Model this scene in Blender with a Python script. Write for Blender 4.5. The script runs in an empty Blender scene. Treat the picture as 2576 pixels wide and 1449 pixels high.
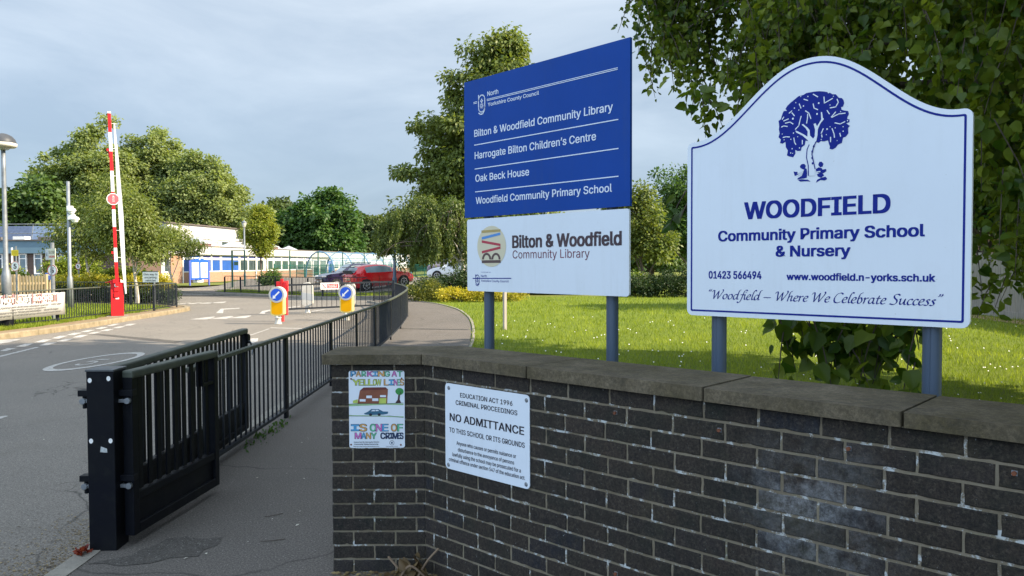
import bpy, bmesh, math, random
import numpy as np
from mathutils import Vector, Matrix
from mathutils.geometry import tessellate_polygon
R = math.radians
random.seed(7)
rng = np.random.default_rng(7)
S = bpy.context.scene
COL = S.collection

# ------------------------------------------------------------------ camera, sky, sun, exposure
CAM = Vector((0, 0, 1.65)); PITCH = math.atan(60.5 / 1945); ROLL = 0.0035; FD = 1945.0
FWD = Vector((0, math.cos(PITCH), -math.sin(PITCH)))
RIGHT = Vector((math.cos(ROLL), 0, -math.sin(ROLL)))
RIGHT = (RIGHT - FWD * RIGHT.dot(FWD)).normalized()
UP = RIGHT.cross(FWD)
cam = bpy.data.cameras.new('camera'); cam.lens = 36 * 2900 / 3840; cam.sensor_width = 36
cam.clip_start = 0.05; cam.clip_end = 4000
cam_ob = bpy.data.objects.new('camera', cam); COL.objects.link(cam_ob)
M4 = Matrix.Identity(4)
for i in range(3):
    M4[i][0] = RIGHT[i]; M4[i][1] = UP[i]; M4[i][2] = -FWD[i]; M4[i][3] = CAM[i]
cam_ob.matrix_world = M4
S.camera = cam_ob

SUN_EL, SUN_AZ = R(34), R(100)            # azimuth from +Y towards +X
SUND = Vector((math.sin(SUN_AZ) * math.cos(SUN_EL), math.cos(SUN_AZ) * math.cos(SUN_EL), math.sin(SUN_EL)))
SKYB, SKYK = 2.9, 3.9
W = bpy.data.worlds.new('World'); S.world = W; W.use_nodes = True
nt = W.node_tree; N = nt.nodes; L = nt.links; N.clear()
out = N.new('ShaderNodeOutputWorld'); bg = N.new('ShaderNodeBackground'); sky = N.new('ShaderNodeTexSky')
sky.sky_type = 'NISHITA'; sky.sun_disc = False; sky.sun_elevation = SUN_EL; sky.sun_rotation = SUN_AZ
sky.air_density = 1.0; sky.dust_density = 1.5; sky.ozone_density = 1.5
tc = N.new('ShaderNodeTexCoord'); mp = N.new('ShaderNodeMapping')
mp.inputs['Scale'].default_value = (1.0, 0.8, 3.8); mp.inputs['Rotation'].default_value = (0.12, 0.1, 0.5)
n1 = N.new('ShaderNodeTexNoise'); n1.inputs['Scale'].default_value = 2.1; n1.inputs['Detail'].default_value = 9; n1.inputs['Roughness'].default_value = 0.56
n1.inputs['Distortion'].default_value = 0.6
L.new(tc.outputs['Generated'], mp.inputs['Vector']); L.new(mp.outputs['Vector'], n1.inputs['Vector'])
def wramp(a, b, c0, c1, src):
    r = N.new('ShaderNodeValToRGB'); r.color_ramp.elements[0].position = a; r.color_ramp.elements[1].position = b
    r.color_ramp.elements[0].color = c0 + (1,); r.color_ramp.elements[1].color = c1 + (1,); L.new(src, r.inputs['Fac']); return r.outputs['Color']
def wmix(mode, fac, a, b):
    m = N.new('ShaderNodeMixRGB'); m.blend_type = mode
    for i, v in ((0, fac), (1, a), (2, b)):
        if isinstance(v, (int, float)): m.inputs[i].default_value = v
        elif isinstance(v, tuple): m.inputs[i].default_value = v + (1,)
        else: L.new(v, m.inputs[i])
    return m.outputs['Color']
sep = N.new('ShaderNodeSeparateXYZ'); L.new(tc.outputs['Generated'], sep.inputs[0])
veil = wmix('MIX', wramp(0.0, 0.4, (0, 0, 0), (1, 1, 1), sep.outputs['Z']), (0.225, 0.345, 0.52), (0.75, 0.86, 0.97))     # thin high cloud, bluer low down
wisps = wmix('MIX', wramp(0.4, 0.68, (0, 0, 0), (1, 1, 1), n1.outputs['Fac']), veil, wmix('MULTIPLY', 1.0, veil, (1.5, 1.4, 1.3)))
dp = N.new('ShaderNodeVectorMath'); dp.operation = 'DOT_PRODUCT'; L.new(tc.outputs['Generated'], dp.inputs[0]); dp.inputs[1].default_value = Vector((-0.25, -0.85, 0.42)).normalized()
near = wramp(0.15, 1.0, (1, 1, 1), (SKYB * .84, SKYB * .92, SKYB * 1.03), dp.outputs['Value'])        # unseen brightening added to the sky behind the camera, lifts the shaded faces
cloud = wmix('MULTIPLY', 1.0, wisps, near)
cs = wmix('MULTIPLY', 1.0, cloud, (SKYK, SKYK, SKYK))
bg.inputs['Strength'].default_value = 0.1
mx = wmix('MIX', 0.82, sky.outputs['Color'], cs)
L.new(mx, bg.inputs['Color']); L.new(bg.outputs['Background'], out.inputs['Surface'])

sl = bpy.data.lights.new('sun', 'SUN'); sl.energy = 5.0; sl.angle = R(0.5); sl.color = (1.0, 0.86, 0.66)
so = bpy.data.objects.new('sun', sl); COL.objects.link(so); so.location = (30, -8, 30)
so.rotation_euler = SUND.to_track_quat('Z', 'Y').to_euler()
S.view_settings.view_transform = 'Standard'; S.view_settings.look = 'None'
S.view_settings.exposure = 1.27; S.view_settings.gamma = 1.0; S.view_settings.use_curve_mapping = False
S.cycles.max_bounces = 6; S.cycles.transparent_max_bounces = 8

# ------------------------------------------------------------------ helpers
def G(x, y, z=0.0):
    """world point on the plane of height z seen at (x, y) of the 2576 px wide photograph"""
    d = FWD + RIGHT * ((x - 1288) / FD) + UP * ((724.5 - y) / FD)
    t = (z - CAM.z) / d.z
    return CAM + d * t
def P(x, y, Y):
    d = FWD + RIGHT * ((x - 1288) / FD) + UP * ((724.5 - y) / FD)
    return CAM + d * (Y / d.y)
def zm(ox, oy, s):
    k = 2576 / 3840
    return lambda x, y: ((ox + x / s) * k, (oy + y / s) * k)
def cr(pts, n=6, closed=False):
    """Catmull-Rom through the points"""
    p = [Vector(q) for q in pts]; m = len(p); o = []
    for i in range(m if closed else m - 1):
        a, b, c, d = (p[(i - 1) % m] if closed or i > 0 else p[0]), p[i], p[(i + 1) % m], (p[(i + 2) % m] if closed or i + 2 < m else p[-1])
        for k in range(n):
            t = k / n
            o.append(0.5 * ((2 * b) + (c - a) * t + (2 * a - 5 * b + 4 * c - d) * t * t + (3 * b - a - 3 * c + d) * t ** 3))
    if not closed: o.append(p[-1])
    return o

def new_obj(name, me, parent=None):
    o = bpy.data.objects.new(name, me); COL.objects.link(o)
    if parent is not None: o.parent = parent
    return o
def tag(o, label=None, cat=None, group=None, kind=None):
    if label: o['label'] = label
    if cat: o['category'] = cat
    if group: o['group'] = group
    if kind: o['kind'] = kind
    return o
def thing(name, label, cat, loc=(0, 0, 0), rz=0.0, group=None):
    o = bpy.data.objects.new(name, None); COL.objects.link(o)
    o.empty_display_size = 0.2; o.location = loc; o.rotation_euler = (0, 0, rz)
    return tag(o, label, cat, group)
def dup(root, loc=None, rz=None, label=None):
    r = root.copy(); COL.objects.link(r)
    if loc is not None: r.location = loc
    if rz is not None: r.rotation_euler = (0, 0, rz)
    if label: r['label'] = label
    for ch in list(root.children):
        c = ch.copy(); COL.objects.link(c); c.parent = r
        for g in list(ch.children):
            d = g.copy(); COL.objects.link(d); d.parent = c
    return r

class MB:
    def __init__(s): s.v = []; s.f = []; s.m = []
    def add(s, vs, fs, m=0):
        b = len(s.v); s.v += [tuple(q) for q in vs]
        for f in fs: s.f.append([b + i for i in f]); s.m.append(m)
        return s
    def box(s, c, d, m=0, rz=0.0, ax=None):
        cx, cy, cz = c; x, y, z = d[0] / 2, d[1] / 2, d[2] / 2
        vs = [Vector((i * x, j * y, k * z)) for i in (-1, 1) for j in (-1, 1) for k in (-1, 1)]
        if rz: q = Matrix.Rotation(rz, 3, 'Z'); vs = [q @ v for v in vs]
        if ax: q = Matrix.Rotation(ax[0], 3, ax[1]); vs = [q @ v for v in vs]
        vs = [v + Vector(c) for v in vs]
        return s.add(vs, [(0, 1, 3, 2), (4, 6, 7, 5), (0, 4, 5, 1), (2, 3, 7, 6), (0, 2, 6, 4), (1, 5, 7, 3)], m)
    def beam(s, a, b, w, h, m=0, up=(0, 0, 1)):
        a = Vector(a); b = Vector(b); d = (b - a).normalized(); u = Vector(up)
        if abs(d.dot(u)) > 0.98: u = Vector((0, 1, 0))
        x = d.cross(u).normalized() * (w / 2); z = x.cross(d).normalized() * (h / 2)
        vs = [a - x - z, a + x - z, a + x + z, a - x + z, b - x - z, b + x - z, b + x + z, b - x + z]
        return s.add(vs, [(0, 1, 2, 3), (4, 7, 6, 5), (0, 4, 5, 1), (1, 5, 6, 2), (2, 6, 7, 3), (3, 7, 4, 0)], m)
    def tube(s, pts, rad, n=8, m=0, cap=True):
        p = [Vector(q) for q in pts]; k = len(p)
        if not hasattr(rad, '__len__'): rad = [rad] * k
        b = len(s.v); u = None
        for i in range(k):
            d = (p[min(i + 1, k - 1)] - p[max(i - 1, 0)]).normalized()
            if u is None:
                u = Vector((1, 0, 0)) if abs(d.x) < 0.9 else Vector((0, 1, 0))
            u = (u - d * u.dot(d)).normalized(); w = d.cross(u)
            for j in range(n):
                a = 2 * math.pi * j / n
                s.v.append(tuple(p[i] + (u * math.cos(a) + w * math.sin(a)) * rad[i]))
        for i in range(k - 1):
            for j in range(n):
                s.f.append([b + i * n + j, b + i * n + (j + 1) % n, b + (i + 1) * n + (j + 1) % n, b + (i + 1) * n + j]); s.m.append(m)
        if cap:
            s.f.append([b + j for j in range(n)][::-1]); s.m.append(m)
            s.f.append([b + (k - 1) * n + j for j in range(n)]); s.m.append(m)
        return s
    def lathe(s, prof, c=(0, 0, 0), n=20, m=0):
        b = len(s.v); k = len(prof)
        for r, z in prof:
            for j in range(n):
                a = 2 * math.pi * j / n
                s.v.append((c[0] + r * math.cos(a), c[1] + r * math.sin(a), c[2] + z))
        for i in range(k - 1):
            for j in range(n):
                s.f.append([b + i * n + j, b + i * n + (j + 1) % n, b + (i + 1) * n + (j + 1) % n, b + (i + 1) * n + j]); s.m.append(m)
        s.f.append([b + j for j in range(n)][::-1]); s.m.append(m)
        s.f.append([b + (k - 1) * n + j for j in range(n)]); s.m.append(m)
        return s
    def flat(s, pts, y=0.0, m=0):
        """filled polygon (x, z) facing -y at depth y"""
        pts = [(float(a), float(b)) for a, b in pts]
        ar = sum(pts[i][0] * pts[(i + 1) % len(pts)][1] - pts[(i + 1) % len(pts)][0] * pts[i][1] for i in range(len(pts)))
        if ar < 0: pts = pts[::-1]
        tr = tessellate_polygon([[Vector((a, b, 0)) for a, b in pts]])
        vs = [(a, y, b) for a, b in pts]; fs = []
        for t in tr:
            a, b, c = (Vector(vs[i]) for i in t)
            fs.append(tuple(t) if (b - a).cross(c - a).y < 0 else tuple(t)[::-1])
        return s.add(vs, fs, m)
    def prism(s, pts, y0, y1, m=0, ms=None):
        """outline (x, z) extruded from y0 (front) to y1"""
        pts = [(float(a), float(b)) for a, b in pts]
        ar = sum(pts[i][0] * pts[(i + 1) % len(pts)][1] - pts[(i + 1) % len(pts)][0] * pts[i][1] for i in range(len(pts)))
        if ar < 0: pts = pts[::-1]
        n = len(pts); tr = tessellate_polygon([[Vector((a, b, 0)) for a, b in pts]])
        vs = [(a, y0, b) for a, b in pts] + [(a, y1, b) for a, b in pts]; fs = []
        for t in tr:
            a, b, c = (Vector(vs[i]) for i in t)
            t = tuple(t) if (b - a).cross(c - a).y < 0 else tuple(t)[::-1]
            fs += [t, tuple(i + n for i in t[::-1])]
        s.add(vs, fs, m)
        b = len(s.v) - 2 * n
        for i in range(n):
            j = (i + 1) % n
            s.f.append([b + i, b + i + n, b + j + n, b + j]); s.m.append(m if ms is None else ms)
        return s
    def ground(s, pts, z, m=0):
        pts = [(float(p[0]), float(p[1])) for p in pts]
        tr = tessellate_polygon([[Vector((a, b, 0)) for a, b in pts]])
        vs = [(a, b, z) for a, b in pts]; fs = []
        for t in tr:
            a, b, c = (Vector(vs[i]) for i in t)
            fs.append(tuple(t) if (b - a).cross(c - a).z > 0 else tuple(t)[::-1])
        return s.add(vs, fs, m)
    def slab(s, pts, z0, z1, m=0, ms=None):
        s.ground(pts, z1, m); n = len(pts); b = len(s.v)
        ar = sum(pts[i][0] * pts[(i + 1) % n][1] - pts[(i + 1) % n][0] * pts[i][1] for i in range(n))
        q = list(pts) if ar > 0 else list(pts)[::-1]
        s.v += [(p[0], p[1], z0) for p in q] + [(p[0], p[1], z1) for p in q]
        for i in range(n):
            j = (i + 1) % n
            s.f.append([b + i, b + j, b + n + j, b + n + i]); s.m.append(m if ms is None else ms)
        return s
    def line(s, pts, w, y, m=0):
        """constant-width stroke in the (x, z) plane"""
        p = [Vector((a[0], a[1])) for a in pts]
        for i in range(len(p) - 1):
            d = (p[i + 1] - p[i])
            if d.length < 1e-9: continue
            e = d.normalized(); nn = Vector((-e.y, e.x)) * w / 2; e = e * w * 0.3
            q = [p[i] - nn - e, p[i + 1] - nn + e, p[i + 1] + nn + e, p[i] + nn - e]
            s.add([(a.x, y, a.y) for a in q], [(0, 1, 2, 3)], m)
        return s
    def disc(s, c, rx, rz, y, m=0, n=24):
        return s.flat([(c[0] + rx * math.cos(2 * math.pi * i / n), c[1] + rz * math.sin(2 * math.pi * i / n)) for i in range(n)], y, m)
    def ring(s, c, r0, r1, y, m=0, n=28, sx=1.0):
        for i in range(n):
            a, b = 2 * math.pi * i / n, 2 * math.pi * (i + 1) / n
            q = [(c[0] + r * sx * math.cos(t), y, c[1] + r * math.sin(t)) for r, t in ((r0, a), (r1, a), (r1, b), (r0, b))]
            s.add(q, [(0, 1, 2, 3)], m)
        return s
    def build(s, name, mats, parent=None, smooth=False, bevel=0.0, seg=2):
        me = bpy.data.meshes.new(name); me.from_pydata(s.v, [], s.f)
        if not isinstance(mats, (list, tuple)): mats = [mats]
        for q in mats: me.materials.append(q)
        me.polygons.foreach_set('material_index', s.m)
        if smooth: me.polygons.foreach_set('use_smooth', [True] * len(s.f))
        me.update(); o = new_obj(name, me, parent)
        if bevel:
            bv = o.modifiers.new('bevel', 'BEVEL'); bv.width = bevel; bv.segments = seg; bv.limit_method = 'ANGLE'; bv.angle_limit = R(40)
        return o

# ------------------------------------------------------------------ materials
MATS = {}
def nm(nt, t, **kw):
    n = nt.nodes.new(t)
    for k, v in kw.items(): setattr(n, k, v)
    return n
def base_mat(name):
    m = bpy.data.materials.new(name); m.use_nodes = True
    return m, m.node_tree, m.node_tree.nodes['Principled BSDF']
def noise(nt, scale, detail=4, rough=0.55, vec=None, stretch=None):
    n = nm(nt, 'ShaderNodeTexNoise'); n.inputs['Scale'].default_value = scale; n.inputs['Detail'].default_value = detail; n.inputs['Roughness'].default_value = rough
    t = nm(nt, 'ShaderNodeTexCoord')
    v = t.outputs['Object'] if vec is None else vec
    if stretch:
        mpn = nm(nt, 'ShaderNodeMapping'); mpn.inputs['Scale'].default_value = stretch
        nt.links.new(v, mpn.inputs['Vector']); v = mpn.outputs['Vector']
    nt.links.new(v, n.inputs['Vector'])
    return n.outputs['Fac']
def ramp(nt, fac, a, b, c0=(0, 0, 0, 1), c1=(1, 1, 1, 1)):
    r = nm(nt, 'ShaderNodeValToRGB'); r.color_ramp.elements[0].position = a; r.color_ramp.elements[1].position = b
    r.color_ramp.elements[0].color = c0; r.color_ramp.elements[1].color = c1
    nt.links.new(fac, r.inputs['Fac']); return r.outputs['Color']
def mix(nt, fac, a, b, mode='MIX'):
    m = nm(nt, 'ShaderNodeMixRGB', blend_type=mode)
    for i, v in ((0, fac), (1, a), (2, b)):
        if isinstance(v, (int, float)): m.inputs[i].default_value = v
        elif isinstance(v, tuple): m.inputs[i].default_value = v if len(v) == 4 else v + (1,)
        else: nt.links.new(v, m.inputs[i])
    return m.outputs['Color']
def bump(nt, bs, h, strength, dist=0.01):
    b = nm(nt, 'ShaderNodeBump'); b.inputs['Strength'].default_value = strength; b.inputs['Distance'].default_value = dist
    nt.links.new(h, b.inputs['Height']); nt.links.new(b.outputs['Normal'], bs.inputs['Normal'])
def mat(name, col, rough=0.6, var=0.12, scale=6.0, metal=0.0, bmp=0.0, bscale=60.0, spec=0.5, col2=None, stretch=None, coat=0.0, dirt=0.0, dirtcol=(0.12, 0.1, 0.07)):
    """painted / plain surface with procedural variation"""
    if name in MATS: return MATS[name]
    m, nt, bs = base_mat(name)
    a = col; b = col2 if col2 else tuple(c * (1 - var) for c in col)
    f = ramp(nt, noise(nt, scale, 6, 0.6, stretch=stretch), 0.35, 0.68)
    c = mix(nt, f, a, b)
    if dirt:
        c = mix(nt, ramp(nt, noise(nt, scale * 2.7, 8, 0.7), 0.52, 0.8, (0, 0, 0, 1), (dirt, dirt, dirt, 1)), c, dirtcol)
    nt.links.new(c, bs.inputs['Base Color'])
    rr = ramp(nt, noise(nt, scale * 1.7, 4), 0.2, 0.8, (rough * 0.85,) * 3 + (1,), (min(1, rough * 1.15),) * 3 + (1,))
    nt.links.new(rr, bs.inputs['Roughness'])
    bs.inputs['Metallic'].default_value = metal; bs.inputs['Specular IOR Level'].default_value = spec; bs.inputs['Coat Weight'].default_value = coat
    bs.inputs['Coat Roughness'].default_value = 0.08
    if bmp: bump(nt, bs, noise(nt, bscale, 6, 0.7), bmp, 0.01)
    MATS[name] = m; return m
def glass_mat(name, col, rough=0.05):
    if name in MATS: return MATS[name]
    m, nt, bs = base_mat(name)
    c = mix(nt, ramp(nt, noise(nt, 0.9, 3), 0.35, 0.65), col, tuple(q * 0.55 for q in col))
    nt.links.new(c, bs.inputs['Base Color']); bs.inputs['Roughness'].default_value = rough; bs.inputs['Specular IOR Level'].default_value = 0.8
    MATS[name] = m; return m
def clear_mat(name, col, alpha=0.35):
    if name in MATS: return MATS[name]
    m, nt, bs = base_mat(name)
    c = mix(nt, noise(nt, 2, 3), col, tuple(q * 0.8 for q in col))
    nt.links.new(c, bs.inputs['Base Color']); bs.inputs['Roughness'].default_value = 0.15; bs.inputs['Alpha'].default_value = alpha
    MATS[name] = m; return m
def leaf_mat(name, c0, c1, trans=0.35, rough=0.5, spec=0.35):
    """foliage: tint attribute runs from c0 to c1 (leaf to leaf hue)"""
    if name in MATS: return MATS[name]
    m, nt, bs = base_mat(name)
    at = nm(nt, 'ShaderNodeAttribute', attribute_name='tint')
    c = mix(nt, at.outputs['Fac'], c0, c1)
    c = mix(nt, ramp(nt, noise(nt, 0.8, 3), 0.35, 0.7, (0, 0, 0, 1), (0.4, 0.4, 0.4, 1)), c, tuple(q * 0.7 for q in c0))
    nt.links.new(c, bs.inputs['Base Color']); bs.inputs['Roughness'].default_value = rough; bs.inputs['Specular IOR Level'].default_value = spec
    tr = nm(nt, 'ShaderNodeBsdfTranslucent'); c2 = mix(nt, 1.0, c, (1.35, 1.35, 0.5), 'MULTIPLY'); nt.links.new(c2, tr.inputs['Color'])
    mx = nm(nt, 'ShaderNodeMixShader'); mx.inputs[0].default_value = trans
    nt.links.new(bs.outputs[0], mx.inputs[1]); nt.links.new(tr.outputs[0], mx.inputs[2])
    nt.links.new(mx.outputs[0], nt.nodes['Material Output'].inputs['Surface'])
    MATS[name] = m; return m

def asphalt(name, c0, c1, worn=0.35, stain=(0.09, 0.075, 0.05)):
    m, nt, bs = base_mat(name)
    big = ramp(nt, noise(nt, 0.35, 6, 0.65), 0.36, 0.66)
    c = mix(nt, big, c0, c1)
    fine = ramp(nt, noise(nt, 85, 4, 0.85), 0.4, 0.62)
    c = mix(nt, fine, tuple(q * 0.42 for q in c0), c)
    sp = ramp(nt, noise(nt, 95, 2, 0.6), 0.63, 0.72, (0, 0, 0, 1), (0.75, 0.75, 0.75, 1))
    c = mix(nt, sp, c, (0.42, 0.4, 0.37))
    st = ramp(nt, noise(nt, 1.3, 8, 0.72), 0.55, 0.78, (0, 0, 0, 1), (worn,) * 3 + (1,))
    c = mix(nt, st, c, stain)
    t = nm(nt, 'ShaderNodeTexCoord'); dn = nm(nt, 'ShaderNodeTexNoise'); dn.inputs['Scale'].default_value = 2.5; dn.inputs['Detail'].default_value = 6; nt.links.new(t.outputs['Object'], dn.inputs['Vector'])
    av = mix(nt, 0.22, t.outputs['Object'], dn.outputs['Color']); vo = nm(nt, 'ShaderNodeTexVoronoi', feature='DISTANCE_TO_EDGE'); vo.inputs['Scale'].default_value = 0.75; nt.links.new(av, vo.inputs['Vector'])
    crk = mix(nt, 1.0, ramp(nt, vo.outputs['Distance'], 0.002, 0.006, (1, 1, 1, 1), (0, 0, 0, 1)), ramp(nt, noise(nt, 0.6, 3), 0.48, 0.56), 'MULTIPLY')
    c = mix(nt, mix(nt, 1.0, crk, (0.7, 0.7, 0.7), 'MULTIPLY'), c, (0.03, 0.028, 0.025))
    nt.links.new(c, bs.inputs['Base Color']); bs.inputs['Roughness'].default_value = 0.85; bs.inputs['Specular IOR Level'].default_value = 0.3
    bump(nt, bs, noise(nt, 120, 5, 0.8), 0.5, 0.006)
    return m
M_road = asphalt('road_asphalt', (0.235, 0.214, 0.186), (0.3, 0.27, 0.232))
M_path = asphalt('path_asphalt', (0.155, 0.14, 0.125), (0.2, 0.176, 0.156))
M_patch = asphalt('tar_patch_dark_strip', (0.1, 0.092, 0.082), (0.135, 0.122, 0.108))
def paint_mat():
    m, nt, bs = base_mat('road_paint')
    f = ramp(nt, noise(nt, 14, 8, 0.75), 0.38, 0.58, (0, 0, 0, 1), (0.9, 0.9, 0.9, 1))
    c = mix(nt, f, (0.56, 0.54, 0.5), (0.25, 0.235, 0.215))
    nt.links.new(c, bs.inputs['Base Color']); bs.inputs['Roughness'].default_value = 0.7
    return m
M_paint = paint_mat()
def grass_ground(name, c0, c1, c2):
    m, nt, bs = base_mat(name)
    c = mix(nt, ramp(nt, noise(nt, 0.5, 6, 0.6), 0.35, 0.68), c0, c1)
    c = mix(nt, ramp(nt, noise(nt, 9, 6, 0.7), 0.45, 0.75), c, c2)
    nt.links.new(c, bs.inputs['Base Color']); bs.inputs['Roughness'].default_value = 0.9; bs.inputs['Specular IOR Level'].default_value = 0.1
    bump(nt, bs, noise(nt, 40, 6, 0.8), 0.8, 0.03)
    return m
M_lawn = grass_ground('lawn_grass', (0.115, 0.16, 0.022), (0.16, 0.2, 0.03), (0.09, 0.13, 0.018))
M_field = grass_ground('field_grass', (0.12, 0.15, 0.03), (0.2, 0.2, 0.06), (0.1, 0.13, 0.025))
M_soil = mat('bare_soil', (0.24, 0.17, 0.09), 0.95, scale=9, col2=(0.17, 0.12, 0.07), bmp=0.6, bscale=40)
M_kerb = mat('kerb_concrete', (0.29, 0.23, 0.15), 0.9, scale=5, col2=(0.17, 0.14, 0.085), bmp=0.5, bscale=40, dirt=0.6, dirtcol=(0.14, 0.13, 0.05))
M_edge = mat('edging_concrete', (0.27, 0.25, 0.21), 0.9, scale=5, col2=(0.19, 0.175, 0.15), bmp=0.4, dirt=.5, dirtcol=(.08, .075, .05))
M_black = mat('black_gate_paint', (0.003, 0.004, 0.008), 0.5, scale=4, col2=(0.006, 0.007, 0.009), spec=0.14, bmp=0.05, dirt=0.3, dirtcol=(0.03, 0.033, 0.026))
M_rail = mat('dark_railing_paint', (0.013, 0.017, 0.026), 0.5, scale=4, col2=(0.023, 0.027, 0.03), spec=0.25, dirt=0.3, dirtcol=(0.045, 0.05, 0.04))
M_railtop = mat('weathered_top_rail', (0.05, 0.06, 0.05), 0.55, scale=6, col2=(0.09, 0.1, 0.075), spec=0.3)
M_galv = mat('galvanised_steel', (0.24, 0.26, 0.28), 0.5, scale=8, col2=(0.17, 0.185, 0.2), metal=0.5)
M_grey = mat('grey_post_paint', (0.055, 0.088, 0.14), 0.4, scale=3, col2=(0.075, 0.105, 0.15), stretch=(8, 8, 0.6), spec=0.5, metal=0.1)
M_white = mat('white_paint', (0.8, 0.8, 0.78), 0.5, scale=2, var=0.06)
M_board = mat('white_sign_face', (0.7, 0.77, 0.85), 0.24, scale=1.4, var=0.05, spec=0.55, dirt=0.12, dirtcol=(0.45, 0.46, 0.45))
def add_streaks(m, col, amt):
    nt = m.node_tree; bs = nt.nodes['Principled BSDF']; src = bs.inputs['Base Color'].links[0].from_socket
    k = mix(nt, 1.0, ramp(nt, noise(nt, 3.2, 6, 0.65, stretch=(6, 6, 0.55)), 0.5, 0.8, (0, 0, 0, 1), (amt,) * 3 + (1,)), ramp(nt, noise(nt, 1.7, 4), 0.4, 0.6), 'MULTIPLY')
    c = mix(nt, k, src, col); c = mix(nt, ramp(nt, noise(nt, 70, 3, 0.6), 0.7, 0.74, (0, 0, 0, 1), (.6, .6, .6, 1)), c, col); nt.links.new(c, bs.inputs['Base Color'])
add_streaks(M_board, (0.42, 0.45, 0.45), 0.2)
M_blue = mat('blue_sign_face', (0.009, 0.06, 0.31), 0.5, scale=1.5, var=0.12, spec=0.12)
add_streaks(M_blue, (0.03, 0.07, 0.2), 0.55)
M_navy = mat('navy_lettering', (0.008, 0.022, 0.24), 0.6, spec=0.15, var=0.05)
M_black_ink = mat('black_lettering', (0.012, 0.01, 0.02), 0.5, var=0.1)
M_letter = mat('pale_lettering', (0.66, 0.74, 0.86), 0.4, var=0.05)
M_brown_ink = mat('brown_lettering', (0.06, 0.035, 0.045), 0.45, col2=(0.022, 0.012, 0.024), scale=1.8)
M_maroon = mat('maroon_lettering', (0.2, 0.045, 0.08), 0.45, col2=(0.1, 0.03, 0.05), scale=2)
M_red = mat('red_paint', (0.6, 0.012, 0.016), 0.4, scale=3, col2=(0.5, 0.012, 0.016), spec=0.4)
M_redsoft = mat('faded_red_paint', (0.52, 0.03, 0.03), 0.5, scale=3, col2=(0.42, 0.03, 0.03))
M_yellow = mat('yellow_plastic', (0.85, 0.4, 0.0), 0.6, scale=3, col2=(0.78, 0.35, 0.0), spec=0.12)
M_signblue = mat('bright_sign_blue', (0.006, 0.085, 0.58), 0.4, var=0.06)
M_cream = mat('cream_white_plastic', (0.58, 0.56, 0.5), 0.5, scale=3, col2=(0.47, 0.45, 0.39))
M_wood = mat('pale_timber', (0.42, 0.33, 0.2), 0.8, scale=3, col2=(0.3, 0.23, 0.14), stretch=(9, 9, 0.7))
M_fwood = mat('silvered_fence_timber', (0.33, 0.31, 0.28), 0.85, scale=3, col2=(0.2, 0.185, 0.165), stretch=(9, 9, 0.6))
M_rust = mat('rusty_steel', (0.2, 0.06, 0.025), 0.8, scale=60, col2=(0.1, 0.04, 0.02))

# ------------------------------------------------------------------ lettering
import os
FONT = None
try: FONT = bpy.data.fonts.load(os.path.join(bpy.utils.system_resource('DATAFILES'), 'fonts', 'Inter.woff2'))
except Exception: FONT = None
def text_shape(s, bold=0.0, shear=0.0, res=3):
    cu = bpy.data.curves.new('lettering_curve', 'FONT'); cu.body = s; cu.size = 1
    if FONT: cu.font = FONT
    cu.shear = shear; cu.resolution_u = res
    cu.fill_mode = 'NONE'; cu.dimensions = '2D'
    o = bpy.data.objects.new('lettering_curve', cu); me = o.to_mesh()
    V = [v.co.copy() for v in me.vertices]; nb = {}
    for e in me.edges:
        i, j = e.vertices; nb.setdefault(i, []).append(j); nb.setdefault(j, []).append(i)
    o.to_mesh_clear(); bpy.data.objects.remove(o); bpy.data.curves.remove(cu)
    loops, seen = [], set()
    for s0 in sorted(nb):
        if s0 in seen: continue
        lp = [s0]; seen.add(s0); nx_ = next((q for q in nb[s0] if q == s0 + 1), nb[s0][0])
        while nx_ not in seen:
            lp.append(nx_); seen.add(nx_); c = [q for q in nb[nx_] if q not in seen]
            if not c: break
            nx_ = c[0]
        if len(lp) > 2: loops.append([V[i] for i in lp])
    area = lambda l: sum(l[i].x * l[(i + 1) % len(l)].y - l[(i + 1) % len(l)].x * l[i].y for i in range(len(l))) / 2
    def within(p, l):
        r = False
        for i in range(len(l)):
            a, b = l[i], l[(i + 1) % len(l)]
            if (a.y > p.y) != (b.y > p.y) and p.x < (b.x - a.x) * (p.y - a.y) / (b.y - a.y) + a.x: r = not r
        return r
    ars = [area(l) for l in loops]; sg = 1 if max(ars, key=abs) > 0 else -1
    verts, faces = [], []
    for l, ar in zip(loops, ars):
        if ar * sg < 0: continue
        holes = [h for h, ha in zip(loops, ars) if ha * sg < 0 and abs(ha) < abs(ar) and within(h[0], l)]
        base = len(verts); poly = [l] + holes
        for q in poly: verts += q
        faces += [tuple(base + i for i in t) for t in tessellate_polygon(poly)]
    return np.array([(v.x, v.y, 0.0) for v in verts]), faces
_cap = {}
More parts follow.
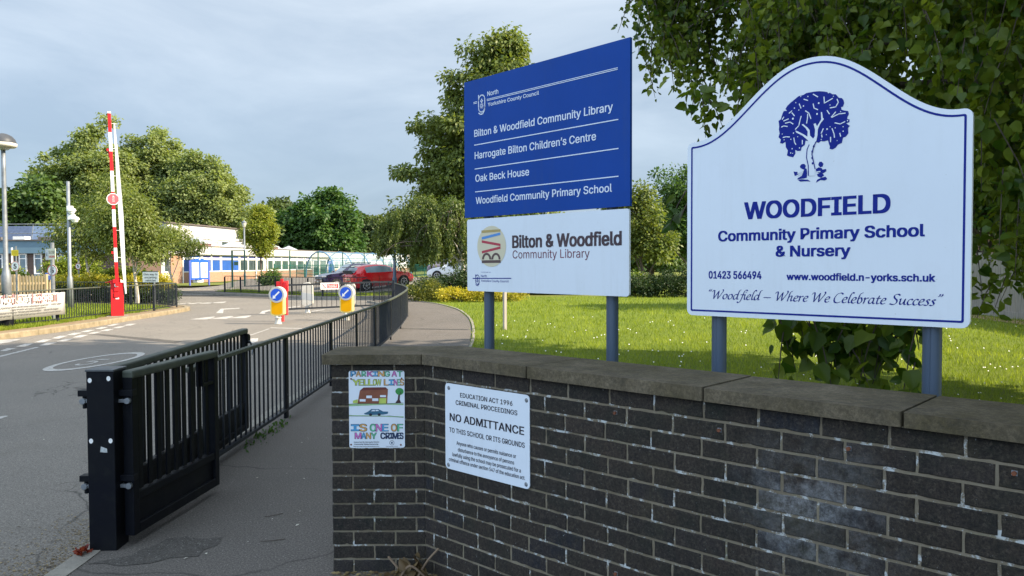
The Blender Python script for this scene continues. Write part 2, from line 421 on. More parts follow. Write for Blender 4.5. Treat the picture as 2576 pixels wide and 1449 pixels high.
def put_text(mb, s, x0, x1, z, cap, y, m=0, bold=0.0, shear=0.0, zr=None):
    """text in the (x, z) plane, spread from x0 to x1 on the base line z, capital height cap"""
    v, f = text_shape(s, 0, shear)
    if not FONT: bold *= .5
    if 'H' not in _cap: hv, _ = text_shape('H'); _cap['H'] = hv[:, 1].max()
    a, b = v[:, 0].min(), v[:, 0].max()
    k = (v[:, 0] - a) / (b - a)
    sx = (x1 - x0) / (b - a); sz = cap / _cap['H']
    for n, (ox, oz) in enumerate(((0, 0), (-1, -.5), (1, -.5), (-1, .5), (1, .5)) if bold > 0 else ((0, 0),)):      # heavier weights: the same outline struck several times
        X = x0 + k * (x1 - x0) + ox * bold * sx; Z = z + v[:, 1] * sz + oz * bold * sz
        if zr is not None: Z = Z + k * (zr - z)
        vs = [(float(p), y - n * 3e-5, float(q)) for p, q in zip(X, Z)]
        fs = []
        for t in f:
            p, q, r = (Vector(vs[i]) for i in t[:3])
            fs.append(t if (q - p).cross(r - p).y < 0 else t[::-1])
        mb.add(vs, fs, m)
SCRIPT = {
 'W': ([[(.0,.6), (.06,.72), (.14,.7), (.17,.4), (.2,.02)], [(.2,.02), (.33,.36), (.46,.7)], [(.46,.7), (.46,.35), (.49,.02)], [(.49,.02), (.64,.36), (.77,.7), (.72,.82)]], .8),
 'o': ([[(.2,.44), (.08,.36), (.04,.18), (.12,.02), (.24,.06), (.32,.24), (.28,.4), (.2,.44)]], .37),
 'd': ([[(.28,.4), (.17,.44), (.05,.26), (.07,.06), (.16,.02), (.28,.2), (.32,.44)], [(.47,.82), (.37,.76), (.33,.5), (.31,.14), (.35,.02), (.42,.07)]], .43),
 'f': ([[(.48,.74), (.4,.83), (.29,.7), (.22,.3), (.15,-.12), (.03,-.25), (-.06,-.18)], [(.08,.42), (.38,.42)]], .28),
 'i': ([[(.03,.36), (.1,.44), (.1,.2), (.13,.02), (.21,.07)], [(.13,.63), (.15,.6)]], .21),
 'e': ([[(.06,.22), (.25,.28), (.26,.42), (.16,.44), (.06,.28), (.06,.1), (.16,.01), (.3,.1)]], .31),
 'l': ([[(.3,.74), (.22,.82), (.13,.6), (.09,.2), (.13,.02), (.22,.07)]], .21),
 'h': ([[(.26,.82), (.13,.7), (.08,.3), (.06,0)], [(.07,.25), (.2,.43), (.28,.4), (.26,.18), (.3,.02), (.38,.08)]], .39),
 'r': ([[(.03,.36), (.09,.44), (.09,.2), (.07,0)], [(.09,.25), (.2,.43), (.29,.4)]], .29),
 'C': ([[(.5,.66), (.38,.76), (.18,.66), (.06,.36), (.1,.08), (.28,0), (.46,.1)]], .5),
 'b': ([[(.28,.82), (.14,.7), (.09,.3), (.1,.06), (.2,.01), (.3,.14), (.28,.36), (.2,.44), (.1,.32)]], .36),
 'a': ([[(.28,.4), (.17,.44), (.05,.26), (.07,.06), (.16,.03), (.27,.2), (.3,.43)], [(.3,.43), (.28,.14), (.33,.02), (.4,.07)]], .4),
 't': ([[(.15,.62), (.1,.3), (.1,.08), (.16,.01), (.25,.08)], [(.02,.43), (.26,.43)]], .26),
 'S': ([[(.46,.68), (.34,.77), (.18,.68), (.2,.5), (.36,.32), (.36,.12), (.22,0), (.02,.06)]], .47),
 'u': ([[(.02,.38), (.08,.44), (.07,.18), (.12,.03), (.22,.1), (.29,.3), (.31,.44)], [(.31,.44), (.3,.14), (.35,.02), (.42,.07)]], .42),
 'c': ([[(.28,.36), (.2,.44), (.08,.34), (.05,.14), (.14,.01), (.28,.08)]], .29),
 's': ([[(.25,.38), (.17,.44), (.1,.36), (.17,.24), (.22,.12), (.14,.01), (.02,.05)]], .28),
 '-': ([[(.03,.24), (.5,.24)]], .55), ' ': ([], .2),
 "'": ([[(.04,.64), (.12,.72), (.1,.82)], [(.16,.64), (.24,.72), (.22,.82)]], .28),
 '"': ([[(.08,.82), (.02,.7), (.06,.66)], [(.2,.82), (.14,.7), (.18,.66)]], .28)}
def put_script(mb, s, x0, x1, z, cap, y, m=0, zr=None):
    w = sum(SCRIPT[c][1] for c in s); kx = (x1 - x0) / w; kz = cap / 0.75; pen = 0.0
    na, nb = Vector((0.75, 0.66)) * 0.046, Vector((-0.66, 0.75)) * 0.018
    for c in s:
        for st in SCRIPT[c][0]:
            q = cr([(a, b, 0) for a, b in st], 5)
            for i in range(len(q) - 1):
                for nn in (na, nb):
                    pp = []
                    for p, g in ((q[i], 1), (q[i + 1], 1), (q[i + 1], -1), (q[i], -1)):
                        X, Z = p.x + g * nn.x, p.y + g * nn.y
                        xx = x0 + (pen + X + 0.2 * Z) * kx
                        zz = z + Z * kz
                        if zr is not None: zz += (xx - x0) / (x1 - x0) * (zr - z)
                        pp.append((xx, zz))
                    ar = sum(pp[k][0] * pp[(k + 1) % 4][1] - pp[(k + 1) % 4][0] * pp[k][1] for k in range(4))
                    if ar < 0: pp = pp[::-1]
                    mb.add([(a, y, b) for a, b in pp], [(0, 1, 2, 3)], m)
        pen += SCRIPT[c][1]
class Plane:
    """an upright board: origin o, right direction seen from its front; turns photograph points into board (x, z)"""
    def __init__(s, o, right):
        s.o = Vector(o); s.r = Vector((right[0], right[1], 0)).normalized(); s.rz = math.atan2(s.r.y, s.r.x); s.n = Vector((s.r.y, -s.r.x, 0))
    def at(s, x, y):
        d = FWD + RIGHT * ((x - 1288) / FD) + UP * ((724.5 - y) / FD)
        t = (s.o - CAM).dot(s.n) / d.dot(s.n); q = CAM + d * t - s.o
        return q.dot(s.r), q.z
def board_text(mb, pl, Z, s, l, r, top, y, m=0, bold=0.0, script=False, level=True):
    a = pl.at(*Z(*l)); b = pl.at(*Z(*r)); t = pl.at(*Z(l[0], top))
    z = (a[1] + b[1]) / 2 if level else a[1]
    (put_script if script else put_text)(mb, s, a[0], b[0], z, t[1] - a[1], y, m, **({} if script else {'bold': bold}))
# ------------------------------------------------------------------ the setting
def sheet(name, pts, z, m, label=None):
    o = MB().ground(pts, z).build(name, m); o['kind'] = 'structure'; return o
ROADZ = -0.08
o = MB().ground([(-900, -300), (900, -300), (900, 1500), (-900, 1500)], -0.13).build('ground', M_field); o['kind'] = 'structure'
sheet('road', [(-60, -30), (5, -30), (5, 4), (0.2, 4.6), (0.2, 36), (-4, 44), (-8, 60), (-14, 64), (-22, 60), (-40, 52), (-60, 50)], ROADZ, M_road)
rail_line = [(-2.42, 5.6), (-2.44, 8.3), (-2.47, 10.5), (-2.5, 12.4), (-2.54, 14.3), (-2.66, 16.9), (-2.86, 19.8), (-3.3, 24.4), (-3.95, 28.0), (-5.0, 32.2), (-6.3, 35.2)]
path_l = [(-2.37, y_) for y_ in (-8, -5, -2, 0, 1.5, 2.6, 3.4, 4.0)] + [(-2.39, 4.5), (-2.5, 5.1), (-2.6, 6.2)] + [(x - 0.2, y) for x, y in rail_line[1:]]
path_r = [(-5.0, 36.6), (-4.05, 34.2), (-2.95, 31.6), (-1.98, 28), (-1.33, 23.6), (-1.0, 19.4), (-0.86, 15.7), (-0.8, 10), (-0.8, 4.6)]
o = MB().slab(path_l + path_r + [(-0.6, 4.2), (0.5, 3.2), (5, -1.2), (5, -8)], ROADZ - 0.02, 0.0).build('pavement', M_path); o['kind'] = 'structure'
# flush kerb stones between road and pavement
kb = MB(); kp = cr([(p[0], p[1], 0) for p in path_l], 4)
for a, b in zip(kp[:-1], kp[1:]):
    kb.beam((a.x - 0.06, a.y, -0.045), (b.x - 0.06, b.y, -0.045), 0.12, 0.1)
o = kb.build('kerb', M_edge); o['kind'] = 'structure'
lawn_poly = [(-0.8, 4.65), (-0.8, 10), (-0.86, 15.7), (-1.0, 19.4), (-1.33, 23.6), (-1.98, 28), (-2.95, 31.6), (-4.05, 34.2), (-5, 36.6), (-3, 38.5), (6, 39), (9, 60), (15, 62), (15, -4), (4.4, 0.0), (-0.24, 4.55)]
sheet('lawn', lawn_poly, 0.004, M_lawn)
eb = MB(); ep = cr([(p[0], p[1], 0) for p in path_r], 4)
for a, b in zip(ep[:-1], ep[1:]): eb.beam((a.x + 0.03, a.y, -0.02), (b.x + 0.03, b.y, -0.02), 0.06, 0.09)
o = eb.build('path_edging', M_edge); o['kind'] = 'structure'
# verge on the far side of the road, with its kerb
vk = [(-12.3, 10), (-12.1, 17), (-11.85, 20.5), (-12.0, 24), (-12.15, 27.5), (-12.45, 29.6), (-13.6, 31.0), (-16, 32.2), (-20, 33.2), (-26, 34.5)]
vkc = [(p.x, p.y) for p in cr([(a, b, 0) for a, b in vk], 5)]
sheet('verge', [(a - 0.14, b) for a, b in vkc] + [(-40, 36), (-60, 48), (-60, 10)], 0.03, M_lawn)
sm = MB()
for (a, b), (c, d) in zip(vkc[:-1], vkc[1:]):
    w0 = 0.75 + 0.25 * math.sin(b * 2.1); w1 = 0.75 + 0.25 * math.sin(d * 2.1)
    if b < 31.5: sm.add([(a - 0.12, b, 0.036), (c - 0.12, d, 0.036), (c - 0.12 - w1, d + 0.1, 0.036), (a - 0.12 - w0, b + 0.1, 0.036)], [(0, 1, 2, 3)])
o = sm.build('bare_soil', M_soil); o['kind'] = 'structure'
kb = MB()
for (a, b), (c, d) in zip(vkc[:-1], vkc[1:]): kb.beam((a, b, -0.02), (c, d, -0.02), 0.2, 0.16)
o = kb.build('kerb', M_kerb, bevel=0.02); o['kind'] = 'structure'
# island in front of the school, with grass and kerb
isl = [(-21, 49), (-17.5, 44.8), (-13.0, 41.4), (-9.4, 38.3), (-6.9, 38.6), (-4.9, 40.6), (-4.4, 43.2), (-7, 43.4), (-9.5, 42.6), (-14, 46.6), (-19, 51.5)]
o = MB().slab(isl, -0.1, 0.03).build('pavement', M_path); o['kind'] = 'structure'
o = MB().slab([(-18.2, 47.4), (-13.5, 42.9), (-9.6, 39.7), (-7.0, 40.0), (-5.6, 41.4), (-5.2, 42.9), (-7, 43.1), (-9.7, 42.2), (-14.2, 46.2), (-17.6, 49.5)], 0.0, 0.05).build('grass_island', M_lawn); o['kind'] = 'structure'
kb = MB(); ki = cr([(a, b, 0) for a, b in isl], 4, True)
for a, b in zip(ki, ki[1:] + ki[:1]): kb.beam((a.x, a.y, -0.03), (b.x, b.y, -0.03), 0.13, 0.15)
o = kb.build('kerb', M_edge); o['kind'] = 'structure'
# rising car park, and the grass in front of the school
def cph(x, y):
    h = min(0.5, max(-0.06, 0.05 + 0.085 * ((x + 9) * 0.785 + (y - 44.6) * 0.62)))
    return -0.09 + (h + 0.09) * max(0.0, min(1.0, (8.5 - x) / 6, (75.5 - y) / 6))
mb = MB(); xs = [-24 + i for i in range(34)]; ys = [43.7 + i for i in range(32)]
vs = [(x, y, cph(x, y)) for y in ys for x in xs]; nx = len(xs)
mb.add(vs, [(j * nx + i, j * nx + i + 1, (j + 1) * nx + i + 1, (j + 1) * nx + i) for j in range(len(ys) - 1) for i in range(nx - 1)])
mb.add([(9, 43.7, -0.1), (9, 74.7, -0.1), (9, 74.7, cph(9, 74.7)), (9, 43.7, cph(9, 43.7))], [(0, 1, 2, 3)])
o = mb.build('car_park', M_road, smooth=True); o['kind'] = 'structure'
sheet('grass_bank', [(-29.6, 60), (-24.5, 59), (-22, 66), (-19, 84), (-13.5, 128), (-8, 160), (30, 160), (30, 190), (-20, 190), (-21, 140), (-26, 96)], 0.06, M_field)

# road markings
mb = MB(); Zr = zm(0, 1200, 2.576)
def road_poly(Z, pts, z=ROADZ + 0.004, m=0):
    q = [G(*Z(*p), z) for p in pts]; mb.ground([(a.x, a.y) for a in q], z, m)
for pts in ([(1025,58),(1100,38),(1160,36),(1090,56)], [(915,86),(985,68),(1050,68),(975,88)], [(775,116),(850,96),(920,95),(845,117)], [(640,145),(720,123),(800,122),(715,146)],
            [(493,178),(580,153),(660,151),(570,179)], [(328,216),(420,188),(510,186),(415,215)], [(155,257),(240,229),(330,226),(240,257)], [(0,298),(70,272),(165,270),(60,299)],
            [(1185,54),(1250,37),(1320,35),(1260,53)], [(1083,79),(1150,62),(1215,60),(1150,78)], [(962,107),(1030,88),(1105,86),(1040,106)], [(838,132),(915,115),(985,113),(910,132)],
            [(693,170),(770,146),(860,143),(780,168)], [(547,207),(630,182),(715,179),(630,206)], [(378,246),(460,218),(552,216),(460,245)], [(0,345),(340,262),(385,262),(0,357)],
            [(0,192),(210,184),(100,213),(0,228)], [(2370,183),(2495,175),(2490,208),(2440,222)]):
    road_poly(Zr, pts)
c0 = Vector((-7.5, 13.95, 0)); zq = ROADZ + 0.005
for i in range(48):
    a, b = 2 * math.pi * i / 48, 2 * math.pi * (i + 1) / 48
    q = [(c0.x + 0.5 * k * math.cos(t) + 0.05 * math.sin(t), c0.y + (1.35 * k) * math.sin(t), zq) for k, t in ((0.82, a), (1, a), (1, b), (0.82, b))]
    mb.add(q, [(0, 1, 2, 3)])
v, f = text_shape('5', 0.0); v[:, 0] -= v[:, 0].mean(); v[:, 1] -= 0.36
mb.add([(c0.x + p[0] * 0.72, c0.y + p[1] * 1.75, zq) for p in v], f)
Z3 = zm(600, 780, 3.018); Z4 = zm(900, 1030, 5.152)
for (x, y) in [(435, 1262), (655, 1255), (870, 1247)]:
    q = G(*Z3(x, y), ROADZ); mb.ground([(q.x - 0.28 + 0.56 * t / 8, q.y + 1.3 * math.sin(math.pi * t / 8)) for t in range(9)], ROADZ + 0.004)
for (x, y) in [(200, 1090), (330, 1087), (475, 1083), (620, 1076)]:
    q = G(*Z3(x, y), ROADZ); mb.ground([(q.x - 0.36 + 0.72 * t / 8, q.y + 1.3 * math.sin(math.pi * t / 8)) for t in range(9)], ROADZ + 0.004)
road_poly(Z3, [(635,1188),(690,1140),(905,1130),(900,1137),(720,1150),(715,1190)])
road_poly(Z3, [(1125,1195),(1160,1165),(1260,1148),(1260,1158),(1190,1180),(1190,1197)])
road_poly(Z4, [(590,1020),(2200,1062),(2200,1068),(590,1031)]); road_poly(Z4, [(150,1180),(560,1040),(575,1045),(190,1180)])
road_poly(Z4, [(920,630),(1165,605),(1165,615),(920,645)]); road_poly(Z4, [(1340,715),(1480,690),(1640,670),(1640,678),(1400,715)]); road_poly(Z4, [(2200,605),(2480,575),(2480,582),(2200,612)])
road_poly(zm(0, 1240, 3.019), [(0,970),(60,962),(95,965),(0,1000)])
o = mb.build('road_markings', M_paint); o['kind'] = 'structure'
mb = MB(); road_poly(Zr, [(870,138),(1000,136),(1760,205),(1700,226)], ROADZ + 0.002); road_poly(Z3, [(190,985),(560,985),(1260,1000),(1260,1030),(600,1008),(190,1003)], ROADZ + 0.002)
o = mb.build('tar_patch_dark_strip', M_patch); o['kind'] = 'structure'
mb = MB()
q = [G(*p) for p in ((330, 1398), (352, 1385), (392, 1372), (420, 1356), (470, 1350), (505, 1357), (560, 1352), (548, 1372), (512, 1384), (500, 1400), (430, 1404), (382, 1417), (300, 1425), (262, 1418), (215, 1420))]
mb.ground([(a.x, a.y) for a in q], 0.003); mb.add([tuple(G(985, 825, 0.003)), tuple(G(1176, 828, 0.003)), tuple(G(1176, 830.2, 0.003)), tuple(G(985, 827, 0.003))], [(0, 3, 2, 1)])  # patch by the gate post, plus a thin dark strip across the path
o = mb.build('tar_patch_dark_strip', M_patch); o['kind'] = 'structure'

# ------------------------------------------------------------------ brick wall
DW = Vector((0.7325, -0.6807, 0)).normalized(); NW = Vector((-0.6807, -0.7325, 0)).normalized()   # right panel: direction, front normal
CW = Vector((-0.467, 4.1, 0)); LW = Vector((-0.961, 4.1, 0)); LEN = 4.3; TH = 0.33; TOPB = 1.122
BACK = CW + Vector((NW.x + 0, NW.y - 1, 0)) * (-TH / (1 + NW.dot(Vector((0, -1, 0)))))
wall = thing('brick_wall', 'low dark brick wall with a stone coping, bending towards the camera on the right', 'wall', (0, 0, 0))
core = MB(); e = 0.002
Rw = CW + DW * LEN; i1 = Vector((0, 1, 0)) * e; i2 = -NW * e; CI = CW + (i1 + i2) * 0.55
core.slab([(LW.x + e, LW.y + e), (CI.x, CI.y), (Rw.x + i2.x, Rw.y + i2.y), (Rw.x - NW.x * TH, Rw.y - NW.y * TH), (BACK.x, BACK.y), (LW.x + e, LW.y + TH)], -0.1, TOPB - 0.001)
def mortar_mat():
    m, nt, bs = base_mat('mortar')
    c = mix(nt, ramp(nt, noise(nt, 7, 6, 0.6), 0.35, 0.7), (0.16, 0.135, 0.095), (0.27, 0.235, 0.175))
    c = mix(nt, ramp(nt, noise(nt, 16, 7, 0.75), 0.54, 0.6, (0, 0, 0, 1), (0.9, 0.9, 0.9, 1)), c, (0.58, 0.62, 0.63))
    c = mix(nt, ramp(nt, noise(nt, 3.5, 6, 0.7), 0.55, 0.75, (0, 0, 0, 1), (0.6, 0.6, 0.6, 1)), c, (0.1, 0.11, 0.05))
    nt.links.new(c, bs.inputs['Base Color']); bs.inputs['Roughness'].default_value = 0.95; bs.inputs['Specular IOR Level'].default_value = 0.1
    bump(nt, bs, noise(nt, 90, 6, 0.8), 0.8, 0.008); return m
M_mortar = mortar_mat()
core.build('mortar', M_mortar, wall)
def brick_mat():
    m, nt, bs = base_mat('dark_brick')
    at = nm(nt, 'ShaderNodeAttribute', attribute_name='tint')
    r = nm(nt, 'ShaderNodeValToRGB'); cs = [(0.0, (0.012, 0.0125, 0.014)), (0.3, (0.04, 0.031, 0.023)), (0.55, (0.025, 0.024, 0.018)), (0.8, (0.056, 0.041, 0.031)), (1.0, (0.012, 0.02, 0.034))]
    while len(r.color_ramp.elements) < len(cs): r.color_ramp.elements.new(0.5)
    for el, (p, c) in zip(r.color_ramp.elements, cs): el.position = p; el.color = c + (1,)
    nt.links.new(at.outputs['Fac'], r.inputs['Fac'])
    c = mix(nt, ramp(nt, noise(nt, 30, 6, 0.75, stretch=(1, 1, 0.3)), 0.3, 0.72), r.outputs['Color'], (0.058, 0.047, 0.037))
    c = mix(nt, ramp(nt, noise(nt, 5, 6, 0.7), 0.48, 0.7, (0, 0, 0, 1), (0.75, 0.75, 0.75, 1)), c, (0.02, 0.027, 0.02))
    c = mix(nt, ramp(nt, noise(nt, 48, 8, 0.85), 0.5, 0.66, (0, 0, 0, 1), (0.75, 0.75, 0.75, 1)), c, (0.115, 0.096, 0.076))
    c = mix(nt, ramp(nt, noise(nt, 105, 6, 0.85), 0.42, 0.56, (0.75, 0.75, 0.75, 1), (0, 0, 0, 1)), c, (0.009, 0.009, 0.011))
    c = mix(nt, ramp(nt, noise(nt, 2.2, 6, 0.75), 0.56, 0.74, (0, 0, 0, 1), (0.5, 0.5, 0.5, 1)), c, (0.07, 0.062, 0.035))
    c = mix(nt, ramp(nt, noise(nt, 62, 5, 0.75), 0.665, 0.72, (0, 0, 0, 1), (0.8, 0.8, 0.8, 1)), c, (0.4, 0.43, 0.45))
    # lime bloom in one patch of the right-hand half
    t = nm(nt, 'ShaderNodeTexCoord'); vm = nm(nt, 'ShaderNodeVectorMath', operation='DISTANCE'); ctr = CW + DW * 2.06; vm.inputs[1].default_value = (ctr.x, ctr.y, 0.75)
    nt.links.new(t.outputs['Object'], vm.inputs[0])
    blob = ramp(nt, vm.outputs['Value'], 0.06, 0.36, (1, 1, 1, 1), (0, 0, 0, 1))
    st = mix(nt, 1.0, blob, mix(nt, 1.0, ramp(nt, noise(nt, 26, 10, 0.85), 0.4, 0.62, (0.08, 0.08, 0.08, 1), (0.8, 0.8, 0.8, 1)), ramp(nt, noise(nt, 6, 6, 0.7), 0.38, 0.6), 'MULTIPLY'), 'MULTIPLY')
    st = mix(nt, 1.0, st, ramp(nt, at.outputs['Fac'], 0.15, 0.75, (0.12, 0.12, 0.12, 1), (0.95, 0.95, 0.95, 1)), 'MULTIPLY')      # some bricks take the bloom, some do not
    c = mix(nt, st, c, (0.36, 0.38, 0.4))
    nt.links.new(c, bs.inputs['Base Color']); bs.inputs['Roughness'].default_value = 0.7; bs.inputs['Specular IOR Level'].default_value = 0.22
    bump(nt, bs, noise(nt, 60, 9, 0.85), 0.9, 0.008); return m
M_brick = brick_mat()
bv, bf, bt = [], [], []
def brick(o, d, n, s0, s1, z0, z1):
    j = lambda a=0.0022: random.uniform(-a, a)
    tone = random.random(); b = len(bv); dep = random.uniform(0.001, 0.005); c = 0.0032; tl = [random.uniform(-.0022, .0022) for _ in range(2)]
    ds, dz = s1 - s0, z1 - z0; outer = []
    for (ax, az, bx, bz, k) in ((s0, z0, s1, z0, 7), (s1, z0, s1, z1, 3), (s1, z1, s0, z1, 7), (s0, z1, s0, z0, 3)):
        for q in range(k):
            t = q / k; w = 1 if q else .3; chip = random.random() < .06
            outer.append((ax + (bx - ax) * t + j() * w, az + (bz - az) * t + j(.0014) * w + (0.004 if chip and az < z1 and q else 0)))
    n_ = len(outer); cs, cz = (s0 + s1) / 2, (z0 + z1) / 2
    inner = [(x + (c if x < cs else -c) * min(1, abs(x - cs) / (ds * .35)), z + (c if z < cz else -c) * min(1, abs(z - cz) / (dz * .3))) for x, z in outer]
    for (s, z) in outer: bv.append(o + d * s + Vector((0, 0, z)) - n * 0.012)
    for (s, z) in outer: bv.append(o + d * s + Vector((0, 0, z)) + n * (dep - 0.003))
    for (s, z) in inner: bv.append(o + d * s + Vector((0, 0, z)) + n * (dep + tl[0] * (s - cs) / ds + tl[1] * (z - cz) / dz))
    for k in range(n_):
        q = (k + 1) % n_
        bf.append((b + k, b + q, b + n_ + q, b + n_ + k)); bf.append((b + n_ + k, b + n_ + q, b + 2 * n_ + q, b + 2 * n_ + k))
    bf.append(tuple(b + 2 * n_ + k for k in range(n_))); bt.extend([tone] * (3 * n_))
X1 = Vector((1, 0, 0)); NF = Vector((0, -1, 0)); LL = (CW - LW).length
for k in range(16):
    z1 = TOPB - 0.006 - k * 0.075; z0 = z1 - 0.0645
    s = 0.0; first = 0.1025 if k % 2 == 0 else 0.215
    if z0 < -0.03: continue
    while s < LL - 0.02:
        e = min(s + first, LL - 0.001 if s + first > LL - 0.03 else s + first); brick(LW, X1, NF, s, min(e, LL - 0.001), z0, z1); s = e + 0.01; first = 0.215
        if e >= LL - 0.002: break
    # side face of the left end
    s = 0.0; fs = 0.215 if k % 2 == 0 else 0.1025
    while s < TH - 0.02:
        e = min(s + fs, TH); brick(LW + Vector((0, TH, 0)), Vector((0, -1, 0)), Vector((-1, 0, 0)), s, e, z0, z1); s = e + 0.01; fs = 0.215
    s = 0.001; fs = 0.06 if k % 2 == 0 else 0.165
    while s < LEN:
        w = fs if s < 0.01 else 0.215 + random.uniform(-0.005, 0.005)
        if 2.0 < s < 2.1 and k % 2: w = 0.15
        brick(CW, DW, NW, s, s + w, z0, z1); s += w + 0.01
me = bpy.data.meshes.new('brick_courses'); me.from_pydata([tuple(v) for v in bv], [], bf)
at = me.attributes.new('tint', 'FLOAT', 'POINT'); at.data.foreach_set('value', bt); me.materials.append(M_brick); me.update()
new_obj('brick_courses', me, wall)
def stone_mat():
    m, nt, bs = base_mat('coping_stone')
    c = mix(nt, ramp(nt, noise(nt, 6, 8, 0.7), 0.3, 0.7), (0.125, 0.102, 0.062), (0.235, 0.195, 0.135))
    c = mix(nt, ramp(nt, noise(nt, 2.2, 7, 0.7), 0.44, 0.66, (0, 0, 0, 1), (0.85, 0.85, 0.85, 1)), c, (0.075, 0.062, 0.026))
    c = mix(nt, ramp(nt, noise(nt, 9, 8, 0.75), 0.5, 0.72, (0, 0, 0, 1), (0.75, 0.75, 0.75, 1)), c, (0.06, 0.055, 0.045))
    c = mix(nt, ramp(nt, noise(nt, 40, 6, 0.75), 0.68, 0.74, (0, 0, 0, 1), (0.7, 0.7, 0.7, 1)), c, (0.36, 0.38, 0.36))
    c = mix(nt, ramp(nt, noise(nt, 60, 8, 0.85), 0.42, 0.6, (0.6, 0.6, 0.6, 1), (0, 0, 0, 1)), c, (0.045, 0.04, 0.03))
    nt.links.new(c, bs.inputs['Base Color']); bs.inputs['Roughness'].default_value = 0.9; bs.inputs['Specular IOR Level'].default_value = 0.2
    bump(nt, bs, noise(nt, 35, 9, 0.8), 0.9, 0.01); return m
M_stone = stone_mat()
CZ0, CZ1 = TOPB, 1.174; OV = 0.035; WD = 0.42
half = Vector((NW.x, NW.y - 1, 0)); half = half / (1 + NW.dot(NF))       # mitre direction per metre of offset
cf = CW + half * OV; cb = CW + half * (OV - WD)
l0 = LW.x - 0.045
MBs = MB(); MBs.slab([(l0, LW.y - OV), (cf.x - 0.002, cf.y), (cb.x - 0.002, cb.y), (l0, LW.y - OV + WD)], CZ0, CZ1)
MBs.build('coping_stone', M_stone, wall, bevel=0.006)
js = [0.0, 0.756, 1.662, 2.371, 3.3, 4.28]
for k in range(5):
    a, b = js[k] + 0.004, js[k + 1] - 0.004
    fa = CW + DW * a + NW * OV; fb = CW + DW * b + NW * OV; ga = fa - NW * WD; gb = fb - NW * WD
    if k == 0: fa = cf + DW * 0.003; ga = cb + DW * 0.003
    dz = random.uniform(-0.003, 0.003)
    MB().slab([(fa.x, fa.y), (fb.x, fb.y), (gb.x, gb.y), (ga.x, ga.y)], CZ0, CZ1 + dz).build('coping_stone', M_stone, wall, bevel=0.006)
pr = Plane(CW, DW)
for (x, y) in ((2310, 1547), (2700, 1612), (3185, 1681), (3805, 1773), (2312, 2150)):
    s, z = pr.at(x * 0.67083, y * 0.67083); c = CW + DW * s + Vector((0, 0, z))
    bb = MB(); bb.beam(c + NW * 0.001, c + NW * 0.005, 0.016, 0.016, 1); bb.tube([c + NW * 0.004, c + NW * 0.014], 0.007, 8, 0)
    bb.build('bolt', [M_rust, M_galv], wall)

def rounded(w, h, r, cx=0, cz=0, n=5):
    p = []
    for sx, sz, a0 in ((1, -1, -90), (1, 1, 0), (-1, 1, 90), (-1, -1, 180)):
        for k in range(n + 1):
            a = R(a0 + 90 * k / n); p.append((cx + sx * (w / 2 - r) + r * math.cos(a), cz + sz * (h / 2 - r) + r * math.sin(a)))
    return p
def bez(mb, pts, y, m=0): mb.flat(pts, y, m)

# no admittance plate on the right-hand half of the wall
pl = pr; Zn = zm(1600, 1300, 2.414)
a = pl.at(*Zn(180, 330)); b = pl.at(*Zn(943, 432)); c = pl.at(*Zn(180, 1092)); d = pl.at(*Zn(943, 1290))
x0, x1 = a[0], b[0]; z0, z1 = (c[1] + d[1]) / 2, (a[1] + b[1]) / 2
OX = CW + NW * 0.006
t = thing('notice_plate', 'white No Admittance metal plate screwed to the dark brick wall', 'sign', OX, pl.rz)
MB().prism(rounded(x1 - x0, z1 - z0, 0.022, (x0 + x1) / 2, (z0 + z1) / 2), -0.004, 0.0).build('plate', M_board, t)
mb = MB(); pl2 = Plane(OX, DW)
for s, l, r, tp, bo in (('EDUCATION ACT 1996', (310,458), (782,533), 418, .012), ('CRIMINAL PROCEEDINGS', (270,525), (826,617), 485, .012), ('NO ADMITTANCE', (217,668), (886,795), 602, .018),
                     ('TO THIS SCHOOL OR ITS GROUNDS', (212,775), (893,908), 733, .012), ('Anyone who causes or permits nuisance or', (277,890), (815,1003), 857, .01),
                     ('disturbance to the annoyance of persons', (290,948), (798,1062), 916, .01), ('lawfully using the school may be prosecuted for a', (240,990), (858,1135), 957, .01), ('criminal offence under section 547 of the education act.', (208,1035), (897,1200), 1003, .01)):
    board_text(mb, pl2, Zn, s, l, r, tp, -0.0052, 0, bo)
mb.build('lettering', M_black_ink, t)
for (x, y) in ((205, 372), (908, 485), (203, 1067), (905, 1245)):
    s, z = pl2.at(*Zn(x, y)); sb = MB(); sb.tube([(s, -0.004, z), (s, -0.008, z)], [0.011, 0.006], 10); sb.build('screw', M_galv, t)

# child's parking poster on the left panel
Zp = zm(1200, 1260, 2.898); OP = Vector((-0.967, 4.094, 0)); pp = Plane(OP, (1, 0))
a = pp.at(*Zp(313, 378)); b = pp.at(*Zp(918, 380)); c = pp.at(*Zp(308, 1214))
t = thing('poster_plate', "child's coloured drawing of a car and school printed on a white plate", 'poster', OP, 0.0)
MB().prism(rounded(b[0] - a[0], a[1] - c[1], 0.012, (a[0] + b[0]) / 2, (a[1] + c[1]) / 2), -0.004, 0).build('plate', M_board, t)
def ink(n, c): return mat('poster_' + n, c, 0.6, scale=25, var=0.25)
cols = [ink('blue', (0.08, 0.36, 0.66)), ink('orange', (0.66, 0.38, 0.12)), ink('green', (0.12, 0.52, 0.3)), ink('pink', (0.6, 0.16, 0.48)), ink('lime', (0.5, 0.62, 0.12)), ink('dark', (0.01, 0.015, 0.03)),
        ink('brown', (0.24, 0.08, 0.04)), ink('roof', (0.14, 0.03, 0.025)), ink('bark', (0.05, 0.015, 0.02)), ink('leaf', (0.04, 0.28, 0.06)), ink('car', (0.03, 0.13, 0.22)), ink('grass', (0.3, 0.5, 0.25)), ink('navy', (0.01, 0.04, 0.12)), M_board]
mb = MB()
def pq(*pts): return [pp.at(*Zp(*p)) for p in pts]
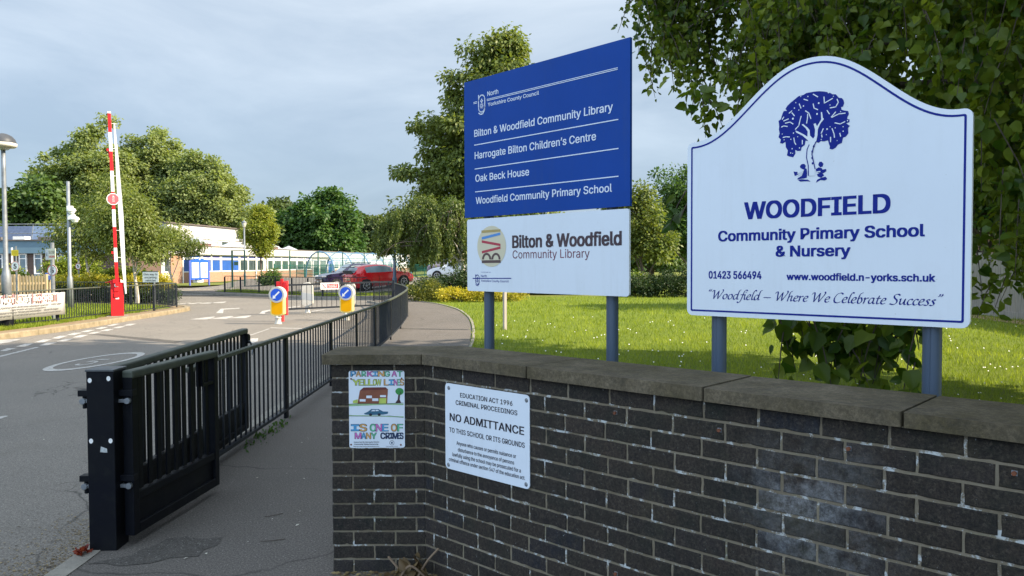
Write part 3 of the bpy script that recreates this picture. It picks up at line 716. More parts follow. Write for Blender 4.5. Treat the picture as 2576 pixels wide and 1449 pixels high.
def letters(s, xs, base, top, seq):
    for ch, (xa, xb), k in zip(s, xs, seq):
        q = pq((xa, base), (xb, base), (xa, top))
        if ch == 'I':
            for g, mm_, yy in ((.0014, 5, -.0048), (-.0008, k, -.0054)):
                x0_, x1_, z0_, z1_ = q[0][0] - g, q[1][0] + g, q[0][1] - g, q[2][1] + g; tk = (z1_ - z0_) * .25; xm = (x0_ + x1_) / 2; hw = (x1_ - x0_) * .17
                mb.flat([(x0_, z0_), (x1_, z0_), (x1_, z0_ + tk), (xm + hw, z0_ + tk), (xm + hw, z1_ - tk), (x1_, z1_ - tk), (x1_, z1_), (x0_, z1_), (x0_, z1_ - tk), (xm - hw, z1_ - tk), (xm - hw, z0_ + tk), (x0_, z0_ + tk)], yy, mm_)
            continue
        put_text(mb, ch, q[0][0] - 0.0014, q[1][0] + 0.0014, q[0][1] - 0.0014, q[2][1] - q[0][1] + 0.0028, -0.0048, 5, 0.035)
        put_text(mb, ch, q[0][0], q[1][0], q[0][1], q[2][1] - q[0][1], -0.0054, k, 0.02)
letters('PARKINGAT', [(340, 388), (397, 443), (460, 498), (520, 572), (578, 628), (636, 698), (708, 756), (786, 832), (846, 892)], 436, 384, [0, 1, 2, 3, 0, 1, 2, 3, 2])
letters('YELLOWLINES', [(358, 428), (430, 474), (482, 526), (532, 580), (582, 612), (616, 664), (702, 740), (752, 802), (808, 842), (846, 872), (876, 910)], 532, 472, [4, 4, 4, 4, 4, 4, 1, 0, 3, 2, 1])
letters('ISONEOF', [(340, 428), (436, 506), (550, 608), (612, 672), (682, 738), (780, 832), (848, 898)], 1030, 958, [0, 1, 2, 3, 0, 1, 2])
letters('MANYCRIMES', [(386, 448), (456, 498), (508, 552), (560, 614), (664, 706), (720, 756), (762, 792), (796, 846), (850, 872), (876, 904)], 1112, 1052, [3, 0, 1, 2, 12, 12, 12, 12, 12, 12])
mb.flat(pq((435, 590), (740, 575), (732, 732), (410, 732)), -0.0048, 6); mb.flat(pq((435, 592), (475, 557), (715, 555), (742, 578)), -0.0052, 7)
for x, y, w, h in ((434, 684, 64, 26), (506, 645, 60, 28), (570, 676, 66, 28), (655, 640, 64, 22)): mb.flat(pq((x, y), (x + w, y), (x + w, y + h), (x, y + h)), -0.0056, 13)
mb.flat(pq((648, 674), (724, 672), (720, 734), (642, 732)), -0.0056, 4); mb.flat(pq((360, 700), (412, 685), (412, 728), (360, 728)), -0.0056, 4)
mb.flat(pq((852, 630), (872, 630), (868, 690), (885, 726), (818, 728), (845, 690)), -0.005, 8); mb.disc(pp.at(*Zp(866, 600)), 0.022, 0.019, -0.0054, 9, 14); mb.line(pq((866, 650), (880, 606)), 0.003, -0.0058, 8)
mb.flat(pq((318, 735), (540, 728), (910, 732), (908, 748), (700, 745), (318, 762)), -0.0047, 11); mb.line(pq((318, 738), (430, 732), (700, 733), (908, 724)), 0.0016, -0.0058, 5)
mb.flat(pq((318, 858), (640, 862), (910, 872), (910, 884), (640, 872), (318, 868)), -0.0047, 11); mb.line(pq((318, 868), (640, 870), (760, 864), (908, 884)), 0.0012, -0.0058, 5)
mb.flat(pq((478, 840), (520, 822), (560, 792), (640, 792), (688, 818), (742, 820), (740, 842), (690, 852), (560, 856), (490, 850)), -0.0052, 10)
for q in (((555, 815), (575, 800), (600, 800), (600, 815)), ((606, 815), (606, 800), (630, 800), (645, 812))): mb.flat(pq(*q), -0.0057, 13)
for x, y in ((552, 852), (645, 851)): mb.disc(pp.at(*Zp(x, y)), 0.0085, 0.007, -0.0058, 5, 10)
for s, l, r, tp in (('Supported By Harrogate District', (370,1156), (645,1154), 1145), ('Community Safety Partnership', (376,1180), (636,1178), 1168), ('Reducing Crime And Increasing Reassurance', (367,1200), (645,1200), 1193), ('www.harrogate.gov.uk', (718,1198), (850,1198), 1193)):
    board_text(mb, pp, Zp, s, l, r, tp, -0.0048, 5, 0.03)
mb.ring(pp.at(*Zp(783, 1158)), 0.011, 0.013, -0.0048, 5, 16); mb.disc(pp.at(*Zp(783, 1158)), 0.005, 0.006, -0.0048, 12, 8)
mb.build('drawing', cols, t)
for (x, y) in ((340, 465), (888, 460), (340, 1178), (880, 1180)):
    s, z = pp.at(*Zp(x, y)); MB().tube([(s, -0.004, z), (s, -0.007, z)], [0.005, 0.004], 8).build('screw', M_rust, t)

# ------------------------------------------------------------------ council sign (blue) and library sign (white) on their posts
def post_shape(mb, x, y, z0, z1, r=0.036, n=20):
    # ribbed aluminium tube
    pr_ = []
    for k in range(n * 2):
        a = math.pi * k / n; rr = r if (k % 10) else r * 0.9
        pr_.append((x + rr * math.cos(a), y + rr * math.sin(a)))
    mb.slab(pr_, z0, z1)
BL = P(1170, 664, 5.47); BR = P(1584.5, 664, 4.386)
bd = Vector((BR.x - BL.x, BR.y - BL.y, 0)); BWID = bd.length
pb = Plane((BL.x, BL.y, 0), bd); Zb = zm(1700, 100, 1.207)
t = thing('council_sign', 'tall blue council sign board over a white library board on two grey posts', 'sign', (BL.x, BL.y, 0), pb.rz)
pbp = Plane(pb.o - pb.n * .062, bd); s1 = pbp.at(1231, 800)[0]; s2 = pbp.at(1540.5, 800)[0]
for s in (s1, s2):
    mb = MB(); post_shape(mb, s, 0.062, -0.1, 2.8); mb.build('post', M_grey, t)
zb0, zt0 = 1.976, 2.922
MB().prism([(0, zb0), (BWID, zb0), (BWID, zt0), (0, zt0)], 0, 0.018).build('blue_board', M_blue, t)
mb = MB(); y = -0.0015
for s, l, r, tp in (('Bilton & Woodfield Community Library', (96,493), (722,388), 462), ("Harrogate Bilton Children\u2019s Centre", (98,598), (646,515), 567), ('Oak Beck House', (101,703), (343,672), 672),
                    ('Woodfield Community Primary School', (103,806), (718,743), 776), ('North', (155,313), (204,304), 293), ('Yorkshire County Council', (157,358), (388,311), 342)):
    board_text(mb, pb, Zb, s, l, r, tp, y, 0, 0.013)
for l, r, w in (((96,535), (746,422), .006), ((98,645), (747,551), .006), ((100,750), (747,675), .006), ((153,326), (744,190), .004), ((153,332), (744,197), .004), ((92,343), (108,340), .004), ((92,349), (108,346), .004)):
    a = pb.at(*Zb(*l)); b = pb.at(*Zb(*r)); zz = (a[1] + b[1]) / 2; mb.line([(a[0], zz), (b[0], zz)], w, y)
def crest(mb, c, h, y, m):
    """council emblem: a tall letter g ring round a small rose crest"""
    w = h * 0.4; r = w / 2
    top = [(c[0] + r * math.cos(a), c[1] + h * .12 + r * math.sin(a)) for a in [math.pi * k / 10 for k in range(11)]]
    bot = [(c[0] + r * math.cos(a), c[1] - h * .18 + r * math.sin(a)) for a in [math.pi + math.pi * k / 10 for k in range(11)]]
    lp = top + bot + [top[0]]
    mb.line(lp, h * .05, y, m); mb.line([(c[0] - r, c[1] + h * .34), (c[0] - r, c[1] + h * .1)], h * .05, y, m)
    mb.line([(c[0] + r, c[1] - h * .15), (c[0] + r * .9, c[1] - h * .33), (c[0] + r * .3, c[1] - h * .46), (c[0] - r * .4, c[1] - h * .47), (c[0] - r * .95, c[1] - h * .4)], h * .05, y, m)
    for k in range(10):
        a = 2 * math.pi * k / 10; mb.line([(c[0] + w * .1 * math.cos(a), c[1] - h * .12 + w * .1 * math.sin(a)), (c[0] + w * .3 * math.cos(a), c[1] - h * .12 + w * .3 * math.sin(a))], h * .022, y, m)
    for q in ((0, .14), (-.05, .08), (.05, .08), (0, .03)): mb.disc((c[0] + q[0] * h, c[1] + q[1] * h), h * .035, h * .035, y, m, 8)
a = pb.at(*Zb(129, 345)); b = pb.at(*Zb(129, 290)); cc = pb.at(*Zb(129, 397))
crest(mb, a, (b[1] - cc[1]) * 1.02, y, 0)
mb.build('lettering', M_letter, t)
xl = pb.at(1176, 640)[0]; xr = pb.at(1583, 640)[0]; z0 = 1.462; z1 = 1.962
MB().prism(rounded(xr - xl, z1 - z0, 0.018, (xl + xr) / 2, (z0 + z1) / 2), -0.002, 0.012).build('white_board', M_board, t)
Zw = zm(1740, 820, 3.903); y = -0.0035
ic = [M_brown_ink, M_maroon, M_navy, mat('logo_cream', (0.62, 0.58, 0.42), 0.5, var=0.05), mat('logo_gold', (0.42, 0.32, 0.12), 0.5), mat('logo_sky', (0.08, 0.26, 0.62), 0.5), mat('logo_red', (0.42, 0.04, 0.07), 0.5), mat('logo_brown', (0.1, 0.06, 0.06), 0.5)]
mb = MB()
board_text(mb, pb, Zw, 'Bilton & Woodfield', (717,435), (2305,372), 262, y, 0, 0.03); board_text(mb, pb, Zw, 'Community Library', (717,588), (1843,562), 472, y, 1, -0.008)
def wq(*pts): return [pb.at(*Zw(*p)) for p in pts]
c = pb.at(*Zw(406, 405)); c1 = pb.at(*Zw(406, 105)); c2 = pb.at(*Zw(406, 705)); l1 = pb.at(*Zw(196, 405)); r1 = pb.at(*Zw(616, 405))
mb.disc((c[0], (c1[1] + c2[1]) / 2), (r1[0] - l1[0]) / 2, (c1[1] - c2[1]) / 2, y, 3, 36)
for q, k in ((((262,172), (540,155), (538,190), (262,210)), 4), (((266,270), (536,202), (538,238), (268,308)), 5), (((266,316), (540,366), (540,402), (268,352)), 6), (((268,474), (540,405), (542,440), (270,510)), 6), (((268,610), (543,605), (543,646), (268,650)), 7)):
    mb.flat(wq(*q), y - 0.001, k)
for cx in (338, 474):
    ar = [(cx - 68 + 0, 597)] + [(cx - 68 * math.cos(math.pi * k / 8), 597 - 98 * math.sin(math.pi * k / 8)) for k in range(1, 8)] + [(cx + 68, 597)]
    ai = [(cx + 40 * math.cos(math.pi * k / 8), 597 - 66 * math.sin(math.pi * k / 8)) for k in range(9)]
    mb.flat(wq(*(ar + ai)), y - 0.001, 7)
board_text(mb, pb, Zw, 'North', (252,855), (338,853), 822, y, 2, 0.0); board_text(mb, pb, Zw, 'Yorkshire County Council', (252,928), (658,926), 897, y, 2, 0.0); board_text(mb, pb, Zw, 'In partnership with', (252,790), (398,788), 778, y, 2, 0.0)
a = wq((135, 873), (693, 873)); mb.line(a, 0.006, y, 2)
a = wq((202, 885), (202, 790), (202, 982)); crest(mb, a[0], (a[1][1] - a[2][1]) * 1.02, y - 0.001, 2)
mb.build('lettering', ic, t)

# ------------------------------------------------------------------ school sign (white, arched) on two posts
WL = P(1728.5, 664, 3.87); WR = P(2442, 664, 3.0); wd = Vector((WR.x - WL.x, WR.y - WL.y, 0)); WW = wd.length
pw = Plane((WL.x, WL.y, 0), wd); Zs = zm(2500, 200, 1.3176)
t = thing('school_sign', 'white school name board with arched top and blue tree emblem on two grey posts', 'sign', (WL.x, WL.y, 0), pw.rz)
for px in (1809, 2345):
    s = Plane(pw.o - pw.n * .062, wd).at(px, 850)[0]; mb = MB(); post_shape(mb, s, 0.062, -0.1, 2.1); mb.build('post', M_grey, t)
def sign_outline(ins=0.0):
    hw = WW / 2 - ins; z0 = 1.392 + ins; zs = 2.247; ap = 0.308; r = max(0.03 - ins, 0.004); p = []
    def tp(x):
        u = abs(x) / (WW / 2)
        if u > 0.93: return zs
        return zs + ap * 0.5 * (1 + math.cos(math.pi * (u / 0.93) ** 1.08))
    def arc(cx, cz, a0):
        for k in range(5): a = R(a0 + 22.5 * k); p.append((cx + r * math.cos(a), cz + r * math.sin(a)))
    arc(-hw + r, z0 + r, 180); arc(hw - r, z0 + r, 270); arc(hw - r, zs - ins - r, 0)
    for k in range(1, 60):
        x = (hw - r) * (1 - 2 * k / 60); g = (tp(x + .002) - tp(x - .002)) / .004; p.append((x, tp(x) - ins * math.sqrt(1 + g * g)))
    arc(-hw + r, zs - ins - r, 90)
    return [(a + WW / 2, b) for a, b in p]
MB().prism(sign_outline(), 0, 0.018).build('board', M_board, t)
mb = MB(); o1 = sign_outline(0.021); o2 = sign_outline(0.0295); n = len(o1)
for i in range(n):
    j = (i + 1) % n; mb.add([(o1[i][0], -0.001, o1[i][1]), (o1[j][0], -0.001, o1[j][1]), (o2[j][0], -0.001, o2[j][1]), (o2[i][0], -0.001, o2[i][1])], [(0, 1, 2, 3)])
mb.build('border_line', M_navy, t)
mb = MB(); y = -0.0012
for s, l, r, tp, bo in (('WOODFIELD', (387,817), (1100,788), 737, .03), ('Community Primary School', (257,925), (1272,907), 876, .028), ('& Nursery', (541,1003), (905,1001), 952, .028), ('01423 566494', (209,1113), (467,1113), 1078, .03), ('www.woodfield.n-yorks.sch.uk', (594,1119), (1325,1127), 1087, .03)):
    board_text(mb, pw, Zs, s, l, r, tp, y, 0, bo)
board_text(mb, pw, Zs, '"Woodfield - Where We Celebrate Success\'', (200,1215), (1352,1245), 1172, y, 0, script=True)
mb.build('lettering', M_navy, t)
Ze = zm(2760, 300, 3.45); mb = MB()
def eq(*pts): return [pw.at(*Ze(*p)) for p in pts]
crown = [(960,160),(1020,150),(1080,145),(1140,150),(1185,158),(1190,175),(1215,165),(1250,185),(1290,185),(1310,205),(1330,230),(1370,235),(1392,262),(1400,300),(1385,345),(1360,350),(1365,385),(1400,395),(1450,402),(1462,440),(1440,485),(1440,505),(1468,510),(1468,545),(1425,560),(1475,595),(1450,620),(1455,690),(1420,735),(1385,745),(1370,815),(1320,835),(1290,875),(1250,900),(1210,890),(1215,860),(1200,820),(1190,780),(1140,795),(1100,790),(1070,812),(1040,805),(1030,770),(960,770),(940,790),(900,785),(890,840),(850,870),(840,915),(800,920),(765,905),(770,950),(740,1000),(690,990),(660,975),(670,910),(645,870),(640,800),(600,825),(570,815),(580,770),(550,740),(565,690),(555,640),(560,600),(550,530),(580,510),(600,440),(620,400),(660,400),(640,375),(665,335),(700,300),(760,250),(810,210),(870,195),(910,170)]
mb.flat(eq(*crown), y, 0); y2 = -0.0022
trunk = [(940,1240),(935,1110),(915,1000),(920,920),(950,830),(930,780),(860,720),(780,680),(770,655),(800,665),(880,705),(925,735),(930,670),(900,620),(850,580),(870,570),(930,620),(955,650),(960,720),(1000,760),(1020,730),(1025,640),(1005,570),(1030,560),(1050,600),(1075,560),(1105,510),(1100,420),(1115,415),(1125,490),(1140,505),(1090,570),(1060,640),(1055,720),(1040,790),(1000,880),(985,960),(1000,1040),(1025,1150),(1020,1240)]
mb.flat(eq(*trunk), y2, 1)
mb.line(eq((940,1235),(938,1110),(915,1000),(922,900),(948,840)), 0.004, y2 - .001, 0); mb.line(eq((1025,1150),(1000,1040),(984,960),(1000,880),(1035,800)), 0.004, y2 - .001, 0)
for x, yy in ((990, 1080), (985, 1010), (985, 930), (1005, 860)): mb.flat(eq((x, yy - 20), (x + 18, yy), (x, yy + 18), (x - 10, yy)), y2 - .001, 0)
for q in ([(820,310),(832,340),(842,365)], [(1000,310),(1012,365),(1060,385)], [(1140,220),(1145,300),(1250,240)], [(1310,250),(1325,290),(1290,350),(1220,362)], [(1235,480),(1290,415)], [(1240,485),(1330,440),(1415,430)], [(1280,555),(1350,570),(1410,540)], [(930,440),(925,510),(915,560)], [(845,470),(830,520),(815,590),(770,640)], [(900,400),(945,430),(970,500)],
          [(620,530),(680,505)], [(640,560),(700,545),(740,570)], [(590,610),(620,595),(665,602)], [(1130,630),(1105,690)], [(1245,630),(1270,700),(1275,745)], [(1225,740),(1225,800)], [(610,745),(650,735),(695,738)], [(750,750),(760,810),(775,835)], [(860,780),(860,830)], [(690,430),(725,400)], [(725,425),(757,465)], [(880,250),(930,265)], [(1000,185),(1060,220)], [(1345,690),(1355,730)], [(1110,710),(1115,740)], [(620,480),(600,510)], [(1180,395),(1210,440)]):
    mb.line(eq(*q), 0.0042, y2, 1)
for x, yy, r in ((1072,300,17), (875,338,13), (758,365,12), (1050,440,17), (738,502,20), (932,214,11), (1180,636,16), (775,295,10), (815,390,10), (1218,606,9), (1285,620,11), (1218,325,10), (745,687,13), (712,768,11), (823,880,12), (710,945,12), (735,950,9), (1387,606,10), (1388,664,12), (1170,708,9), (1105,770,9), (625,775,10), (728,890,12), (1445,527,12), (1355,410,10), (1310,785,8), (800,735,9), (600,700,9), (840,215,9), (1262,212,9)):
    c = pw.at(*Ze(x, yy)); mb.disc(c, r * 0.00016 * 1.35, r * 0.00018 * 1.35, y2, 1, 10)
fig = [[(830,1110),(850,1088),(885,1085),(905,1110),(895,1140),(915,1150),(922,1210),(915,1265),(880,1275),(790,1285),(800,1270),(850,1240),(868,1200),(880,1160),(855,1150),(835,1140),(828,1125)], [(745,1185),(800,1190),(810,1235),(760,1240)], [(800,1290),(850,1285),(930,1290),(965,1315),(920,1310),(830,1315)],
       [(1065,1090),(1080,1058),(1110,1058),(1132,1085),(1120,1120),(1090,1130),(1070,1110)], [(1035,1150),(1070,1130),(1110,1140),(1120,1160),(1085,1165),(1080,1200),(1120,1205),(1140,1235),(1100,1265),(1060,1250),(1045,1220),(1080,1205),(1035,1190)], [(1085,1165),(1140,1155),(1165,1150),(1170,1180),(1130,1205),(1085,1200)], [(1035,1330),(1050,1290),(1100,1265),(1160,1250),(1180,1280),(1150,1300),(1090,1295)]]
for q in fig: mb.flat(eq(*q), y, 0)
mb.line(eq((875, 1165), (830, 1200), (800, 1205)), 0.005, y2, 1); mb.line(eq((860, 1200), (830, 1225), (790, 1235)), 0.004, y2, 1); mb.line(eq((1040, 1190), (1090, 1185)), 0.004, y2, 1)
mb.line(eq((945, 1220), (965, 1210), (985, 1225)), 0.0025, y, 0)
mb.build('tree_emblem', [M_signblue if False else M_navy, M_board], t)

# small square timber post behind the signs
q = G(1270, 830); t = thing('timber_post', 'thin square weathered post standing in the lawn behind the council sign', 'post', (q.x, q.y, 0), R(35))
mb = MB(); mb.box((0, 0, 0.65), (0.075, 0.075, 1.7)); mb.add([(-.0375, -.0375, 1.5), (.0375, -.0375, 1.5), (.0375, .0375, 1.5), (-.0375, .0375, 1.5), (0, 0, 1.53)], [(0, 1, 4), (1, 2, 4), (2, 3, 4), (3, 0, 4)])
mb.build('shaft', mat('grey_timber', (0.4, 0.36, 0.31), 0.8, scale=3, col2=(0.28, 0.25, 0.22), stretch=(9, 9, .6)), t, bevel=0.004)
# ------------------------------------------------------------------ railings and gates
def railing(name, label, pts, h, post_at, group=None, gap=0.13, bar=0.014, post=(0.06, 0.03), rail=(0.05, 0.035), m_post=None, zb=0.09, z=0.0, top=None, cat='railing'):
    t = thing(name, label, cat, (pts[0][0], pts[0][1], 0), 0, group); o = Vector((pts[0][0], pts[0][1], 0))
    p = [Vector((a[0], a[1], z)) - o for a in pts]; m_post = m_post or M_rail
    tr, br, ib = MB(), MB(), MB()
    for a, b in zip(p[:-1], p[1:]):
        u = Vector((0, 0, 1)); d = (b - a).normalized() * 0.002
        tr.beam(a + u * (h - rail[1] / 2) - d, b + u * (h - rail[1] / 2) + d, rail[0], rail[1]); br.beam(a + u * zb, b + u * zb, rail[0] * 0.8, rail[1] * 0.8)
        n = max(1, int((b - a).length / gap))
        for k in range(n):
            q = a + (b - a) * ((k + 0.5) / n); ib.beam(q + u * zb, q + u * (h - rail[1]), bar, bar)
    tr.build('top_rail', top or M_railtop, t, bevel=0.006); br.build('bottom_rail', M_rail, t); ib.build('infill_bars', M_rail, t)
    for i in post_at:
        a = p[i]; d = (p[min(i + 1, len(p) - 1)] - p[max(i - 1, 0)]); rz = math.atan2(d.y, d.x)
        q = MB(); q.box((a.x, a.y, (h - rail[1]) / 2 - 0.05), (post[0], post[1], h - rail[1] + 0.1), rz=rz)
        for zz in (0.25, 0.72): q.box((a.x, a.y, zz), (0.012, post[1] + 0.012, 0.012), 1, rz=rz)
        q.build('post', [m_post, M_galv], t)
    return t
rp = [Vector((a, b, 0)) for a, b in rail_line]
dense = cr(rp, 4)
near = [(v.x, v.y) for v in [Vector((-2.36, 5.62, 0))] + dense[1:]]
railing('guard_railing', 'long dark guard railing curving along the pavement edge from the open gates', near, 0.9, [1] + list(range(4, len(near), 4)) + [len(near) - 3], gap=0.125, bar=0.015, post=(0.085, 0.03), m_post=M_black)

# gate post with the two open leaves hung on it
gp = thing('gate_post', 'thick black square gate post at the kerb with four white dots', 'gate post', (-2.372, 4.5, 0), R(2))
MB().box((0, 0, 0.47), (0.155, 0.155, 1.14)).build('shaft', M_black, gp, bevel=0.004)
MB().box((0, 0, 1.046), (0.165, 0.165, 0.012)).build('cap', mat('cap_steel', (0.09, 0.1, 0.105), 0.45, scale=9, col2=(0.05, 0.055, 0.06)), gp, bevel=0.003)
for x, z in ((-0.056, 0.99), (0.05, 1.0), (-0.055, 0.64), (0.055, 0.64)):
    MB().disc((x, z), 0.0115, 0.0145, -0.0795, 0, 14).build('white_dot', M_white, gp)
MB().flat([(-0.005, 0.575), (0.035, 0.572), (0.034, 0.595), (0.0, 0.608)], -0.0795).build('sticker', mat('torn_sticker', (0.5, 0.52, 0.52), 0.6, scale=60, col2=(0.3, 0.33, 0.33)), gp)
for sx, zz in ((-1, 0.86), (-1, 0.36), (1, 0.86), (1, 0.36)):
    hb = MB(); x = sx * 0.115
    hb.box((x, 0.01, zz + 0.045), (0.085, 0.06, 0.035), 0); hb.tube([(x + sx * .01, 0.0, zz - 0.045), (x + sx * .01, 0.0, zz + 0.05)], 0.013, 10, 0); hb.box((x - sx * .008, 0.0, zz), (0.06, 0.045, 0.02), 1); hb.tube([(x + sx * .012, -0.03, zz), (x + sx * .012, 0.025, zz)], 0.018, 12, 1)
    hb.build('hinge', [M_black, M_galv], gp, bevel=0.002)
def gate_leaf(name, label, a, b, h, zmid, lock):
    a = Vector(a); b = Vector(b); d = b - a; ln = d.length; rz = math.atan2(d.y, d.x)
    t = thing(name, label, 'gate', (a.x, a.y, 0), rz)
    f = MB(); z0 = 0.06
    for x in (0.03, ln - 0.03): f.box((x, 0, (h + z0) / 2 - .02), (0.06, 0.06, h - z0 - 0.04))
    f.box((ln / 2, 0, zmid), (ln - 0.12, 0.05, 0.05)); f.box((ln / 2, 0, z0 + 0.03), (ln - 0.12, 0.06, 0.06))
    f.build('frame', M_black, t, bevel=0.004)
    tr = MB(); tr.box((ln / 2, 0, h - 0.025), (ln, 0.07, 0.05)); tr.build('top_rail', M_railtop, t, bevel=0.012)
    MB().box((ln / 2, 0, (zmid + z0) / 2 + .01), (ln - 0.12, 0.012, zmid - z0 - 0.07)).build('kick_plate', M_black, t)
    n = int((ln - 0.1) / 0.104); hb = MB()
    for k in range(n):
        x = 0.06 + (ln - 0.12) * (k + 0.6) / (n + 0.2); MB().box((x, 0, (zmid + h) / 2 - 0.01), (0.042, 0.01, h - zmid - 0.08)).build('bar', M_black, t)
    if lock:
        lb = MB(); lb.box((ln - 0.14, 0, h - 0.22), (0.16, 0.05, 0.02)); lb.box((ln - 0.21, 0, h - .13), (0.02, 0.05, 0.17)); lb.build('latch_box', M_black, t)
    else:
        lb = MB(); lb.box((ln - 0.02, -0.03, h - 0.1), (0.05, 0.03, 0.09)); lb.box((ln + 0.05, 0.0, h - 0.08), (0.06, 0.06, 0.012)); lb.box((ln + 0.05, 0.0, h - 0.14), (0.06, 0.06, 0.012)); lb.box((ln + 0.08, 0, h - .11), (.012, .06, .07))
        lb.tube([(ln - .02, -.05, h - .12), (ln + .06, -.06, h - .2), (ln + .03, -.06, h - .26)], 0.008, 6, 1); lb.build('latch', [M_black, M_galv], t)
        for zz in (0.25, 0.5, 0.75): MB().tube([(ln, 0, zz), (ln + 0.05, -0.01, zz)], 0.006, 6).build('stop_pin', M_galv, t)
    return t
gate_leaf('pedestrian_gate', 'short black barred gate leaf folded back beside the pavement', (-2.252, 4.5, 0), (-2.155, 5.57, 0), 1.035, 0.28, True)
gate_leaf('vehicle_gate', 'long black barred gate leaf folded back along the road edge', (-2.44, 4.6, 0), (-2.6, 7.5, 0), 1.035, 0.3, False)

lrail = [(-13.35, 12), (-13.3, 16), (-13.3, 19), (-13.1, 20.6), (-12.95, 22), (-12.98, 23.6), (-13.0, 25.1), (-12.8, 26.3), (-12.65, 27.3), (-12.7, 28.5), (-12.85, 29.6), (-13.9, 30.5), (-15.3, 31.0), (-17.2, 31.8), (-19.5, 32.4)]
railing('verge_railing', 'dark railing along the far verge, behind the red barrier box and banner', lrail, 0.95, [2, 4, 6, 8, 10, 12, 14], gap=0.13, bar=0.016, post=(0.07, 0.05), z=0.03)
irail = [(-17.1, 46), (-15.9, 45.3), (-14.4, 44.0), (-13.1, 42.8), (-11.85, 41.6), (-10.7, 40.5), (-9.7, 39.6), (-8.6, 39.4), (-7.4, 39.6)]
railing('island_railing', 'dark railing on the grass island in front of the school', irail, 0.98, [0, 1, 2, 3, 4, 5, 6], gap=0.14, bar=0.018, post=(0.07, 0.05), z=0.03, top=M_rail)
# ------------------------------------------------------------------ red swing gate across the road, bollards
q0 = G(721, 792.5, ROADZ); q1 = G(710.5, 808.8, ROADZ)
t = thing('swing_gate', 'black barred road gate with a red end post, closing the lane by the island', 'gate', (q0.x, q0.y, ROADZ))
gd = Vector((-4.35, 28.3, 0)) - Vector((q0.x, q0.y, 0))
mb = MB(); mb.tube([(0, 0, 0), (0, 0, 1.0)], 0.055, 12); mb.box((0, 0, 1.08), (0.13, 0.13, 0.2)); mb.build('red_post', M_redsoft, t, bevel=0.004)
mb = MB(); a = gd * 0.02; b = gd
mb.beam(a + Vector((0, 0, 1.03)), b + Vector((0, 0, 1.1)), 0.06, 0.06); mb.beam(a + Vector((0, 0, 0.2)), b + Vector((0, 0, 0.27)), 0.06, 0.06); mb.beam(b + Vector((0, 0, -.02)), b + Vector((0, 0, 1.15)), .08, .08)
mb.build('frame', M_rail, t)
mb = MB()
for k in range(1, 22):
    c = gd * (k / 22); mb.beam(c + Vector((0, 0, 0.22 + .07 * k / 22)), c + Vector((0, 0, 1.0 + .07 * k / 22)), 0.016, 0.016)
mb.build('bars', M_rail, t)
# no-access sign fixed to it
rzg = math.atan2(gd.y, gd.x); pg = Plane(Vector((q0.x, q0.y, ROADZ)) + Vector((gd.y, -gd.x, 0)).normalized() * 0.06, gd); Zg = zm(900, 1030, 5.152)
a = pg.at(*Zg(1556, 158)); b = pg.at(*Zg(1914, 280))
st = thing('access_sign', 'white and red No access for pedestrians sign tied to the black road gate', 'sign', pg.o, rzg)
z0, z1 = a[1], b[1]
MB().prism(rounded(b[0] - a[0], z0 - z1, 0.01, (a[0] + b[0]) / 2, (z0 + z1) / 2), -0.004, 0.0).build('plate', M_white, st)
mb = MB(); w = b[0] - a[0]; h = z0 - z1; zc = (z0 + z1) / 2
mb.flat([(a[0] + w * .36, z1 + h * .16), (a[0] + w * .96, z1 + h * .16), (a[0] + w * .96, z1 + h * .86), (a[0] + w * .36, z1 + h * .86)], -0.006, 0)
put_text(mb, 'No access for', a[0] + w * .41, a[0] + w * .91, z1 + h * .56, h * .2, -0.008, 1, .02); put_text(mb, 'pedestrians', a[0] + w * .43, a[0] + w * .89, z1 + h * .28, h * .2, -0.008, 1, .02)
c = (a[0] + w * .18, zc); mb.ring(c, h * .32, h * .39, -0.006, 0); mb.line([(c[0] - h * .24, c[1] + h * .24), (c[0] + h * .24, c[1] - h * .24)], h * .06, -0.008, 0)
mb.disc((c[0], c[1] + h * .2), h * .05, h * .05, -0.007, 2, 10); mb.line([(c[0], c[1] + h * .14), (c[0], c[1] - h * .02), (c[0] - h * .1, c[1] - h * .22)], h * .06, -0.007, 2); mb.line([(c[0], c[1]), (c[0] + h * .1, c[1] - h * .22)], h * .05, -0.007, 2); mb.line([(c[0] - h * .1, c[1] + h * .02), (c[0], c[1] + h * .1), (c[0] + h * .1, c[1])], h * .04, -0.007, 2)
mb.build('lettering', [M_red, M_white, M_black_ink], st)
t = thing('lane_post', 'red lane width post with a ribbed red head, just behind the left yellow bollard', 'post', (q1.x, q1.y, ROADZ))
MB().lathe([(0.06, 0), (0.06, 1.0), (0.05, 1.02)], n=14).build('shaft', M_redsoft, t)
mb = MB(); mb.box((-0.1, 0, 1.08), (0.12, 0.12, 0.28)); mb.box((0.0, 0, 1.12), (0.07, 0.12, 0.36)); mb.box((0.09, 0, 1.08), (0.1, 0.12, 0.26), ax=(R(8), 'Y')); mb.box((0.16, 0, 1.02), (0.05, 0.1, 0.2)); mb.build('head', M_red, t, bevel=0.008)

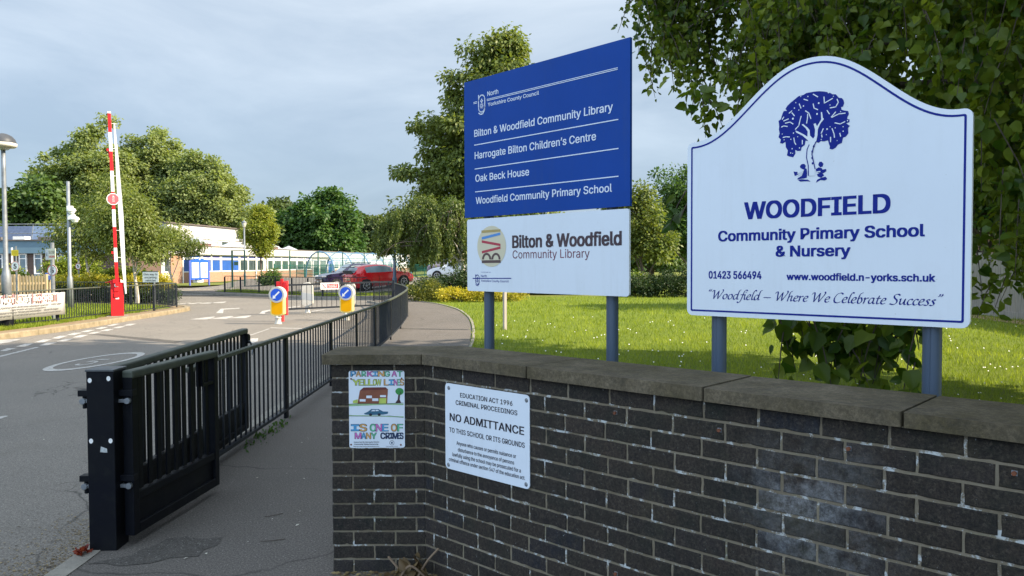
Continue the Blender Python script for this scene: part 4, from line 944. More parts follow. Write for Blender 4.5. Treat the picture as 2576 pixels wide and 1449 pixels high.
def stad(w, z0, z1, cx=0, n=10, foot=0.35):
    """bollard outline: round head, straight sides, rounded foot"""
    r = w / 2; p = [(cx + r * math.cos(math.pi * k / n), z1 - r + r * math.sin(math.pi * k / n)) for k in range(n + 1)]
    p += [(cx - r * math.cos(math.pi * k / n), z0 + r * foot - r * foot * math.sin(math.pi * k / n)) for k in range(n + 1)]
    return p
def arrow_pts(s):
    q = [(-.72, -.72), (-.1, -.62), (-.27, -.42), (.62, .42), (.42, .64), (-.45, -.24), (-.62, -.06)]
    return [(a * s, b * s) for a, b in q]
def bollard(label, x, y, rz, kind):
    t = thing('traffic_bollard', label, 'bollard', (x, y, ROADZ), rz, 'keep left bollards in the road')
    MB().lathe([(0.11, 0), (0.1, 0.02), (0.085, 0.05), (0.082, 0.17), (0.095, 0.18), (0.095, 0.2), (0.08, 0.21), (0.08, 0.3)], n=18).build('base', M_cream, t, smooth=True)
    w = 0.4
    if kind == 'blank':
        MB().prism(stad(w, 0.24, 1.1, foot=.6), -0.09, 0.09).build('shell', M_cream, t, bevel=0.03, seg=3)
        MB().prism([(-w / 2 - .001, 0.5), (w / 2 + .001, 0.44), (w / 2 + .001, 0.68), (-w / 2 - .001, 0.74)], -0.0935, 0.0935).build('grey_band', mat('bollard_grey', (0.42, 0.45, 0.46), 0.5), t)
        mb = MB(); mb.ring((0, 0.87), 0.185, 0.192, -0.0945, 0); mb.build('moulding', mat('moulding_shade', (0.5, 0.5, 0.47), 0.6), t)
        return t
    MB().prism(stad(w, 0.24, 0.95), -0.08, 0.1).build('shell', mat('lemon_plastic', (0.78, 0.6, 0.12), 0.5, scale=3, col2=(0.74, 0.64, 0.25)), t, bevel=0.02, seg=3)
    p = stad(w - 0.07, 0.275, 0.9); MB().prism(p, -0.084, -0.07).build('yellow_face', M_yellow, t, bevel=0.004)
    MB().prism([(0.235 * math.cos(2 * math.pi * k / 32), 0.86 + 0.235 * math.sin(2 * math.pi * k / 32)) for k in range(32)], -0.1, 0.1).build('head', M_cream, t, bevel=0.015, seg=3)
    dm = MB(); dm.disc((0, 0.86), 0.178, 0.178, -0.103, 0, 36); d = dm.build('blue_disc', M_signblue, t)
    MB().flat([(a, 0.86 + b) for a, b in arrow_pts(0.165)], -0.106).build('arrow', M_white, d)
    return t
a = G(700, 815, ROADZ); bollard('yellow keep left bollard by the black lane gate, nearest the red posts', a.x, a.y, R(-6), 'arrow')
a = G(873, 806, ROADZ); bollard('yellow keep left bollard partly behind the guard railing, in front of the red car', a.x, a.y, R(-6), 'arrow')
a = G(774, 787, ROADZ); bollard('plain white bollard with a grey band seen through the lane gate bars', a.x, a.y, R(4), 'blank')
a = P(880, 700, 27.9); bollard('plain white bollard standing right behind the right yellow bollard', a.x, a.y, R(4), 'blank')

# ------------------------------------------------------------------ red barrier with its raised boom
q = G(296, 798, 0); bx, by = q.x, q.y
t = thing('road_barrier', 'red road barrier cabinet with its red and white boom standing upright', 'barrier', (bx, by, 0), R(28))
MB().box((0, 0, 0.0), (0.62, 0.56, 0.1)).build('plinth', M_edge, t)
MB().box((0, 0, 0.565), (0.36, 0.4, 1.03)).build('cabinet', M_red, t, bevel=0.012)
MB().box((0, 0, 1.09), (0.38, 0.42, 0.03)).build('lid', M_red, t, bevel=0.006)
mb = MB(); mb.box((-0.02, -0.215, 0.9), (0.13, 0.05, 0.14)); mb.box((-0.02, -0.215, 0.72), (0.13, 0.05, 0.15)); mb.build('control_box', M_red, t, bevel=0.006)
mb = MB(); mb.flat([(-.05, .585), (.05, .585), (.05, .63), (-.05, .63)], -0.2025); mb.build('label_plate', M_white, t)
MB().tube([(-0.02, -0.2, 1.02), (-0.02, -0.235, 1.02)], 0.06, 16).build('pivot', M_white, t, bevel=0.005)
MB().add([(-.34, -.1, 1.105), (.1, -.1, 1.105), (.1, -.1, 1.28), (-.34, .12, 1.105), (.1, .12, 1.105), (.1, .12, 1.28)], [(0, 1, 2), (3, 5, 4), (0, 3, 4, 1), (1, 4, 5, 2), (2, 5, 3, 0)]).build('counterweight', M_red, t)
MB().box((0.12, 0.0, 1.15), (0.16, 0.12, 0.08), ax=(R(35), 'Y')).build('bracket', M_white, t)
ztop = 6.43; lean = -0.13
def bp(z): return Vector((0.0 + lean * (z - 1.0) / 5.4, -0.26, z))
lv = [1.0, 1.55, 2.33, 3.02, 3.75, 4.35, 5.0, 5.62, 6.4]; bm = MB()
edges = [(1.0, 1.62, 1), (1.62, 2.5, 0), (2.5, 2.97, 1), (2.97, 3.6, 0), (3.6, 4.08, 1), (4.08, 4.67, 0), (4.67, 5.28, 1), (5.28, 5.85, 0), (5.85, 6.38, 1), (6.38, 6.44, 0)]
zz = [1.0, 1.55, 1.95, 2.5, 3.05, 3.62, 4.2, 4.78, 5.15, 5.75, 6.38, 6.44]; cz = [1, 0, 1, 1, 0, 1, 0, 1, 0, 1, 1, 0]
seq = [(1.0, 1.75, 1), (1.75, 2.2, 0), (2.2, 2.85, 1), (2.85, 3.4, 0), (3.4, 3.95, 1), (3.95, 4.6, 0), (4.6, 5.2, 1), (5.2, 5.8, 0), (5.8, 6.38, 1), (6.38, 6.44, 0)]
for z0, z1, c in seq: bm.beam(bp(z0), bp(z1), 0.095, 0.095, c, up=(0, 1, 0))
bm.build('boom', [M_white, M_red], t, bevel=0.01)
sk = MB(); o2 = Vector((0.13, 0, 0))
sk.add([bp(0.75) + Vector((.22, .02, 0)), bp(0.75) + Vector((.26, .02, 0)), bp(3.2) + Vector((.27, .02, 0)), bp(5.2) + Vector((.2, .02, 0)), bp(6.1) + Vector((.15, .02, 0)), bp(6.1) + Vector((.11, .02, 0)), bp(4) + Vector((.12, .02, 0)), bp(1.5) + Vector((.16, .02, 0))] , [(0, 1, 2, 7), (7, 2, 3, 6), (6, 3, 4, 5)])
n0 = len(sk.v)
sk.add([Vector(v) + Vector((0, 0.05, 0)) for v in sk.v[:n0]], [(7, 2, 1, 0), (6, 3, 2, 7), (5, 4, 3, 6)])
for i, j in ((0, 1), (1, 2), (2, 3), (3, 4), (4, 5), (5, 6), (6, 7), (7, 0)): sk.f.append([j, i, i + 8, j + 8]); sk.m.append(0)
sk.build('folding_skirt', mat('white_alloy', (0.72, 0.74, 0.76), 0.35, scale=6, var=0.12, metal=0.2), t)
for z in (1.9, 2.75, 3.6, 4.45, 5.3, 6.08): MB().beam(bp(z) + Vector((0, 0, 0)), bp(z) + Vector((0.2, 0.02, 0)), 0.012, 0.012).build('skirt_link', M_white, t)
c = bp(3.72); dk = MB(); dk.tube([c + Vector((0, -.055, 0)), c + Vector((0, -.066, 0))], 0.185, 24); d = dk.build('stop_disc', M_white, t)
mb = MB(); oc = [(c.x + 0.17 * math.cos(R(22.5 + 45 * k)), c.z + 0.17 * math.sin(R(22.5 + 45 * k))) for k in range(8)]; mb.flat(oc, c.y - .069, 0)
v, f = text_shape('STOP', .02); v[:, 0] -= v[:, 0].mean(); v[:, 1] -= .35
vs = [(c.x - p[1] * .11, c.y - .072, c.z + p[0] * .11) for p in v]; mb.add(vs, [g if (Vector(vs[g[1]]) - Vector(vs[g[0]])).cross(Vector(vs[g[2]]) - Vector(vs[g[1]])).y < 0 else g[::-1] for g in f], 1)
mb.build('lettering', [mat('faded_stop_red', (0.6, 0.1, 0.12), 0.5), M_white], d)
for z in (5.25, 2.05):
    a = bp(z); rl = MB(); rl.box((a.x - .08, a.y, a.z), (.07, .06, .08)); rl.tube([(a.x - .06, a.y, a.z - .04), (a.x - .05, a.y, a.z - .22)], .018, 6); rl.build('red_lamp', M_red, t)

# ------------------------------------------------------------------ lamp posts, camera pole, road signs
q = G(19, 826, 0.03)
t = thing('lamp_post', 'tall grey lamp post with a domed head at the left edge of the photo', 'street lamp', (q.x, q.y, 0.03))
MB().lathe([(0.16, -0.1), (0.16, 0.5)], n=16).build('base_cover', M_black, t)
MB().lathe([(0.115, 0.5), (0.115, 1.35), (0.085, 1.5), (0.06, 1.62), (0.052, 4.1), (0.05, 4.62)], n=16).build('column', M_galv, t, smooth=True)
MB().lathe([(0.29, 4.72), (0.3, 4.78), (0.27, 4.87), (0.2, 4.95), (0.1, 5.0), (0.01, 5.02)], n=24).build('dome', mat('lamp_hood', (0.045, 0.05, 0.06), 0.5, scale=3, col2=(0.07, 0.075, 0.085), spec=.3), t, smooth=True)
MB().lathe([(0.27, 4.66), (0.31, 4.69), (0.31, 4.76), (0.29, 4.77)], n=24).build('rim', M_cream, t, smooth=True)
MB().lathe([(0.05, 4.58), (0.12, 4.6), (0.18, 4.66), (0.2, 4.7)], n=20).build('bowl', clear_mat('lamp_bowl', (0.5, 0.52, 0.5), .6), t, smooth=True)
def lamp2(label, x, y, h, m, head=True, r=0.07):
    t = thing('lamp_post', label, 'street lamp', (x, y, 0))
    MB().lathe([(r * 1.5, -.1), (r * 1.5, .9), (r, 1.0), (r * .8, h - .35)], n=12).build('column', m, t, smooth=True)
    if head:
        MB().lathe([(.08, h - .38), (.1, h - .3), (.2, h - .02), (.18, h)], n=14).build('lantern', clear_mat('lantern_glass', (.6, .58, .5), .7), t, smooth=True)
        MB().lathe([(.22, h), (.2, h + .08), (.05, h + .16), (.02, h + .26)], n=14).build('cap', M_galv, t, smooth=True)
    return t
a = P(616.5, 715, 62); lamp2('slender grey lantern post on the grass before the white school', a.x, a.y, 5.0, M_galv)
a = P(993, 715, 41.5); lamp2('dark blue lamp column rising into the weeping tree behind the red car', a.x, a.y, 4.4, M_grey, r=.085)
q = G(178, 776.6, 0.03)
t = thing('camera_pole', 'grey pole carrying two white security cameras on the verge', 'camera pole', (q.x, q.y, 0.03))
MB().lathe([(0.1, -.1), (0.1, 1.15), (.065, 1.25), (.06, 4.75), (.03, 4.76)], n=14).build('pole', M_galv, t, smooth=True)
for dx, z in ((0.14, 3.62), (0.26, 3.3)):
    mb = MB(); mb.box((dx * .45, -.02, z + .12), (.14 + dx * .4, .12, .2)); mb.lathe([(.0, z - .12), (.09, z - .06), (.12, z), (.16, z + .04), (.12, z + .12), (.03, z + .15)], (dx, -.05, 0), 16); mb.build('camera', M_white, t, bevel=.01)
M_ringred = mat('sign_red', (0.55, 0.06, 0.05), .5, scale=3, col2=(.48, .08, .06))
def disc5(t, c, r, fade=False):
    mb = MB(); mb.tube([(c[0], -.035, c[1]), (c[0], -.045, c[1])], r, 30); d = mb.build('speed_disc', M_white, t)
    mb = MB(); mb.ring(c, r * .84, r * .99, -.047, 0); put_text(mb, '5', c[0] - r * .3, c[0] + r * .3, c[1] - r * .46, r * .92, -.049, 1, .03)
    mb.build('numeral', [mat('faded_sign_red', (.66, .28, .24), .5) if fade else M_ringred, M_black_ink], d)
Zk = zm(0, 850, 5.795)
a = P(*Zk(355, 860), 25.0); t = thing('speed_sign', 'faded 5 mph sign under a small yellow notice, left of the other speed signs', 'road sign', (a.x, a.y, .03), R(-12), 'five mile speed signs')
MB().tube([(0, 0, -.1), (0, 0, a.z + .62)], .03, 10).build('post', M_galv, t); disc5(t, (0, a.z - .03), .165, True)
yb = MB(); yb.prism(rounded(.27, .19, .01, 0, a.z + .4), -.045, -.035); p1 = yb.build('yellow_notice', mat('yellow_notice', (.78, .56, .01), .5), t)
mb = MB(); [mb.line([(-.1, a.z + .45 - k * .04), (.1, a.z + .45 - k * .04)], .012, -.048) for k in range(3)]; mb.build('print_lines', mat('notice_print', (.55, .4, .02), .6), p1)
q = G(135.5, 806, .03); a = P(*Zk(1198, 948), q.y); t = thing('speed_sign', 'red ringed 5 mph sign under a SLOW board on a thick grey post', 'road sign', (q.x, q.y, .03), R(-10), 'five mile speed signs')
zt = P(135, 613, q.y).z; MB().tube([(0, 0, -.1), (0, 0, zt)], .057, 12).build('post', M_galv, t); mb = MB(); disc5(t, (.02, a.z - .03), .165)
zs = P(135, 672 - 0, q.y).z; a1 = P(*Zk(1072, 598), q.y); a2 = P(*Zk(1318, 598), q.y); zc = a1.z - .03; wv = a2.x - a1.x
p1 = MB().prism([(-wv / 2, zc - .17), (wv / 2, zc - .15), (wv / 2, zc + .17), (-wv / 2, zc + .15)], -.075, -.06).build('slow_board', mat('slow_board', (.66, .64, .42), .5, scale=2, col2=(.6, .6, .55)), t)
mb = MB(); mb.flat([(-wv / 2 + .01, zc - .15), (-wv * .2, zc - .15), (-wv * .2, zc + .14), (-wv / 2 + .01, zc + .14)], -.078, 0); mb.flat([(-wv * .36, zc + .07), (-wv * .43, zc - .06), (-wv * .27, zc - .06)], -.08, 1)
put_text(mb, 'SLOW', -wv * .15, wv * .42, zc + .01, .09, -.08, 2, .03); put_text(mb, 'CHILDREN', -wv * .15, wv * .42, zc - .1, .055, -.08, 3, .03); mb.build('lettering', [mat('slow_grey', (.5, .53, .56), .5), mat('slow_ink', (.2, .22, .25), .5), mat('slow_word', (.35, .33, .25), .5), M_ringred], p1)
a = P(*Zk(1710, 860), 40); t = thing('speed_sign', 'small distant 5 mph sign beyond the yellow hedge', 'road sign', (a.x, a.y, 0), R(-10), 'five mile speed signs')
MB().tube([(0, 0, -.1), (0, 0, a.z + 1.0)], .04, 10).build('post', M_galv, t); disc5(t, (0, a.z), .16); zc = a.z + .62
p1 = MB().prism([(-.16, zc - .1), (.16, zc - .12), (.16, zc + .1), (-.16, zc + .12)], -.06, -.045).build('plate', M_cream, t)
q = G(382, 770, .03); q = Vector((P(382, 770, 30.5).x, 30.5, .03)); t = thing('give_way_sign', 'white sign reading Give way to oncoming vehicles on a grey post behind railings', 'road sign', (q.x, q.y, .03), R(-6))
Zv = zm(0, 780, 3.019); a = P(*Zv(1626, 718), q.y); b = P(*Zv(1816, 840), q.y); wv = b.x - a.x; hv = a.z - b.z; zc = (a.z + b.z) / 2 - .03
MB().tube([(.12, 0, -.1), (.12, 0, zc + hv * .4)], .035, 10).build('post', M_galv, t)
p1 = MB().prism(rounded(wv, hv, .02, 0, zc), -.055, -.04).build('plate', mat('sign_grey_white', (.62, .64, .62), .5, scale=2, var=.08), t)
mb = MB(); mb.line([(-wv / 2, zc + hv * .48), (wv / 2, zc + hv * .48)], .03, -.057, 0)
for s, k, e in (('Give way to', .14, .44), ('oncoming', -.14, .38), ('vehicles', -.42, .33)): put_text(mb, s, -wv * e, wv * e, zc + hv * k, hv * .19, -.058, 0, .02)
mb.build('lettering', mat('sign_dark_grey', (.08, .085, .09), .5), p1)
# small blue notice by the picket fence
a = P(178, 692, 29.0); a = P(*Zk(1070, 1085), 29.5); t = thing('blue_notice', 'small blue notice board on a stake between the picket fence and hedge', 'notice', (a.x, a.y, 0), R(-6)); zc = a.z
MB().tube([(0, 0.03, -.1), (0, .03, zc)], .03, 8).build('stake', M_wood, t); p1 = MB().prism([(-.16, zc - .14), (.16, zc - .11), (.16, zc + .17), (-.16, zc + .14)], -.01, .01).build('panel', mat('notice_blue', (.12, .2, .55), .5), t)
mb = MB(); mb.line([(-.12, zc + .05), (.12, zc + .07)], .05, -.012); mb.build('print_bar', M_white, p1)

# ------------------------------------------------------------------ banner on the verge railing
Zb2 = zm(0, 1080, 8.05)
A = Vector((-13.05, 18.2, 0)); B = Vector((-12.86, 21.75, 0)); bd = B - A; nb = Vector((bd.y, -bd.x, 0)).normalized()
pbn = Plane(A + nb * .05, bd)
t = thing('banner', 'faded white Not Just Books library banner tied to the verge railing', 'banner', pbn.o, pbn.rz)
r1 = pbn.at(*Zb2(1965, 115)); r0 = pbn.at(*Zb2(1965, 800)); l1 = pbn.at(*Zb2(0, 180)); l0 = pbn.at(*Zb2(0, 925))
zt, zb = r1[1], r0[1]; zt = min(zt, .97); xr = r1[0]; xl = -1.2
vs = []; fs = []; nx = 40
for i in range(nx + 1):
    x = xl + (xr - xl) * i / nx; sag = .012 * math.sin(x * 9) ** 2
    vs += [(x, .004 * math.sin(x * 7), zb + .02 * math.sin(x * 3.1) ** 2), (x, .012 * math.sin(x * 5 + 1), (zt + zb) / 2), (x, 0, zt - sag)]
for i in range(nx): b = i * 3; fs += [(b, b + 3, b + 4, b + 1), (b + 1, b + 4, b + 5, b + 2)]
bn = MB().add(vs, fs).build('cloth', mat('banner_vinyl', (.42, .42, .41), .55, scale=2, var=.08), t, smooth=True)
sd = bn.modifiers.new('thickness', 'SOLIDIFY'); sd.thickness = .002; sd.offset = 1
mb = MB(); yb_ = -.03
def bt_(s, l, r, top, m, bo, lv=True): board_text(mb, pbn, Zb2, s, l, r, top, yb_, m, bo)
for k in range(26):
    x = pbn.at(*Zb2(20 + 66 * k, 300))[0]; zc = pbn.at(*Zb2(20 + 66 * k, 330 - k * 2))[1]; w = random.uniform(.03, .07); hh = random.uniform(.07, .16)
    mb.flat([(x, zc - hh), (x + w, zc - hh), (x + w, zc + hh * .8), (x, zc + hh * .8)], yb_ + .002, random.choice([1, 2, 3, 1, 4]))
bt_('NOT JUST BOOKS', (20,425), (1560,390), 285, 0, .02)
for s, l, r, tp in (('- Parking with dedicated disabled spaces - FREE Wifi', (-60,600), (1830,510), 560), ('- Free Public access computers', (250,660), (1365,615), 620), ("Children's Story Times and Activities - Book Groups", (-130,760), (1740,670), 715), ('Code group - Craft & Chat group And much much more...', (-140,840), (1865,745), 800)):
    bt_(s, l, r, tp, 5, .03)
mb.build('lettering', [M_white, mat('banner_fade_pink', (.3, .17, .17), .6), mat('banner_fade_grey', (.2, .2, .21), .6), mat('banner_fade_tan', (.28, .2, .15), .6), mat('banner_fade_red', (.35, .12, .13), .6), mat('banner_fade_text', (.1, .105, .11), .6)], t)
# ------------------------------------------------------------------ school buildings
M_fascia = mat('white_fascia', (0.5, 0.5, 0.5), .5, scale=1.2, var=.06, stretch=(.3, .3, 3))
def brick_far(name, c1, c2, mortar, scale=1.0):
    m, nt, bs = base_mat(name); t = nm(nt, 'ShaderNodeTexCoord'); b = nm(nt, 'ShaderNodeTexBrick'); mp_ = nm(nt, 'ShaderNodeMapping'); mp_.inputs['Rotation'].default_value = (R(90), 0, 0)
    nt.links.new(t.outputs['Object'], mp_.inputs['Vector']); nt.links.new(mp_.outputs['Vector'], b.inputs['Vector'])
    b.inputs['Scale'].default_value = 1; b.inputs['Brick Width'].default_value = .225 * scale; b.inputs['Row Height'].default_value = .075 * scale; b.inputs['Mortar Size'].default_value = .008 * scale
    b.inputs['Color1'].default_value = c1 + (1,); b.inputs['Color2'].default_value = c2 + (1,); b.inputs['Mortar'].default_value = mortar + (1,)
    c = mix(nt, ramp(nt, noise(nt, .8, 5), .35, .7, (0, 0, 0, 1), (.35, .35, .35, 1)), b.outputs['Color'], tuple(q * .7 for q in c1))
    nt.links.new(c, bs.inputs['Base Color']); bs.inputs['Roughness'].default_value = .9; return m
M_bfar = brick_far('orange_brick', (.38, .2, .12), (.3, .14, .085), (.36, .3, .24))
M_bhouse = brick_far('house_brick', (.4, .19, .12), (.32, .15, .1), (.42, .36, .3))
M_gl = glass_mat('window_glass', (.06, .085, .09)); M_glg = glass_mat('green_glass', (.07, .12, .11)); M_blind = mat('blue_blind', (.02, .09, .36), .5, scale=1.5, var=.25, spec=.5); M_blind2 = mat('indigo_blind', (.05, .06, .28), .5, scale=1.5, var=.25)
M_poster = mat('window_poster', (.5, .56, .52), .5, scale=2.2, col2=(.28, .38, .36)); M_poster2 = mat('window_poster_warm', (.6, .42, .26), .5, scale=4, col2=(.5, .55, .5))
M_roof = mat('roof_edging', (.12, .1, .09), .7, scale=2, var=.3); M_felt = mat('roof_felt', (.16, .15, .14), .9, scale=2, var=.3)
A0 = Vector((-30, 70, 0)); FDIR = Vector((10.5, 76, 0)).normalized(); BRZ = math.atan2(FDIR.y, FDIR.x)
pf = Plane(A0, FDIR)
sc = thing('school_building', 'long single storey white school with orange brick base and blue blinds', 'building', A0, BRZ)
def fs_(x, y=680): return pf.at(x, y)[0]
SL, SR = -9.0, fs_(1028)
mb = MB(); mb.box(((SL + SR) / 2, 4.6, 1.6), (SR - SL, 9, 3.2)); mb.build('wall', M_white, sc)
bk = MB(); bk.box(((SL + SR) / 2, 0.0, .45), (SR - SL, .22, 1.1)); x0, x1 = fs_(427), fs_(456); bk.box(((x0 + x1) / 2, -.02, 1.35), (x1 - x0, .24, 2.7)); bk.build('brick_base', M_bfar, sc)
fb = MB(); fb.box(((SL + SR) / 2, 4.4, 3.02), (SR - SL + .3, 9.6, .74)); fb.build('fascia', M_fascia, sc)
MB().box(((SL + SR) / 2, 4.4, 3.43), (SR - SL + .4, 9.7, .08)).build('roof', M_roof, sc)
def win(par, x0, x1, z0, z1, g, y=-.02, fr=.09, name='window', mull=0):
    f = MB(); w = x1 - x0
    f.box(((x0 + x1) / 2, y, z0 + fr / 2), (w, .12, fr)); f.box(((x0 + x1) / 2, y, z1 - fr / 2), (w, .12, fr)); f.box((x0 + fr / 2, y, (z0 + z1) / 2), (fr, .119, z1 - z0 - 2 * fr)); f.box((x1 - fr / 2, y, (z0 + z1) / 2), (fr, .119, z1 - z0 - 2 * fr))
    for k in range(mull): f.box((x0 + w * (k + 1) / (mull + 1), y, (z0 + z1) / 2), (fr * .8, .118, z1 - z0 - 2 * fr))
    o = f.build(name, M_white, par); MB().box(((x0 + x1) / 2, y + .01, (z0 + z1) / 2), (w - 2 * fr, .02, z1 - z0 - 2 * fr)).build('pane', g, o); return o
Z6 = lambda z: (560 + z / 5.8545) * .67083; Z4b = lambda z: (1000 + z / 2.898) * .67083
for a, b, up, lo in ((690, 1125, M_blind, M_blind), (1145, 1345, M_blind2, M_blind), (1350, 1545, M_blind2, M_blind), (1565, 1955, M_blind, M_blind), (1970, 2150, M_blind2, M_gl), (2155, 2335, M_blind2, M_gl), (2345, 2500, M_blind2, M_gl)):
    x0, x1 = fs_(Z6(a)), fs_(Z6(b)); win(sc, x0, x1, 2.26, 2.64, up, -.06); win(sc, x0, x1, .98, 2.24, lo, -.06)
for a, b in ((0, 65), (70, 155), (155, 232), (245, 320), (325, 400), (408, 480), (725, 778), (782, 838), (850, 900), (905, 960), (965, 1015), (1020, 1075), (1080, 1130), (1250, 1300), (1305, 1360), (1365, 1410)):
    x0, x1 = fs_(Z4b(a)), fs_(Z4b(b)); win(sc, x0, x1, 2.26, 2.64, M_blind2 if a < 480 else M_gl, -.06, .13); win(sc, x0, x1, .98, 2.24, M_glg, -.06, .13)
for a, b, g in ((490, 560, M_glg), (562, 636, M_glg), (650, 712, M_blind)): x0, x1 = fs_(Z4b(a)), fs_(Z4b(b)); win(sc, x0, x1, .02, 2.3, g, -.15, .14, 'door')
for a, b in ((1110, 925),): x0, x1 = fs_(Z6(925)), fs_(Z6(1140)); win(sc, x0, x1, .0, .98, M_gl, -.15, .2, 'door', 1)
for a, b, g in ((352, 376, M_poster), (378, 393, M_poster2), (394, 409, M_poster), (410, 425, M_gl)): x0, x1 = fs_(a), fs_(b); win(sc, x0, x1, 1.0, 2.6, g, -.06); MB().box(((x0 + x1) / 2, -.115, .5), (x1 - x0, .02, .9)).build('panel', M_cream, sc)
for a in (455.5, 640): x = fs_(a); MB().tube([(x, -.2, 0), (x, -.2, 2.7)], .06, 8).build('downpipe', M_white, sc)
M_dome = clear_mat('rooflight_dome', (.6, .63, .68), .75)
for a, base in ((492, 0), (565, 1), (580, 0), (643, 0), (660, 0), (730, 1), (748, 0), (783, 0)):
    x = fs_(a); yb = 3.0; mb = MB()
    if base: MB().box((x, yb, 3.65), (2.3, 2.0, .5)).build('rooflight_kerb', mat('rooflight_brown', (.2, .11, .1), .7), sc)
    z = 3.9 if base else 3.5; mb.add([(x - 1.1, yb - 1, z), (x + 1.1, yb - 1, z), (x + 1.1, yb + 1, z), (x - 1.1, yb + 1, z), (x, yb, z + .6)], [(0, 1, 4), (1, 2, 4), (2, 3, 4), (3, 0, 4)]); mb.box((x, yb, z - .04), (2.4, 2.2, .12)); mb.build('rooflight', M_fascia if 0 else M_dome, sc)
# taller hall behind
HO = A0 + Vector((-8.3, 1.1, 0)); ph = Plane(HO, FDIR)
hl = thing('school_hall', 'taller white flat roofed hall rising behind the single storey school front', 'building', HO, BRZ)
h0 = ph.at(418, 600)[0]; h1 = ph.at(640, 600)[0]
MB().box(((h0 + h1) / 2, 6, 3.05), (h1 - h0, 12, 6.1)).build('wall', M_fascia, hl); MB().box(((h0 + h1) / 2, 6, 6.2), (h1 - h0 + .3, 12.3, .16)).build('roof', M_roof, hl)
MB().box(((h0 + h1) / 2, -.03, 4.62), (h1 - h0, .06, .05)).build('joint_strip', M_roof, hl)
for a, b, g in ((455, 467, M_poster2), (469, 481, M_poster2), (483, 497, M_poster2), (504, 520, M_poster2), (531, 553, M_poster2), (555, 573, M_gl), (576, 592, M_poster2)): x0, x1 = ph.at(a, 600)[0], ph.at(b, 600)[0]; win(hl, x0, x1, 3.55, 4.55, g, -.05)
# timber-clad block at the left
WB = thing('timber_clad_building', 'low brown timber clad school block with pale blue fascia and rooftop railing', 'building', (-40, 50, 0), R(-1))
M_clad = mat('brown_cladding', (.13, .085, .065), .7, scale=1.2, col2=(.09, .06, .05), stretch=(1, 1, 14)); M_pblue = mat('pale_blue_panel', (.11, .19, .25), .5, scale=1, var=.12)
WX = 15.4
cm = MB(); cm.box((WX / 2, 2.2, 1.25), (WX, 4.4, 2.5))
for k in range(22): cm.box((WX / 2, -.012, .06 + k * .112), (WX - .02, .024, .085))
cm.build('wall', M_clad, WB); MB().box((WX / 2, 2.2, 2.84), (WX + .5, 5.0, .8)).build('fascia', M_pblue, WB); MB().box((WX / 2, 2.2, 3.28), (WX + .7, 5.2, .08)).build('roof', M_roof, WB)
wx = lambda z: P((z / 5.795) * .67083, 680, 50).x + 40
M_wglass = glass_mat('pale_window_glass', (.2, .27, .3))
for a, b in ((0, 120), (470, 640), (800, 975), (1315, 1500), (1720, 1860)):
    x0, x1 = wx(a), wx(b); f = win(WB, x0, x1, 1.1, 2.42, M_wglass if a != 0 else M_gl, -.06, .07); MB().box(((x0 + x1) / 2, -.06, .55), (x1 - x0, .1, 1.06)).build('panel', M_pblue, WB); MB().box(((x0 + x1) / 2, -.07, 2.1), (x1 - x0 - .12, .1, .05)).build('transom', M_white, WB)
for a in (395, 1243): MB().tube([(wx(a), -.42, 0), (wx(a), -.42, 2.8)], .055, 8).build('downpipe', M_white, WB)
rl = MB()
for z in (3.75, 4.35): rl.tube([(0, .6, z), (WX - 1.2, .6, z)], .03, 6)
for k in range(11): rl.tube([(.3 + k * 1.68, .6, 3.3), (.45 + k * 1.68, .6, 4.35)], .03, 6)
rl.build('roof_railing', M_galv, WB)
pn = MB()
for k, (w, m_) in enumerate(((2.2, 0), (2.4, 1), (2.4, 1), (2.4, 0), (2.2, 1))): pn.box((1.2 + k * 2.4, 3.0, 3.85), (w, .12, 1.0), m_, ax=(R(-12), 'X'))
pn.build('solar_panels', [mat('panel_blue', (.16, .22, .33), .25, var=.3), mat('panel_slate', (.09, .12, .2), .25, var=.3)], WB)
cl = MB()
for k in range(9): cl.box((.8 + k * 1.7, 1.3 + .3 * (k % 2), 3.45), (random.uniform(.5, 1.3), .6, random.uniform(.18, .3)), k % 2)
cl.build('roof_clutter', [M_white, M_felt], WB)

# blue notice board before the school
q0 = P(478, 716, 60); q1 = P(526, 714, 61.5); d = Vector((q1.x - q0.x, q1.y - q0.y, 0)); w = d.length
t = thing('notice_board', 'bright blue two panel notice board on posts in front of the school', 'notice board', (q0.x, q0.y, 0), math.atan2(d.y, d.x))
for x in (0, w): MB().box((x, 0, .95), (.1, .1, 2.1)).build('post', mat('post_purple_blue', (.07, .1, .42), .5), t)
zt = 2.0
mb = MB(); mb.box((w / 2, 0, 1.27), (w - .1, .1, 1.5)); mb.prism([(.05, 2.02), (w - .05, 2.02), (w * .7, 2.12), (w / 2, 2.2), (w * .3, 2.12)], -.05, .05); mb.build('frame', M_signblue, t)
for k in (0, 1):
    x = w * (.27 + .46 * k); p1 = MB().box((x, -.055, 1.25), (w * .36, .02, 1.2)).build('poster_panel', M_white, t)
    mb = MB(); mb.line([(x - w * .15, 1.76), (x - w * .05, 1.72), (x + w * .05, 1.72), (x + w * .15, 1.76)], .04, -.068, 0); mb.disc((x + w * .07 * (2 * k - 1), 1.1), .11, .07, -.068, 1 if k else 2)
    mb.build('picture', [mat('bunting_red', (.6, .25, .2), .6), mat('picture_orange', (.6, .3, .15), .6), mat('picture_grey', (.5, .5, .5), .6)], p1)
mb = MB(); mb.disc((w / 2, 2.1), .06, .05, -.052); mb.build('emblem', M_white, t)
